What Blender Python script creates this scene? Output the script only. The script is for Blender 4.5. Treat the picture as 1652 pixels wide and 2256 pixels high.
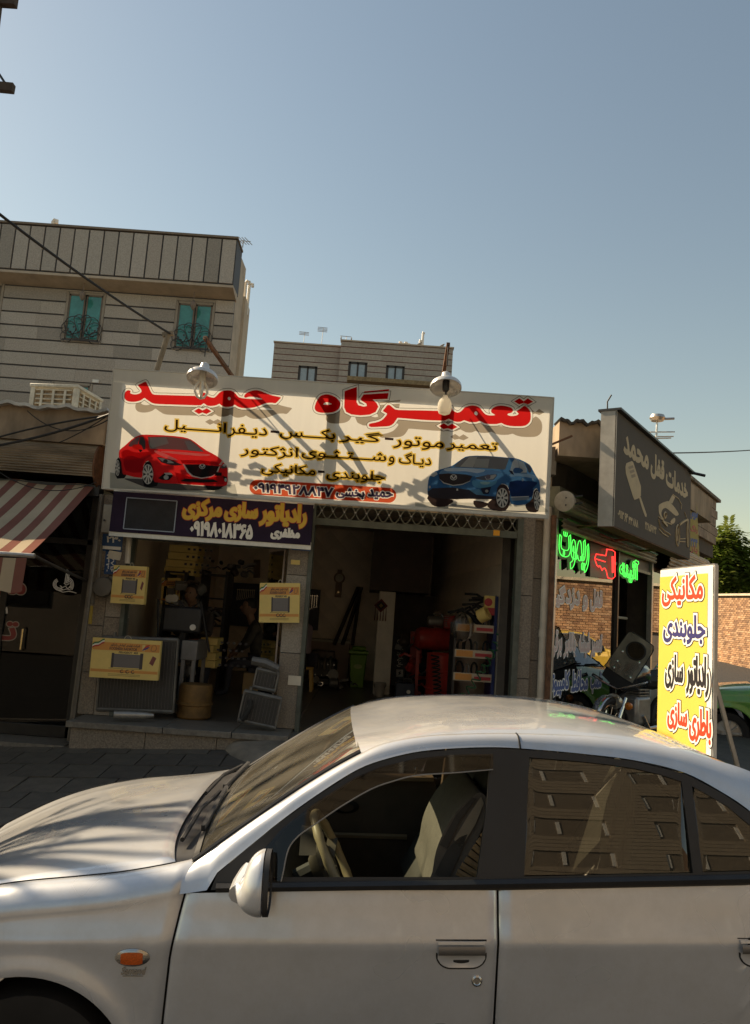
import bpy, bmesh, math, random
from mathutils import Vector, Matrix
from mathutils.geometry import delaunay_2d_cdt
import numpy as np
for _o in list(bpy.data.objects): bpy.data.objects.remove(_o)
SC = bpy.context.scene
COL = SC.collection
rnd = random.Random(7)
V = Vector
# ------------------------------------------------------------------ camera
FPX, CX, CY = 1679.0, 826.0, 1128.0           # focal length and centre for a 1652 x 2256 picture
PITCH, ROLL = math.radians(7.5), math.radians(4.0)
EYE = V((0, 0, 1.8))
FWD = V((0, math.cos(PITCH), math.sin(PITCH)))
_u0 = V((0, -math.sin(PITCH), math.cos(PITCH))); _r0 = V((1, 0, 0))
UPV = _u0 * math.cos(ROLL) - _r0 * math.sin(ROLL)
RTV = _r0 * math.cos(ROLL) + _u0 * math.sin(ROLL)
cd = bpy.data.cameras.new('camera'); cam = bpy.data.objects.new('camera', cd); COL.objects.link(cam)
cam.matrix_world = Matrix(((RTV.x, UPV.x, -FWD.x, EYE.x), (RTV.y, UPV.y, -FWD.y, EYE.y), (RTV.z, UPV.z, -FWD.z, EYE.z), (0, 0, 0, 1)))
cd.sensor_fit = 'VERTICAL'; cd.sensor_height = 24.0; cd.lens = 24.0 * FPX / 2256.0
cd.clip_start = 0.05; cd.clip_end = 2000
SC.camera = cam
# ------------------------------------------------------------------ light
SUN_AZ = math.radians(-63)                     # from +Y (behind the shops) towards -X (left)
SUN_EL = math.radians(37)
SUNV = V((math.sin(SUN_AZ) * math.cos(SUN_EL), math.cos(SUN_AZ) * math.cos(SUN_EL), math.sin(SUN_EL)))
W = bpy.data.worlds.new('World'); SC.world = W; W.use_nodes = True
nt = W.node_tree; nt.nodes.clear()
sky = nt.nodes.new('ShaderNodeTexSky'); sky.sky_type = 'NISHITA'; sky.sun_disc = False
sky.sun_elevation = SUN_EL; sky.sun_rotation = SUN_AZ
sky.altitude = 1200; sky.air_density = 1.8; sky.dust_density = 1.2; sky.ozone_density = 1.6
bg = nt.nodes.new('ShaderNodeBackground'); bg.inputs['Strength'].default_value = 0.070
out = nt.nodes.new('ShaderNodeOutputWorld')
nt.links.new(sky.outputs[0], bg.inputs[0]); nt.links.new(bg.outputs[0], out.inputs[0])
sl = bpy.data.lights.new('sun', 'SUN'); sl.energy = 5.0; sl.angle = math.radians(0.53); sl.color = (1.0, 0.90, 0.76)
so = bpy.data.objects.new('sun', sl); COL.objects.link(so)
so.rotation_euler = SUNV.to_track_quat('Z', 'Y').to_euler()
so.location = (-20, 14, 25)
vs = SC.view_settings
vs.view_transform = 'Standard'; vs.look = 'None'; vs.exposure = 0.88; vs.gamma = 1.0; vs.use_curve_mapping = False
vs.use_white_balance = True; vs.white_balance_temperature = 8300; vs.white_balance_tint = 10
SC.cycles.use_denoising = True
SC.cycles.transparent_max_bounces = 24
SC.cycles.max_bounces = 10
SC.cycles.sample_clamp_indirect = 6.0
# ------------------------------------------------------------------ survey helpers
def ray(x, y): return FWD + RTV * ((x - CX) / FPX) - UPV * ((y - CY) / FPX)
def A(x, y, Y):
    d = ray(x, y); return EYE + d * (Y / d.y)
class Pl:
    """A flat sheet in the place: origin, two unit axes, normal towards the viewer."""
    def __init__(s, P0, ex, ey):
        s.P0 = V(P0); s.ex = V(ex).normalized(); ey = V(ey)
        s.ey = (ey - s.ex * ey.dot(s.ex)).normalized(); s.n = s.ex.cross(s.ey).normalized()
    def at(s, x, y, h=0.0): return s.P0 + s.ex * x + s.ey * y + s.n * h
    def px(s, x, y):
        d = ray(x, y); t = (s.P0 - EYE).dot(s.n) / d.dot(s.n); q = EYE + d * t - s.P0
        return (q.dot(s.ex), q.dot(s.ey))
def zr(x0, y0, sc):
    """enlarged view -> picture coordinates"""
    return lambda x, y: ((x0 + x / sc) * 0.55067, (y0 + y / sc) * 0.55067)
# ------------------------------------------------------------------ materials
_m = {}
def nodes_of(m): return m.node_tree.nodes, m.node_tree.links
def M(name, col, rough=0.6, metal=0.0, var=0.10, scale=6.0, bump=0.0, bscale=None, coat=0.0, spec=0.5, stretch=None, col2=None, detail=4.0, thr=None):
    """procedural principled material: base colour broken up by noise, a little roughness change and relief"""
    if name in _m: return _m[name]
    m = bpy.data.materials.new(name); m.use_nodes = True; N, L = nodes_of(m)
    b = N['Principled BSDF']
    tc = N.new('ShaderNodeTexCoord'); src = tc.outputs['Object']
    if stretch:
        mp = N.new('ShaderNodeMapping'); mp.inputs['Scale'].default_value = stretch
        L.new(src, mp.inputs['Vector']); src = mp.outputs['Vector']
    nz = N.new('ShaderNodeTexNoise'); nz.inputs['Scale'].default_value = scale; nz.inputs['Detail'].default_value = detail
    nz.inputs['Roughness'].default_value = 0.65
    L.new(src, nz.inputs['Vector'])
    cr = N.new('ShaderNodeValToRGB')
    lo, hi = (0.32, 0.68) if thr is None else thr
    cr.color_ramp.elements[0].position = lo; cr.color_ramp.elements[1].position = hi
    c1 = [max(0, c * (1 - var)) for c in col]; c2 = [min(1, c * (1 + var)) for c in (col2 or col)]
    if col2: c1, c2 = list(col), list(col2)
    cr.color_ramp.elements[0].color = (*c1, 1); cr.color_ramp.elements[1].color = (*c2, 1)
    L.new(nz.outputs['Fac'], cr.inputs['Fac']); L.new(cr.outputs['Color'], b.inputs['Base Color'])
    b.inputs['Roughness'].default_value = rough; b.inputs['Metallic'].default_value = metal
    b.inputs['Specular IOR Level'].default_value = spec
    if coat: b.inputs['Coat Weight'].default_value = coat; b.inputs['Coat Roughness'].default_value = 0.04
    mr = N.new('ShaderNodeMapRange'); mr.inputs['To Min'].default_value = max(0.02, rough - 0.08); mr.inputs['To Max'].default_value = min(1, rough + 0.08)
    L.new(nz.outputs['Fac'], mr.inputs['Value']); L.new(mr.outputs['Result'], b.inputs['Roughness'])
    if bump:
        n2 = N.new('ShaderNodeTexNoise'); n2.inputs['Scale'].default_value = bscale or scale * 4; n2.inputs['Detail'].default_value = 5
        L.new(src, n2.inputs['Vector'])
        bp = N.new('ShaderNodeBump'); bp.inputs['Strength'].default_value = bump; bp.inputs['Distance'].default_value = 0.01
        L.new(n2.outputs['Fac'], bp.inputs['Height']); L.new(bp.outputs['Normal'], b.inputs['Normal'])
    _m[name] = m; return m
def ink(name, col):
    """print ink on a lit fabric: a colour filter on the sheet under it"""
    if name in _m: return _m[name]
    m = bpy.data.materials.new(name); m.use_nodes = True; N, L = nodes_of(m)
    t = N.new('ShaderNodeBsdfTransparent'); tc = N.new('ShaderNodeTexCoord')
    nz = N.new('ShaderNodeTexNoise'); nz.inputs['Scale'].default_value = 5; L.new(tc.outputs['Object'], nz.inputs['Vector'])
    mx = N.new('ShaderNodeMix'); mx.data_type = 'RGBA'
    mx.inputs['A'].default_value = (*[c * 0.9 for c in col], 1); mx.inputs['B'].default_value = (*[min(1, c * 1.06) for c in col], 1)
    L.new(nz.outputs['Fac'], mx.inputs['Factor']); L.new(mx.outputs['Result'], t.inputs['Color'])
    L.new(t.outputs[0], N['Material Output'].inputs['Surface']); _m[name] = m; return m
def glass(name, tint=(0.85, 0.9, 0.9), rough=0.0, ior=1.45, boost=1.0, dust=0.0):
    """thin pane: Fresnel mix of a clear filter and a mirror"""
    if name in _m: return _m[name]
    m = bpy.data.materials.new(name); m.use_nodes = True; N, L = nodes_of(m)
    t = N.new('ShaderNodeBsdfTransparent'); t.inputs['Color'].default_value = (*tint, 1)
    g = N.new('ShaderNodeBsdfGlossy'); g.inputs['Roughness'].default_value = rough
    tc = N.new('ShaderNodeTexCoord'); nz = N.new('ShaderNodeTexNoise'); nz.inputs['Scale'].default_value = 1.3
    L.new(tc.outputs['Object'], nz.inputs['Vector'])
    bp = N.new('ShaderNodeBump'); bp.inputs['Strength'].default_value = 0.02; bp.inputs['Distance'].default_value = 0.02
    L.new(nz.outputs['Fac'], bp.inputs['Height']); L.new(bp.outputs['Normal'], g.inputs['Normal'])
    f = N.new('ShaderNodeFresnel'); f.inputs['IOR'].default_value = ior
    mu = N.new('ShaderNodeMath'); mu.operation = 'MULTIPLY'; mu.inputs[1].default_value = boost; mu.use_clamp = True
    L.new(f.outputs[0], mu.inputs[0])
    mx = N.new('ShaderNodeMixShader'); L.new(mu.outputs[0], mx.inputs[0]); L.new(t.outputs[0], mx.inputs[1]); L.new(g.outputs[0], mx.inputs[2])
    last = mx.outputs[0]
    if dust:                                   # a film of road dust, thicker in patches
        d = N.new('ShaderNodeBsdfDiffuse'); d.inputs['Color'].default_value = (0.46, 0.42, 0.34, 1)
        n2 = N.new('ShaderNodeTexNoise'); n2.inputs['Scale'].default_value = 4.0; n2.inputs['Detail'].default_value = 8; L.new(tc.outputs['Object'], n2.inputs['Vector'])
        r2 = N.new('ShaderNodeMapRange'); r2.inputs['From Min'].default_value = .3; r2.inputs['From Max'].default_value = .75; r2.inputs['To Min'].default_value = dust * .5; r2.inputs['To Max'].default_value = dust * 1.6
        L.new(n2.outputs['Fac'], r2.inputs['Value']); m2 = N.new('ShaderNodeMixShader'); L.new(r2.outputs[0], m2.inputs[0]); L.new(last, m2.inputs[1]); L.new(d.outputs[0], m2.inputs[2]); last = m2.outputs[0]
    L.new(last, N['Material Output'].inputs['Surface']); _m[name] = m; return m
def cloth(name, col, trans=0.5, var=0.06, scale=3.0, stretch=None):
    """thin fabric that lets light through"""
    if name in _m: return _m[name]
    m = bpy.data.materials.new(name); m.use_nodes = True; N, L = nodes_of(m)
    d = N.new('ShaderNodeBsdfDiffuse'); t = N.new('ShaderNodeBsdfTranslucent'); tc = N.new('ShaderNodeTexCoord')
    src = tc.outputs['Object']
    if stretch:
        mp = N.new('ShaderNodeMapping'); mp.inputs['Scale'].default_value = stretch; L.new(src, mp.inputs['Vector']); src = mp.outputs['Vector']
    nz = N.new('ShaderNodeTexNoise'); nz.inputs['Scale'].default_value = scale; nz.inputs['Detail'].default_value = 6; L.new(src, nz.inputs['Vector'])
    mx = N.new('ShaderNodeMix'); mx.data_type = 'RGBA'
    mx.inputs['A'].default_value = (*[c * (1 - var) for c in col], 1); mx.inputs['B'].default_value = (*[min(1, c * (1 + var)) for c in col], 1)
    L.new(nz.outputs['Fac'], mx.inputs['Factor']); L.new(mx.outputs['Result'], d.inputs['Color']); L.new(mx.outputs['Result'], t.inputs['Color'])
    ms = N.new('ShaderNodeMixShader'); ms.inputs[0].default_value = trans; L.new(d.outputs[0], ms.inputs[1]); L.new(t.outputs[0], ms.inputs[2])
    L.new(ms.outputs[0], N['Material Output'].inputs['Surface']); _m[name] = m; return m
def emit(name, col, power):
    if name in _m: return _m[name]
    m = bpy.data.materials.new(name); m.use_nodes = True; N, L = nodes_of(m)
    e = N.new('ShaderNodeEmission'); e.inputs['Color'].default_value = (*col, 1); e.inputs['Strength'].default_value = power
    L.new(e.outputs[0], N['Material Output'].inputs['Surface']); _m[name] = m; return m
# ------------------------------------------------------------------ flat fills
def wind(loop, pts):
    """winding number of a closed loop about each point"""
    a = np.asarray(loop, float); b = np.roll(a, -1, axis=0); x, y = pts[:, 0:1], pts[:, 1:2]
    lf = (b[:, 0] - a[:, 0]) * (y - a[:, 1]) - (x - a[:, 0]) * (b[:, 1] - a[:, 1])
    up = (a[:, 1] <= y) & (b[:, 1] > y) & (lf > 0); dn = (a[:, 1] > y) & (b[:, 1] <= y) & (lf < 0)
    return up.sum(1) - dn.sum(1)
def fill(groups):
    """triangles covering the union of (outer, holes) shapes; overlapping and self-crossing loops are fine"""
    vs, es = [], []
    for o, hs in groups:
        for q in [o] + list(hs):
            b = len(vs); k = len(q); vs += [V((p[0], p[1])) for p in q]; es += [(b + i, b + (i + 1) % k) for i in range(k)]
    if len(vs) < 3: return [], []
    r = delaunay_2d_cdt(vs, es, [], 0, 1e-7); fv = np.array([(p[0], p[1]) for p in r[0]]); fc = np.array(r[2])
    if not len(fc): return [], []
    cen = fv[fc].mean(1); ok = np.zeros(len(fc), bool)
    for o, hs in groups:
        sg = 1 if area2(o) > 0 else -1; ins = wind(o, cen) * sg > 0
        for q in hs: ins &= wind(q, cen) == 0
        ok |= ins
    t = fc[ok]; p = fv[t]
    ar = (p[:, 1, 0] - p[:, 0, 0]) * (p[:, 2, 1] - p[:, 0, 1]) - (p[:, 2, 0] - p[:, 0, 0]) * (p[:, 1, 1] - p[:, 0, 1])
    t[ar < 0] = t[ar < 0][:, ::-1]
    return [tuple(q) for q in fv.tolist()], [tuple(q) for q in t.tolist()]
# ------------------------------------------------------------------ mesh builder
class MB:
    def __init__(s): s.v = []; s.f = []
    def add(s, vs, fs):
        b = len(s.v); s.v += [V(p) for p in vs]; s.f += [tuple(b + i for i in f) for f in fs]; return s
    def hexa(s, p):     # 8 corners: bottom loop then top loop
        return s.add(p, [(3, 2, 1, 0), (4, 5, 6, 7), (0, 1, 5, 4), (1, 2, 6, 5), (2, 3, 7, 6), (3, 0, 4, 7)])
    def box(s, c, d, R=None):
        c = V(c); x, y, z = d[0] / 2, d[1] / 2, d[2] / 2
        p = [V(q) for q in ((-x, -y, -z), (x, -y, -z), (x, y, -z), (-x, y, -z), (-x, -y, z), (x, -y, z), (x, y, z), (-x, y, z))]
        if R is not None: p = [R @ q for q in p]
        return s.hexa([c + q for q in p])
    def bb(s, x0, x1, y0, y1, z0, z1): return s.box(((x0 + x1) / 2, (y0 + y1) / 2, (z0 + z1) / 2), (x1 - x0, y1 - y0, z1 - z0))
    def bar(s, a, b, w, d=None, up=None):
        a, b = V(a), V(b); t = (b - a).normalized(); d = d or w
        up = V(up) if up is not None else (V((0, 0, 1)) if abs(t.z) < 0.9 else V((0, 1, 0)))
        e = t.cross(up).normalized(); f = e.cross(t).normalized(); e *= w / 2; f *= d / 2
        return s.hexa([a - e - f, a + e - f, a + e + f, a - e + f, b - e - f, b + e - f, b + e + f, b - e + f])
    def tube(s, pts, r, n=8, caps=True, closed=False):
        pts = [V(p) for p in pts]; k = len(pts); rs = r if isinstance(r, (list, tuple)) else [r] * k
        prev = None; base = len(s.v)
        for i, p in enumerate(pts):
            if closed: t = pts[(i + 1) % k] - pts[i - 1]
            else: t = pts[min(i + 1, k - 1)] - pts[max(i - 1, 0)]
            t = t.normalized() if t.length > 1e-9 else V((0, 0, 1))
            if prev is None: e = t.orthogonal().normalized()
            else:
                e = prev - t * prev.dot(t); e = e.normalized() if e.length > 1e-6 else t.orthogonal().normalized()
            prev = e; f = t.cross(e)
            for j in range(n):
                a = 2 * math.pi * j / n; s.v.append(p + (e * math.cos(a) + f * math.sin(a)) * rs[i])
        for i in range(k if closed else k - 1):
            for j in range(n):
                a, b = base + i * n, base + ((i + 1) % k) * n
                s.f.append((a + j, a + (j + 1) % n, b + (j + 1) % n, b + j))
        if caps and not closed:
            s.f.append(tuple(base + j for j in reversed(range(n)))); s.f.append(tuple(base + (k - 1) * n + j for j in range(n)))
        return s
    def lathe(s, prof, c, axis=(0, 0, 1), n=20, caps=True):
        ax = V(axis).normalized(); e = ax.orthogonal().normalized(); f = ax.cross(e); c = V(c); base = len(s.v)
        for r, h in prof:
            for j in range(n):
                a = 2 * math.pi * j / n; s.v.append(c + ax * h + (e * math.cos(a) + f * math.sin(a)) * r)
        for i in range(len(prof) - 1):
            for j in range(n):
                a, b = base + i * n, base + (i + 1) * n
                s.f.append((a + j, a + (j + 1) % n, b + (j + 1) % n, b + j))
        if caps:
            s.f.append(tuple(base + j for j in reversed(range(n)))); s.f.append(tuple(base + (len(prof) - 1) * n + j for j in range(n)))
        return s
    def grid(s, fn, nu, nv):
        b = len(s.v)
        for i in range(nu + 1):
            for j in range(nv + 1): s.v.append(V(fn(i / nu, j / nv)))
        for i in range(nu):
            for j in range(nv):
                a = b + i * (nv + 1) + j; s.f.append((a, a + nv + 1, a + nv + 2, a + 1))
        return s
    def ngon(s, pts): return s.add(pts, [tuple(range(len(pts)))])
    def poly(s, pl, outer, holes=(), h=0.0, thick=0.0):
        """flat polygon with holes on sheet pl; thick > 0 gives it edges and a back"""
        loops = [outer] + [q for q in holes if len(q) > 2]
        flat, tri = fill([(outer, list(holes))])
        b = len(s.v); s.v += [pl.at(p[0], p[1], h) for p in flat]
        s.f += [tuple(b + i for i in t) for t in tri]
        if thick: s.skirt(pl, flat, tri, loops, h, thick)
        return s
    def skirt(s, pl, flat, tri, loops, h, thick):
        b2 = len(s.v); s.v += [pl.at(p[0], p[1], h - thick) for p in flat]
        s.f += [tuple(b2 + i for i in reversed(t)) for t in tri]
        for q in loops:
            k = len(q); b = len(s.v); s.v += [pl.at(p[0], p[1], h) for p in q] + [pl.at(p[0], p[1], h - thick) for p in q]
            for i in range(k): s.f.append((b + i, b + k + i, b + k + (i + 1) % k, b + (i + 1) % k))
    def mesh(s, name, mat, smooth=0.6):
        me = bpy.data.meshes.new(name); me.from_pydata(s.v, [], s.f)
        if mat is not None: me.materials.append(mat)
        if smooth:
            me.polygons.foreach_set('use_smooth', [True] * len(me.polygons)); me.set_sharp_from_angle(angle=smooth)
        me.update(); return me
    def build(s, name, mat, parent=None, smooth=0.6, label=None, cat=None, group=None, kind=None, local=False, bevel=0.0, solid=0.0):
        o = bpy.data.objects.new(name, s.mesh(name, mat, smooth)); COL.objects.link(o)
        if parent is not None:
            o.parent = parent
            if not local and parent.type == 'EMPTY': o.matrix_parent_inverse = parent.matrix_basis.inverted()
        if bevel:
            md = o.modifiers.new('bevel', 'BEVEL'); md.width = bevel; md.segments = 2; md.limit_method = 'ANGLE'; md.angle_limit = 0.7
        if solid:
            md = o.modifiers.new('solid', 'SOLIDIFY'); md.thickness = solid; md.offset = -1
        tag(o, label, cat, group, kind); return o
def tag(o, label=None, cat=None, group=None, kind=None):
    if label: o['label'] = label
    if cat: o['category'] = cat
    if group: o['group'] = group
    if kind: o['kind'] = kind
    return o
def thing(name, label, cat, loc=(0, 0, 0), group=None, rz=0.0):
    o = bpy.data.objects.new(name, None); COL.objects.link(o); o.location = loc; o.rotation_euler = (0, 0, rz)
    o.empty_display_size = 0.1; return tag(o, label, cat, group)
def copy_tree(o, parent=None):
    c = o.copy(); COL.objects.link(c)
    if parent is not None: c.parent = parent
    for ch in list(o.children): copy_tree(ch, c)
    return c
def RZ(a): return Matrix.Rotation(a, 3, 'Z')
def RX(a): return Matrix.Rotation(a, 3, 'X')
def RY(a): return Matrix.Rotation(a, 3, 'Y')
def lerp(a, b, t): return a + (b - a) * t
def interp(tab, x):
    if x <= tab[0][0]: return tab[0][1]
    for (a, b), (c, d) in zip(tab, tab[1:]):
        if x <= c: return lerp(b, d, (x - a) / (c - a))
    return tab[-1][1]
def spl(tab, x):
    """smooth (monotone-ish Catmull-Rom) lookup"""
    n = len(tab)
    if x <= tab[0][0]: return tab[0][1]
    if x >= tab[-1][0]: return tab[-1][1]
    for i in range(n - 1):
        if x <= tab[i + 1][0]: break
    x0, y0 = tab[i]; x1, y1 = tab[i + 1]
    def sl(k):
        if k <= 0: return (tab[1][1] - tab[0][1]) / (tab[1][0] - tab[0][0])
        if k >= n - 1: return (tab[-1][1] - tab[-2][1]) / (tab[-1][0] - tab[-2][0])
        return (tab[k + 1][1] - tab[k - 1][1]) / (tab[k + 1][0] - tab[k - 1][0])
    h = x1 - x0; t = (x - x0) / h; m0, m1 = sl(i) * h, sl(i + 1) * h
    return (2 * t**3 - 3 * t**2 + 1) * y0 + (t**3 - 2 * t**2 + t) * m0 + (-2 * t**3 + 3 * t**2) * y1 + (t**3 - t**2) * m1
def smooth_loop(p, k=3):
    """closed Catmull-Rom through the traced points"""
    n = len(p); o = []
    for i in range(n):
        a, b, c, d = p[i - 1], p[i], p[(i + 1) % n], p[(i + 2) % n]
        for j in range(k):
            t = j / k
            o.append(tuple(0.5 * (2 * b[q] + (c[q] - a[q]) * t + (2 * a[q] - 5 * b[q] + 4 * c[q] - d[q]) * t * t + (3 * b[q] - a[q] - 3 * c[q] + d[q]) * t**3) for q in (0, 1)))
    return o
def area2(p): return sum(p[i - 1][0] * p[i][1] - p[i][0] * p[i - 1][1] for i in range(len(p)))
def offset(p, d):
    """grow (d > 0) a closed loop outwards"""
    if area2(p) < 0: p = list(reversed(p))
    n = len(p); o = []
    for i in range(n):
        a, b, c = V(p[i - 1]), V(p[i]), V(p[(i + 1) % n])
        e1 = b - a; e2 = c - b
        if e1.length < 1e-9 or e2.length < 1e-9: continue
        n1 = V((e1.y, -e1.x)).normalized(); n2 = V((e2.y, -e2.x)).normalized(); m = n1 + n2
        if m.length < 0.3: m = n1
        m.normalize(); k = min(1 / max(m.dot(n1), 0.5), 1.6)
        o.append((b.x + m.x * d * k, b.y + m.y * d * k))
    return o
def inside(pt, poly):
    x, y = pt; r = False
    for i in range(len(poly)):
        (x1, y1), (x2, y2) = poly[i - 1], poly[i]
        if (y1 > y) != (y2 > y) and x < (x2 - x1) * (y - y1) / (y2 - y1) + x1: r = not r
    return r
# ------------------------------------------------------------------ lettering (Persian letters joined by hand, Latin as is)
_F = {'ا': 'FE8D FE8E', 'آ': 'FE81 FE82', 'ب': 'FE8F FE90 FE91 FE92', 'پ': 'FB56 FB57 FB58 FB59', 'ت': 'FE95 FE96 FE97 FE98', 'ث': 'FE99 FE9A FE9B FE9C',
      'ج': 'FE9D FE9E FE9F FEA0', 'ح': 'FEA1 FEA2 FEA3 FEA4', 'خ': 'FEA5 FEA6 FEA7 FEA8', 'د': 'FEA9 FEAA', 'ر': 'FEAD FEAE', 'ز': 'FEAF FEB0', 'ژ': 'FB8A FB8B',
      'س': 'FEB1 FEB2 FEB3 FEB4', 'ش': 'FEB5 FEB6 FEB7 FEB8', 'ص': 'FEB9 FEBA FEBB FEBC', 'ط': 'FEC1 FEC2 FEC3 FEC4', 'ظ': 'FEC5 FEC6 FEC7 FEC8', 'ع': 'FEC9 FECA FECB FECC',
      'ف': 'FED1 FED2 FED3 FED4', 'ق': 'FED5 FED6 FED7 FED8', 'ک': 'FB8E FB8F FB90 FB91', 'گ': 'FB92 FB93 FB94 FB95', 'ل': 'FEDD FEDE FEDF FEE0', 'م': 'FEE1 FEE2 FEE3 FEE4',
      'ن': 'FEE5 FEE6 FEE7 FEE8', 'و': 'FEED FEEE', 'ه': 'FEE9 FEEA FEEB FEEC', 'ی': 'FBFC FBFD FBFE FBFF', 'ئ': 'FE89 FE8A FE8B FE8C', 'ـ': '0640 0640 0640 0640'}
_F = {k: [chr(int(h, 16)) for h in v.split()] for k, v in _F.items()}
def shape(s):
    if not any(c in _F for c in s): return s
    o = []
    for i, c in enumerate(s):
        if c not in _F: o.append(c); continue
        pv = i > 0 and s[i - 1] in _F and len(_F[s[i - 1]]) == 4
        nx = i + 1 < len(s) and s[i + 1] in _F and len(_F[c]) == 4
        o.append(_F[c][3 if pv and nx else 2 if nx else 1 if pv else 0])
    return ''.join(reversed(o))
_tx = {}
def glyphs(s, res=3):
    if s in _tx: return _tx[s]
    c = bpy.data.curves.new('lettering', 'FONT'); c.body = shape(s); c.resolution_u = res
    o = bpy.data.objects.new('lettering', c); COL.objects.link(o)
    dg = bpy.context.evaluated_depsgraph_get(); cu = o.to_curve(dg); loops = []
    for sp in cu.splines:
        bp = sp.bezier_points; k = len(bp); q = []
        for i in range(k):
            a, b = bp[i], bp[(i + 1) % k]
            if (a.handle_right - a.co).length + (b.handle_left - b.co).length < 1e-5 or \
               ((a.handle_right - a.co).cross(b.co - a.co).length < 1e-6 and (b.handle_left - b.co).cross(b.co - a.co).length < 1e-6): ts = (0,)
            else: ts = tuple(j / res for j in range(res))
            for t in ts:
                p = a.co * (1 - t)**3 + a.handle_right * 3 * t * (1 - t)**2 + b.handle_left * 3 * t * t * (1 - t) + b.co * t**3
                if not q or (q[-1][0] - p.x)**2 + (q[-1][1] - p.y)**2 > 1e-8: q.append((p.x, p.y))
        if len(q) > 2: loops.append(q)
    o.to_curve_clear(); bpy.data.objects.remove(o); bpy.data.curves.remove(c)
    if not loops: return []
    big = max(loops, key=lambda q: abs(area2(q))); sg = area2(big) > 0
    outs = [q for q in loops if (area2(q) > 0) == sg]; ins = [q for q in loops if (area2(q) > 0) != sg]
    r = [(q, []) for q in outs]
    for h in ins:
        best = [x for x in r if inside(h[0], x[0])]
        if best: min(best, key=lambda x: abs(area2(x[0])))[1].append(h)
    _tx[s] = r; return r
def bounds(gl):
    xs = [p[0] for g in gl for p in g[0]]; ys = [p[1] for g in gl for p in g[0]]; return min(xs), max(xs), min(ys), max(ys)
def put(mb, pl, gl, box, h=0.002, bold=0.0, thick=0.0, slant=0.0):
    """lay letter outlines into box = (x0, x1, y0, y1) of sheet pl; bold grows them (m)"""
    x0, x1, y0, y1 = bounds(gl); bx0, bx1, by0, by1 = box
    sx, sy = (bx1 - bx0) / (x1 - x0), (by1 - by0) / (y1 - y0)
    def T(p): 
        yy = by0 + (p[1] - y0) * sy
        return (bx0 + (p[0] - x0) * sx + slant * (yy - by0), yy)
    gs, lp = [], []
    for o, hs in gl:
        o = [T(p) for p in o]; hs = [[T(p) for p in q] for q in hs]; hh = []
        for q in hs:
            a0 = abs(area2(q)); qq = offset(q, -bold)
            if len(qq) > 2 and area2(qq) > a0 * 0.06 and bold < math.sqrt(a0) * 0.35: hh.append(qq)
        gs.append((offset(o, bold), hh)); lp += [gs[-1][0]] + hh
    flat, tri = fill(gs)
    b = len(mb.v); mb.v += [pl.at(p[0], p[1], h) for p in flat]; mb.f += [tuple(b + i for i in t) for t in tri]
    if thick: mb.skirt(pl, flat, tri, lp, h, thick)
    return mb
def letter_loops(gl, box, bold):
    x0, x1, y0, y1 = bounds(gl); bx0, bx1, by0, by1 = box
    return [offset([(bx0 + (p[0] - x0) * (bx1 - bx0) / (x1 - x0), by0 + (p[1] - y0) * (by1 - by0) / (y1 - y0)) for p in o], bold) for o, hs in gl]
def txt(pl, s, bl, tr, mat, parent, name='lettering', h=0.003, bold=0.0, thick=0.0, halo=None, halo_mat=None, sl=0.07):
    """letters between two surveyed corners (lower left, upper right, in picture coordinates)"""
    k = .42 * sl * (tr[0] - bl[0]); a, b = pl.px(bl[0], bl[1] - k), pl.px(tr[0], tr[1] + k); gl = glyphs(s)
    if not gl: return
    box = (a[0], b[0], a[1], b[1])
    if halo:
        m = MB(); put(m, pl, gl, box, h - 0.0015, halo); m.build(name + '_outline', halo_mat, parent, smooth=0)
    m = MB(); put(m, pl, gl, box, h, bold, thick); return m.build(name, mat, parent, smooth=0)
# ------------------------------------------------------------------ ground
def clampf(x, a, b): return max(a, min(b, x))
def gx(X):
    X = clampf(X, -12, 3.0)
    return 0.055 * X if X < 0.6 else 0.033 + 0.055 * (X - 0.6) * (1 - (X - 0.6) / 4.8)
def groad(X, Y):
    z = gx(X) - 0.012 * 1
    if Y > 12: z += min(0.04 * (Y - 12), 0.9) * clampf((X - 2.5) / 2.5, 0, 1)
    return z
ASPH = M('asphalt', (0.030, 0.027, 0.024), 0.85, var=0.35, scale=9, bump=0.5, bscale=160)
ASPH2 = M('worn_asphalt', (0.075, 0.07, 0.064), 0.9, var=0.3, scale=2.5, bump=0.5, bscale=120)
GRAN = M('speckled_granite', (0.20, 0.165, 0.13), 0.5, var=0.45, scale=70, bump=0.12, bscale=90, detail=8)
GRAN2 = M('pale_granite', (0.27, 0.235, 0.195), 0.5, var=0.35, scale=80, bump=0.10, bscale=90, detail=8)
STEPG = M('grey_step_stone', (0.16, 0.145, 0.125), 0.45, var=0.3, scale=18, bump=0.15, bscale=40)
PAVE = [M('paver_%d' % i, c, 0.8, var=0.25, scale=7, bump=0.35, bscale=60) for i, c in enumerate(((0.085, 0.074, 0.060), (0.105, 0.09, 0.072), (0.072, 0.062, 0.052)))]
CONC = M('concrete', (0.23, 0.20, 0.165), 0.85, var=0.3, scale=4, bump=0.4, bscale=30)
CONCD = M('dirty_concrete', (0.17, 0.145, 0.115), 0.9, var=0.45, scale=2.2, bump=0.5, bscale=22)
PLAS = M('beige_plaster', (0.47, 0.385, 0.30), 0.85, var=0.16, scale=1.6, bump=0.2, bscale=14)
PLASD = M('stained_plaster', (0.30, 0.225, 0.155), 0.9, var=0.45, scale=2.0, bump=0.4, bscale=18, stretch=(1, 1, 0.45))
DARKM = M('dark_green_steel', (0.075, 0.085, 0.07), 0.5, var=0.3, scale=9, bump=0.1)
BLK = M('black_metal', (0.018, 0.018, 0.02), 0.45, var=0.3, scale=12)
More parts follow.
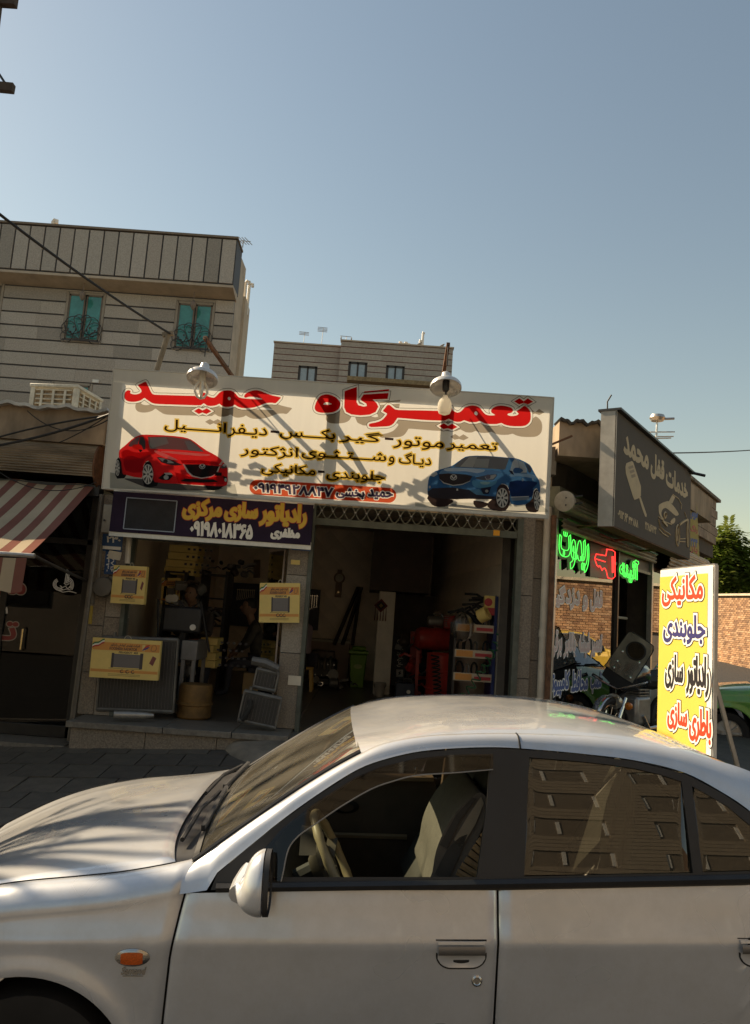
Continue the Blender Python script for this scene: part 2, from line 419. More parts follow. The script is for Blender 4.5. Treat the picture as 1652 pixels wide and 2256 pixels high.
SOOT = M('dark_inner_wall', (0.06, 0.05, 0.042), 0.9, var=0.4, scale=2, bump=0.2)
WHT = M('white_paint', (0.72, 0.69, 0.63), 0.5, var=0.08, scale=6)
GREYM = M('grey_metal', (0.33, 0.32, 0.30), 0.4, 0.6, var=0.2, scale=10)
RUST = M('rusty_steel', (0.16, 0.075, 0.04), 0.8, 0.2, var=0.45, scale=14, bump=0.3)
ALU = M('aluminium', (0.55, 0.54, 0.52), 0.35, 0.8, var=0.12, scale=14)
RUBB = M('black_rubber', (0.014, 0.013, 0.013), 0.7, var=0.3, scale=12)
YELB = M('yellow_card', (0.68, 0.50, 0.17), 0.6, var=0.08, scale=5)
CARD = M('brown_card', (0.33, 0.22, 0.11), 0.8, var=0.15, scale=5)
REDP = M('red_paint', (0.46, 0.035, 0.025), 0.4, var=0.2, scale=6)
GREY = M('mid_grey', (0.22, 0.21, 0.20), 0.6, var=0.15, scale=8)

g = MB(); xs = [-600, -200, -60, -30, -20] + [-12 + 0.75 * i for i in range(41)] + [22, 26, 32, 45, 70, 200, 600]
ys = [-600, -200, -60, -30] + [-16 + 1.0 * i for i in range(29)] + [14, 16, 20, 24, 28, 34.5, 36, 50, 80, 200, 600]
for X in xs:
    for Y in ys: g.v.append(V((X, Y, groad(X, Y) + 0.0)))
ny = len(ys)
for i in range(len(xs) - 1):
    for j in range(ny - 1):
        a = i * ny + j; g.f.append((a, a + ny, a + ny + 1, a + 1))
road = g.build('road', ASPH, kind='structure')
SWX1 = 2.1
def gsw(X, Y): return gx(min(X, 1.3)) + 0.16 + (Y - 5.3) * 0.086
s = MB(); n = 26
for (ya, yb, dz) in ((5.44, 8.62, -0.045),):
    s.grid(lambda u, v: (lerp(-11, SWX1, u), lerp(ya, yb, v), gsw(lerp(-11, SWX1, u), lerp(ya, yb, v)) + dz), n, 6)
sidewalk = s.build('sidewalk', M('joint_mortar', (0.065, 0.058, 0.05), 0.95, var=0.3, scale=20), kind='structure')
# the corner of the pavement along the side street
cp = [(2.1, 5.3), (3.2, 5.55), (4.3, 6.6), (9.4, 13.9), (7.6, 15.2), (1.9, 8.7), (2.1, 8.6)]
s = MB(); zt = [0.245, 0.25, 0.26, 0.34, 0.40, 0.46, 0.46]
top = [V((p[0], p[1], z)) for p, z in zip(cp, zt)]; bot = [V((p.x, p.y, p.z - 0.5)) for p in top]
s.add(top + bot, [tuple(range(7))] + [(i, i + 7, (i + 1) % 7 + 7, (i + 1) % 7) for i in range(7)])
s.build('corner_pavement', PAVE[0], kind='structure', smooth=0)
pm = MB().box((0, 0, -0.02), (0.388, 0.388, 0.05)).mesh('paver', None, 0)
pms = []
for mt in PAVE:
    q = pm.copy(); q.materials.append(mt); pms.append(q)
for j in range(7):
    for i in range(19):
        X = -5.3 + i * 0.4 + (0.2 if j % 2 else 0); Y = 5.65 + j * 0.4
        if X > 2.0 or Y > 8.45: continue
        o = bpy.data.objects.new('paver', rnd.choice(pms)); COL.objects.link(o); o.parent = sidewalk
        o.location = (X, Y, gsw(X, Y) - 0.012 + rnd.uniform(-0.004, 0.003))
        o.rotation_euler = (0.086 + rnd.uniform(-.008, .008), -0.055 + rnd.uniform(-.008, .008), rnd.uniform(-.01, .01))
for i in range(17):                              # kerb stones
    x0 = -11 + i * 0.8; x1 = x0 + 0.79
    if x1 > 2.3: break
    k = MB(); zz = [gsw(x0, 5.3), gsw(x1, 5.3)]
    k.hexa([(x0, 5.24, zz[0] - .5), (x1, 5.24, zz[1] - .5), (x1, 5.43, zz[1] - .5), (x0, 5.43, zz[0] - .5), (x0, 5.28, zz[0]), (x1, 5.28, zz[1]), (x1, 5.43, zz[1] + .004), (x0, 5.43, zz[0] + .004)])
    k.build('kerb_stone', GRAN2, sidewalk, bevel=0.012)
# ------------------------------------------------------------------ repair shop building
YF = 8.45
shop = thing('repair_shop_building', 'low repair shop building with granite pillars and two open bays', 'building', (-0.5, 8.5, 0.3))
FZ = 0.475
s = MB(); s.bb(-0.72, 1.7, 8.3, 15.3, 0.0, FZ); s.bb(-3.05, -0.72, 8.62, 15.3, 0.0, FZ + 0.02)
s.build('floor', M('oily_floor', (0.11, 0.095, 0.078), 0.35, var=0.4, scale=2.5, bump=0.1), shop, smooth=0)
# step: capping slabs and riser stones
for x0, x1 in ((-2.98, -2.0), (-1.992, -1.3), (-1.292, -0.72)):
    MB().bb(x0, x1, 7.97, 8.62, 0.435, 0.497).build('step_slab', STEPG, shop, smooth=0, bevel=0.006)
for x0, x1 in ((-2.94, -2.18), (-2.174, -1.45), (-1.444, -0.72)):
    MB().bb(x0, x1, 8.02, 8.3, 0.0, 0.433).build('riser_stone', GRAN, shop, smooth=0, bevel=0.004)
# pillars clad in granite panels
def clad(x0, x1, zs, y0=YF, y1=YF + 0.32, mats=(GRAN,)):
    for i, (a, b) in enumerate(zip(zs, zs[1:])):
        MB().bb(x0, x1, y0 + rnd.uniform(0, .004), y1, a + 0.003, b - 0.003).build('granite_panel', mats[i % len(mats)], shop, smooth=0, bevel=0.003)
clad(-3.05, -2.88, (0.5, 0.95, 1.45, 2.05, 2.5, 2.9), mats=(GRAN,))
clad(-2.876, -2.70, (0.5, 1.0, 1.55, 2.0, 2.9), mats=(GRAN2, GRAN))
clad(-0.925, -0.70, (0.5, 1.3, 2.15, 2.9), y0=YF - .02, mats=(GRAN, GRAN2))
clad(1.665, 1.80, (0.3, 1.2, 2.1, 3.0), mats=(GRAN,))
clad(1.803, 1.97, (0.3, 1.4, 2.3, 3.0), y0=YF + .05, mats=(GRAN, ))
s = MB(); s.bb(-3.05, 1.97, YF + .02, YF + .5, 2.95, 3.45); s.build('lintel', PLASD, shop)
s = MB(); s.bb(-3.05, 1.97, 8.3, 15.4, 3.45, 3.60); s.build('roof_slab', CONCD, shop)
s = MB(); s.grid(lambda u, v: (lerp(-3.05, 1.97, u), 8.36, 3.60 + v * (0.20 + 0.03 * math.sin(17 * u) + 0.02 * math.sin(41 * u) + 0.02 * math.sin(95 * u))), 90, 1)
s.build('parapet', CONCD, shop, smooth=0, solid=0.15)
IW = M('inner_tile_wall', (0.70, 0.60, 0.48), 0.4, var=0.14, scale=1.5, bump=0.05)
IW2 = M('cream_inner_wall', (0.74, 0.63, 0.51), 0.55, var=0.16, scale=1.2, bump=0.08)
s = MB(); s.bb(-3.2, -3.06, 8.8, 15.4, .0, 3.45); s.bb(-3.06, 1.7, 15.25, 15.4, 0, 3.45)
s.build('inner_wall', IW2, shop, smooth=0); MB().bb(-3.0, 1.66, 8.95, 15.2, 3.40, 3.445).build('ceiling', IW2, shop, smooth=0)
s = MB(); s.hexa([(1.66, 8.78, 0), (1.97, 8.78, 0), (1.9, 15.2, 0), (1.22, 15.2, 0), (1.66, 8.78, 3.45), (1.97, 8.78, 3.45), (1.9, 15.2, 3.45), (1.22, 15.2, 3.45)])
s.build('side_wall', IW2, shop, smooth=0)
# wall tiles laid on the diamond, back wall
tm = MB().box((0, 0, 0), (0.292, 0.02, 0.292)).mesh('wall_tile', IW, 0)
for i in range(-9, 10):
    for j in range(0, 19):
        X = -1.30 + (i) * 0.212; Z = 0.62 + j * 0.212
        if (i + j) % 2 or X < -2.95 or X > 0.45 or Z > 3.2: continue
        o = bpy.data.objects.new('wall_tile', tm); COL.objects.link(o); o.parent = shop; o.matrix_parent_inverse = shop.matrix_basis.inverted()
        o.location = (X, 15.23 + rnd.uniform(-.002, .002), Z); o.rotation_euler = (rnd.uniform(-.004, .004), math.pi / 4, rnd.uniform(-.004, .004))
# large plain tiles on the side wall
dv = V((1.22 - 1.66, 15.2 - 8.78, 0)).normalized(); nn = V((-dv.y, dv.x, 0))
tm2 = MB().box((0, 0, 0), (0.592, 0.016, 0.392)).mesh('wall_tile', IW2, 0)
for i in range(9):
    for j in range(7):
        p = V((1.66, 8.85, 0)) + dv * (0.32 + 0.6 * i) + nn * 0.006
        o = bpy.data.objects.new('wall_tile', tm2); COL.objects.link(o); o.parent = shop; o.matrix_parent_inverse = shop.matrix_basis.inverted()
        o.location = (p.x, p.y, 0.70 + 0.4 * j); o.rotation_euler = (0, 0, math.atan2(dv.y, dv.x))
# white tiled column in the middle of the garage, dark doorway and upper store beside it
s = MB(); s.bb(0.17, 0.44, 12.8, 13.05, FZ, 2.16); s.build('column', M('white_column_tile', (0.60, 0.54, 0.44), 0.4, var=0.12, scale=4), shop, smooth=0, bevel=0.004)
s = MB(); s.bb(0.0, 1.02, 13.0, 14.9, 2.18, 3.39); s.bb(.5, 1.3, 14.6, 15.2, FZ, 2.18); s.build('upper_store', M('brown_board', (0.07, 0.045, 0.033), 0.6, var=0.3, scale=3), shop, smooth=0)
# rails and folding lattice grilles under the lintel
s = MB(); s.bb(-0.70, -0.655, YF - .03, YF + .12, FZ, 2.95); s.build('shutter_rail', DARKM, shop, smooth=0)
s = MB(); s.bb(1.60, 1.665, YF - .03, YF + .12, FZ, 2.95); s.build('shutter_rail', DARKM, shop, smooth=0)
s = MB(); s.bb(-2.70, -2.655, YF - .02, YF + .12, .5, 2.6); s.build('shutter_rail', DARKM, shop, smooth=0)
def grille(x0, x1, z0, z1, y, nm):
    b = MB(); b.bb(x0, x1, y - .02, y + .03, z0 - 0.075, z0); b.bb(x0, x1, y + .03, y + .06, z1 - .02, z1 + .25)
    bar = b.build('bottom_rail', DARKM, shop, smooth=0)
    k = int((x1 - x0) / 0.125); amp = (z1 - z0) * 0.62
    for ph in (0, 1):
        m = MB(); pts = []
        for i in range(k * 6 + 1):
            t = i / 6; pts.append((x0 + (x1 - x0) * t / k, y - 0.01 - ph * .012, z0 + (z1 - z0) / 2 + amp * 0.8 * math.cos(math.pi * t + ph * math.pi)))
        m.tube(pts, 0.006, 5); m.build('lattice_bar', M('lattice_green', (0.16, 0.16, 0.125), 0.5, 0.3), bar)
    for i in range(k + 1):
        x = x0 + (x1 - x0) * (i + .5) / k
        if x < x1: MB().lathe([(0.013, 0), (0.013, .012), (.006, .018)], (x, y - .03, z0 + (z1 - z0) / 2), (0, -1, 0), 8).build('rivet', GREYM, bar)
grille(-0.655, 1.60, 2.80, 2.96, YF, 'r')
grille(-2.655, -0.93, 2.50, 2.60, YF + .03, 'l')
s = MB(); s.bb(1.33, 1.40, YF - .028, YF - .021, 2.74, 2.80); s.build('sticker', M('orange_sticker', (0.75, 0.33, 0.03), 0.5), shop)
# white downpipe on the right hand pillar
s = MB(); s.tube([(1.93, 8.42, 0.45), (1.93, 8.42, 3.1)], 0.045, 12); s.tube([(1.93, 8.42, 1.66), (1.93, 8.42, 1.74)], 0.052, 12)
s.build('downpipe', M('pale_pipe', (0.50, 0.44, 0.36), 0.5, var=0.15, scale=5), None, label='pale plastic downpipe running down the right pillar of the repair shop', cat='pipe')
# concrete ramp into the garage
def ramp(u, v):
    X = lerp(-1.42, 1.7, u); d = 0.95 * math.sqrt(max(0, min(1, (X + 1.42) / 0.55))) if X < -0.87 else 0.95
    Y = 8.32 - v * d; z0 = gsw(X, Y) + 0.012; z1 = FZ + 0.006
    return (X, Y, lerp(max(z1, z0), z0 - .03 * v, v ** 1.4) + 0.012 * math.sin(X * 7) * math.sin(v * 6) * (1 - v))
MB().grid(ramp, 40, 10).build('concrete_ramp', CONCD, kind='structure')

# ------------------------------------------------------------------ shop on the left
lsh = thing('left_shop_building', 'neighbouring shop with stained plaster fascia at the left edge', 'building', (-5.5, 8.5, 0))
s = MB(); s.bb(-9, -3.04, 8.25, 8.6, 3.42, 3.80); s.build('fascia', PLASD, lsh, smooth=0)
s = MB(); s.bb(-9, -3.06, 8.6, 13, 3.5, 3.76); s.build('roof_slab', CONCD, lsh, smooth=0)
s = MB(); s.grid(lambda u, v: (lerp(-9, -3.02, u), lerp(8.17, 8.42, v), 3.80 + 0.016 * math.sin(u * 63) + 0.012 * math.sin(u * 171) + .01), 120, 1)
s.build('roof_felt', M('silver_felt', (0.42, 0.40, 0.37), 0.45, 0.3, var=0.4, scale=5, bump=0.4), lsh, smooth=0, solid=0.035)
s = MB()
def roll(u, v):
    a = lerp(-0.35, 2.2, v); r = 0.24 + 0.010 * math.cos(a * 52)
    return (lerp(-9, -3.10, u), 8.42 - r * math.sin(a) * 0.95, 3.20 + r * math.cos(a))
s.grid(roll, 3, 150); s.build('roller_housing', M('corrugated_sheet', (0.29, 0.235, 0.175), 0.55, 0.35, var=0.4, scale=3, bump=0.15, stretch=(.5, 1, 3)), lsh)
MB().lathe([(0.25, 0), (0.25, 0.02)], (-3.10, 8.42, 3.2), (1, 0, 0), 24).build('roller_end', RUST, lsh)
s = MB(); s.bb(-9, -3.06, 8.35, 8.5, 2.86, 2.98); s.build('lintel', BLK, lsh, smooth=0)
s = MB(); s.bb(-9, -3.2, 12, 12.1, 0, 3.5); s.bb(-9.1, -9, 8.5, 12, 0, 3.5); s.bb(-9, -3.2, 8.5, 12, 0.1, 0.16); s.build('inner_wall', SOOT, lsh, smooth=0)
FRM = M('dark_bronze_frame', (0.035, 0.033, 0.03), 0.35, 0.5, var=0.2)
YD = 8.48; z0 = 0.24
for x0, x1, za, zb in ((-9, -3.10, z0, z0 + .12), (-9, -3.1, 2.32, 2.38), (-3.16, -3.08, z0, 2.9), (-4.04, -3.97, z0, 2.9), (-4.13, -4.06, z0, 2.9)):
    MB().bb(x0, x1, YD - .03, YD + .03, za, zb).build('door_frame', FRM, lsh, smooth=0, bevel=.004)
SHOPG = glass('shop_glass', (0.38, 0.38, 0.37), 0.0, 1.5, 0.75)
MB().bb(-3.97, -3.16, YD - .004, YD + .004, z0 + .12, 2.32).build('pane', SHOPG, lsh, smooth=0)
MB().bb(-9, -4.13, YD - .004, YD + .004, z0 + .12, 2.32).build('pane', SHOPG, lsh, smooth=0)
MB().bb(-9, -3.16, YD - .004, YD + .004, 2.38, 2.9).build('pane', SHOPG, lsh, smooth=0)
h = MB(); p = A(48, 1408, YD - .05)
h.tube([(p.x, YD - .02, p.z + .12), (p.x, YD - .06, p.z + .11), (p.x, YD - .06, p.z - .11), (p.x, YD - .02, p.z - .12)], 0.011, 8)
h.build('door_handle', M('brass', (0.55, 0.44, 0.28), 0.25, 0.9), lsh)
s = MB(); s.bb(-9, -3.0, 8.05, 8.5, -0.35, 0.235); s.build('threshold', STEPG, lsh, smooth=0)
# white tughra-like lettering on the pane
pl = Pl((0, YD - .006, 0), (1, 0, 0), (0, 0, 1)); tg = MB()
c = A(145, 1285, YD - .006)
def stroke(pts, w): 
    tg.tube([V((c.x + x * .01, YD - .008, c.z + z * .01)) for x, z in pts], w, 4)
for k in range(3):
    r = 8.5 - k * 1.6
    stroke([(-6 + r * math.cos(a) * .9, -1.5 + r * math.sin(a) * .8) for a in [2.2 + i * .25 for i in range(13)]], .0055)
    stroke([(1 + r * .9 * math.cos(a), -2 + r * math.sin(a)) for a in [-.6 + i * .25 for i in range(10)]], .0055)
    stroke([(-1 + k * 1.6, 0), (-.8 + k * 1.6, 8), (-.4 + k * 1.6, 15 - k)], .0055)
stroke([(-8, -8), (-2, -10), (4, -8.5), (9, -9), (13, -10)], .006); stroke([(-6, -3), (-3, -5), (0, -3), (3, -6), (5, -3)], .006)
stroke([(-5, -6), (-2, -7.5), (2, -6), (6, -7)], .006); stroke([(-2, 0), (1, -2), (4, 0)], .005)
tg.build('calligraphy', M('white_vinyl', (0.75, 0.73, 0.68), 0.6), lsh)
for tx, bl, tr, mt in (('منو', (-18, 1318), (57, 1280), 'r'), ('تا', (-10, 1408), (40, 1365), 'r'), ('۰۲۱', (-14, 1350), (18, 1337), 'w')):
    txt(pl, tx, bl, tr, M('red_vinyl', (0.22, 0.03, 0.025), 0.6) if mt == 'r' else M('white_vinyl', (.75, .73, .68)), lsh, bold=0.010 if mt == 'r' else .004, halo=0.02 if mt == 'r' else None, halo_mat=M('dull_white_vinyl', (.32, .28, .24), .7))
# striped awning
awn = thing('striped_awning', 'red and cream striped fabric awning over the left shop front', 'awning', (-4.5, 7.5, 2.9))
AW, AX1 = 12, -3.08
ytop, ztop = 8.38, 2.98
ed = A(62, 1237, 6.82)
def awp(x, t, sag=0.0):
    """x: 0 at the right hand rope edge, t: 0 top .. 1 front bar"""
    xr = lerp(-3.12, ed.x, t) - 0.05 * math.sin(math.pi * t)
    Y = lerp(ytop, ed.y, t); Z = lerp(ztop, ed.z + .06, t) - 0.10 * math.sin(math.pi * t)
    return V((xr - x, Y, Z + 0.012 * math.sin(x * 9 + t * 3)))
RS = cloth('red_stripe', (0.25, 0.11, 0.088), 0.2, 0.3); CS = cloth('cream_stripe', (0.50, 0.41, 0.295), 0.22, 0.25)
xx = 0.0; i = 0
while xx < 3.6:
    w = 0.095 if i % 2 == 0 else 0.115
    m = MB(); m.grid(lambda u, v: awp(xx + (w - .001) * u, v), 2, 14); m.build('stripe', RS if i % 2 == 0 else CS, awn)
    m = MB(); m.grid(lambda u, v: awp(xx + (w - .001) * u, 1) + V((0, -.035 - .02 * v, -.03 - v * (0.30 + .012 * math.sin((xx + w * u) * 22)))), 3, 3); m.build('valance_stripe', RS if i % 2 == 0 else CS, awn)
    xx += w; i += 1
e0, e1 = awp(0, 1), awp(3.6, 1)
MB().tube([e0 + V((.06, -.02, -.01)), e1 + V((0, -.02, -.01))], 0.022, 8).build('front_bar', ALU, awn)
arm_b = A(330, 1290, 8.40) 
MB().tube([e0 + V((.05, 0, -.01)), lerp(e0, V((-3.12, 8.42, 1.93)), .5), V((-3.12, 8.42, 1.93))], 0.016, 8).build('arm', M('dark_arm', (0.07, .065, .06), .5, .3), awn)
# slanting awning pole by the corner
pa, pb = A(225, 1090, 8.3), A(153, 1632, 8.15)
MB().tube([pa, lerp(pa, pb, .5), pb], 0.028, 10).build('awning_pole', M('brown_pole', (0.10, 0.085, 0.07), 0.5, 0.3, var=.3), None, label='thin dark pole leaning beside the left granite pillar', cat='pole')
# evaporative cooler on its roof
co = thing('evaporative_cooler', 'rusty white evaporative cooler box on the left shop roof', 'air cooler', (-5.0, 11.6, 3.8))
CW = M('peeling_white_sheet', (0.50, 0.48, 0.41), 0.6, var=0.3, scale=6, bump=0.2); CR = M('rusty_pad', (0.26, 0.19, 0.12), 0.9, var=0.5, scale=12, bump=0.5)
xl, xr = -5.55, -4.70; zb, zt = 4.05, 4.98; R = RZ(-0.5)
cc = V((-4.98, 11.75, 0)); zt = 4.90; hw, hd = 0.5, 0.5
Rm = RZ(math.radians(-8))
def cpt(x, y, z): return V((cc.x, cc.y, z)) + Rm @ V((x, y, 0))
for sx in (-1, 1):
    for sy in (-1, 1): MB().box(cpt(sx * .35, sy * .35, (zb + zt) / 2), (.07, .07, zt - zb), Rm).build('corner_post', CW, co)
MB().box(cpt(0, 0, zt), (.80, .80, .05), Rm).build('top', CW, co, bevel=.01); MB().box(cpt(0, 0, zb), (.80, .80, .2), Rm).build('base', CW, co)
for ang, nm in ((0, 'f'), (math.pi / 2, 'r')):
    R2 = Rm @ RZ(ang); off = R2 @ V((0, -.355, 0)); pc = V((cc.x, cc.y, (zb + zt) / 2)) + off
    MB().box(pc, (.64, .02, zt - zb - .15), R2).build('pad', CR, co)
    for i in range(11): MB().box(pc + V((0, 0, -.36 + i * .072)) + R2 @ V((0, -.02, 0)), (.58, .03, .018), R2 @ RX(.5)).build('louvre', CW, co)
    for i in (-1, 0, 1): MB().box(pc + R2 @ V((i * .19, -.03, 0)), (.035, .02, zt - zb - .14), R2).build('strut', CW, co)
MB().bb(-5.5, -4.5, 11.3, 12.2, 3.76, 4.0).build('stand', RUST, co)
# cables along the fascia
CAB = M('black_cable', (0.012, 0.012, 0.012), 0.6)
def hang(a, b, sag, r, nm, lab, mat=CAB, n=18, cat='cable', group=None):
    a, b = V(a), V(b)
    return MB().tube([lerp(a, b, i / n) - V((0, 0, sag * 4 * (i / n) * (1 - i / n))) for i in range(n + 1)], r, 6).build(nm, mat, None, label=lab, cat=cat, group=group)
hang(A(-60, 990, 8.15), A(243, 912, 8.1), 0.05, 0.014, 'power_cable', 'thick black cable running along the plaster fascia to the big sign')
hang(A(-60, 980, 8.17), A(240, 915, 8.12), -0.04, 0.010, 'power_cable', 'upper of the cables crossing the stained fascia')
hang(A(60, 905, 8.18), A(238, 925, 8.16), 0.17, 0.006, 'thin_cable', 'thin black wire sagging across the stained plaster fascia')
hang(A(130, 975, 8.17), A(238, 915, 8.15), 0.02, 0.006, 'thin_cable', 'short thin wire climbing from the roller housing to the sign')
hang(A(-40, 1010, 7.9), A(213, 1062, 8.2), 0.2, 0.005, 'thin_cable', 'loose thin wire drooping over the top of the awning')
# ------------------------------------------------------------------ big fabric sign over the garage
P0 = A(225, 1075, 7.82)
big = Pl(P0, (1, 0, 0.003), (0, -math.sin(math.radians(2.7)), math.cos(math.radians(2.7))))
bs = thing('fabric_shop_sign', 'wide cream fabric shop sign with big red lettering and two printed cars', 'sign', (P0.x + 2.3, P0.y, P0.z))
c = [big.px(*q) for q in ((225, 1075), (1205, 1140), (1220, 875), (252, 815))]
SX0, SX1 = (c[0][0] + c[3][0]) / 2, (c[1][0] + c[2][0]) / 2; SY0, SY1 = (c[0][1] + c[1][1]) / 2, (c[2][1] + c[3][1]) / 2
FLEX = cloth('lit_fabric', (0.93, 0.88, 0.775), 0.46, 0.05, 2.2, stretch=(7, 1, .5))
MB().poly(big, [(SX0, SY0), (SX1, SY0), (SX1, SY1), (SX0, SY1)]).build('fabric', FLEX, bs, smooth=0)
FR = M('sign_frame_steel', (0.22, 0.20, 0.18), 0.5, 0.5, var=0.3, scale=9)
def pbar(a, b, w, h0=-0.006, d=0.014, mat=FR, nm='frame_bar'):
    a, b = V((a[0], a[1])), V((b[0], b[1])); t = (b - a).normalized(); e = V((-t.y, t.x)) * w / 2
    m = MB(); m.hexa([big.at(*(a - e), h0 - d), big.at(*(b - e), h0 - d), big.at(*(b + e), h0 - d), big.at(*(a + e), h0 - d), big.at(*(a - e), h0), big.at(*(b - e), h0), big.at(*(b + e), h0), big.at(*(a + e), h0)])
    return m.build(nm, mat, bs, smooth=0)
for a, b in (((SX0, SY1 - .065), (SX1, SY1 - .065)), ((SX0, SY0 + .02), (SX1, SY0 + .02))): pbar(a, b, .13 if a[1] > .5 else .04, -.006, .016)
for x, w in ((SX0 + .05, .10), (SX1 - .02, .04), (big.px(492, 950)[0], .09), (big.px(726, 960)[0], .10), (big.px(977, 980)[0], .10)): pbar((x, SY0 + .05), (x, SY1 - .14), w, -.006, .016)
for a, b, w in (((688, 859), (793, 1035), .055), ((699, 969), (790, 1055), .055), ((258, 920), (330, 984), .075)): pbar(big.px(*a), big.px(*b), w, -.024, .012)
for a, b in (((520, 848), (672, 1030)), ((1000, 890), (1095, 1045))):
    MB().tube([big.at(*big.px(*a), -.1), big.at(*big.px(*b), -.1)], 0.006, 5).build('stay_wire', FR, bs)
pbar(big.px(575, 905), big.px(490, 1045), .12, -.55, .05)  # not frame: unseen plank added well behind to cast a wide blurred diagonal shadow
# hem strip
for (a, b) in (((SX0 - .006, SY0), (SX0 - .006, SY1)), ((SX1 + .006, SY0), (SX1 + .006, SY1)), ((SX0 - .01, SY1 + .006), (SX1 + .01, SY1 + .006)), ((SX0 - .01, SY0 - .006), (SX1 + .01, SY0 - .006))):
    pbar(a, b, .012, .004, .016, M('sign_edge', (.45, .42, .37), .5), 'edge_strip')
# unseen plates and bars added behind the sign to speckle its lower edge with shade
jk = thing('added_lattice', 'unseen rusty plates added behind the fabric sign to speckle its lower edge', 'shadow caster', (-.5, 8.2, 3.7)); jr = random.Random(3)
for i in range(46):
    x = -2.9 + i * 0.105 + jr.uniform(-.03, .03)
    for j in range(3): MB().box((x, 8.22 + jr.uniform(-.04, .04), 3.72 + j * .065 + jr.uniform(-.02, .02)), (.09 + jr.uniform(-.03, .02), .01, .05), RY(jr.uniform(-.5, .5))).build('shade_plate', RUST, jk)
for i in range(7):
    x = -0.4 + i * .36; MB().bar((x, 8.2, 3.70), (x + .34, 8.16, 3.90 + jr.uniform(-.05, .05)), .03, .02).build('shade_bar', RUST, jk)
I_RED, I_SH = ink('ink_red', (0.80, 0.028, 0.035)), ink('ink_shadow', (0.52, 0.46, 0.40)); I_DK = ink('ink_dark', (0.055, 0.035, 0.035)); I_YE = ink('ink_yellow', (0.93, 0.70, 0.20))
I_WH = cloth('paint_white', (0.86, 0.80, 0.72), 0.62, 0.02); I_GR = ink('ink_line', (0.22, 0.2, 0.18))
za = zr(420, 1480, 2.065); zb_ = zr(1200, 1500, 1.652)
T1 = [(160,215),(165,190),(180,172),(200,168),(213,178),(208,190),(225,200),(260,203),(290,192),(303,175),(290,150),(272,127),(300,113),(335,98),(348,115),(365,150),(385,190),(410,205),(500,208),(620,212),(740,215),(785,213),(800,203),(815,188),(832,195),(845,215),(880,228),(905,228),(925,210),(950,185),(985,172),(1030,170),(1065,182),(1090,210),(1110,228),(1150,236),(1200,240),(1300,243),(1275,233),(1230,223),(1185,223),(1165,231),(1150,225),(1155,205),(1180,185),(1215,172),(1255,168),(1300,180),(1360,205),(1420,220),(1452,228),(1440,245),(1410,275),(1380,272),(1330,275),(1290,290),(1240,308),(1190,315),(1130,315),(1090,300),(1072,288),(1055,298),(1020,306),(985,304),(960,292),(945,280),(925,290),(890,298),(850,297),(830,285),(815,277),(795,290),(770,293),(600,288),(450,283),(400,277),(375,265),(345,245),(325,232),(300,250),(260,262),(220,264),(185,257),(165,240)]
H1 = [(1013,232),(1025,222),(1038,232),(1035,248),(1020,250)]
D1 = [(735,340),(775,318),(805,335),(840,318),(880,342),(838,365),(805,352),(775,365)]
T2 = [(97,215),(110,175),(130,145),(155,132),(190,130),(230,145),(258,170),(267,195),(255,225),(230,242),(190,250),(140,250),(108,240)]
H2 = [(152,195),(175,180),(205,188),(210,195),(180,198)]
T3 = [(295,108),(335,93),(375,80),(376,130),(374,180),(385,200),(420,210),(442,206),(438,190),(405,170),(400,160),(420,130),(500,125),(585,120),(582,140),(578,158),(480,163),(505,185),(518,210),(500,245),(460,263),(400,268),(340,262),(305,245),(292,215)]
T3b = [(425,110),(590,95),(587,106),(420,121)]
T4 = [(455,335),(462,322),(500,315),(540,300),(565,275),(575,255),(548,240),(560,222),(580,198),(600,205),(620,222),(650,232),(800,235),(925,238),(960,236),(985,222),(1000,215),(1010,235),(1040,250),(1065,240),(1085,218),(1115,205),(1150,203),(1185,215),(1205,240),(1225,260),(1250,268),(1290,266),(1268,252),(1262,235),(1280,215),(1310,205),(1345,205),(1390,215),(1408,232),(1398,250),(1375,256),(1372,265),(1395,272),(1430,268),(1445,256),(1430,240),(1455,225),(1480,205),(1500,215),(1520,240),(1525,275),(1518,310),(1490,335),(1450,340),(1390,338),(1350,328),(1330,318),(1300,325),(1250,325),(1215,318),(1190,305),(1165,312),(1120,312),(1085,300),(1060,310),(1020,308),(985,290),(960,300),(920,302),(800,297),(660,285),(640,290),(620,320),(590,338),(540,342),(470,345)]
H4 = [(1150,255),(1162,240),(1175,255),(1165,268)]
D4 = [(918,338),(950,320),(978,338),(1005,322),(1040,345),(1005,362),(975,352),(948,358)]
D5 = [(1415,175),(1450,155),(1478,175),(1505,155),(1540,178),(1505,195),(1478,185),(1448,195)]
def loc(pts, z): return [big.px(*z(*p)) for p in pts]
red, ln, sh = MB(), MB(), MB(); shapes = []
for pts, hole, z, sm in ((T1, H1, za, 2), (D1, None, za, 0), (T2, H2, zb_, 3), (T3, None, zb_, 1), (T3b, None, zb_, 0), (T4, H4, zb_, 2), (D4, None, zb_, 0), (D5, None, zb_, 0)):
    o = loc(pts, z); o = smooth_loop(o, sm) if sm > 1 else o
    if area2(o) < 0: o = list(reversed(o))
    hs = [smooth_loop(loc(hole, z), 2)] if hole else []
    red.poly(big, o, hs, .004)
    if pts is not T3b:
        ln.poly(big, offset(o, .0235), [list(reversed(offset(o, .0185)))], .0056)
    shapes.append(o)
for o in shapes: sh.poly(big, [(x + .125, y - .105) for x, y in o], [offset(q, .02) for q in shapes], .002)
red.build('red_lettering', I_RED, bs, smooth=0); ln.build('lettering_edge', I_GR, bs, smooth=0); sh.build('lettering_shadow', I_SH, bs, smooth=0)
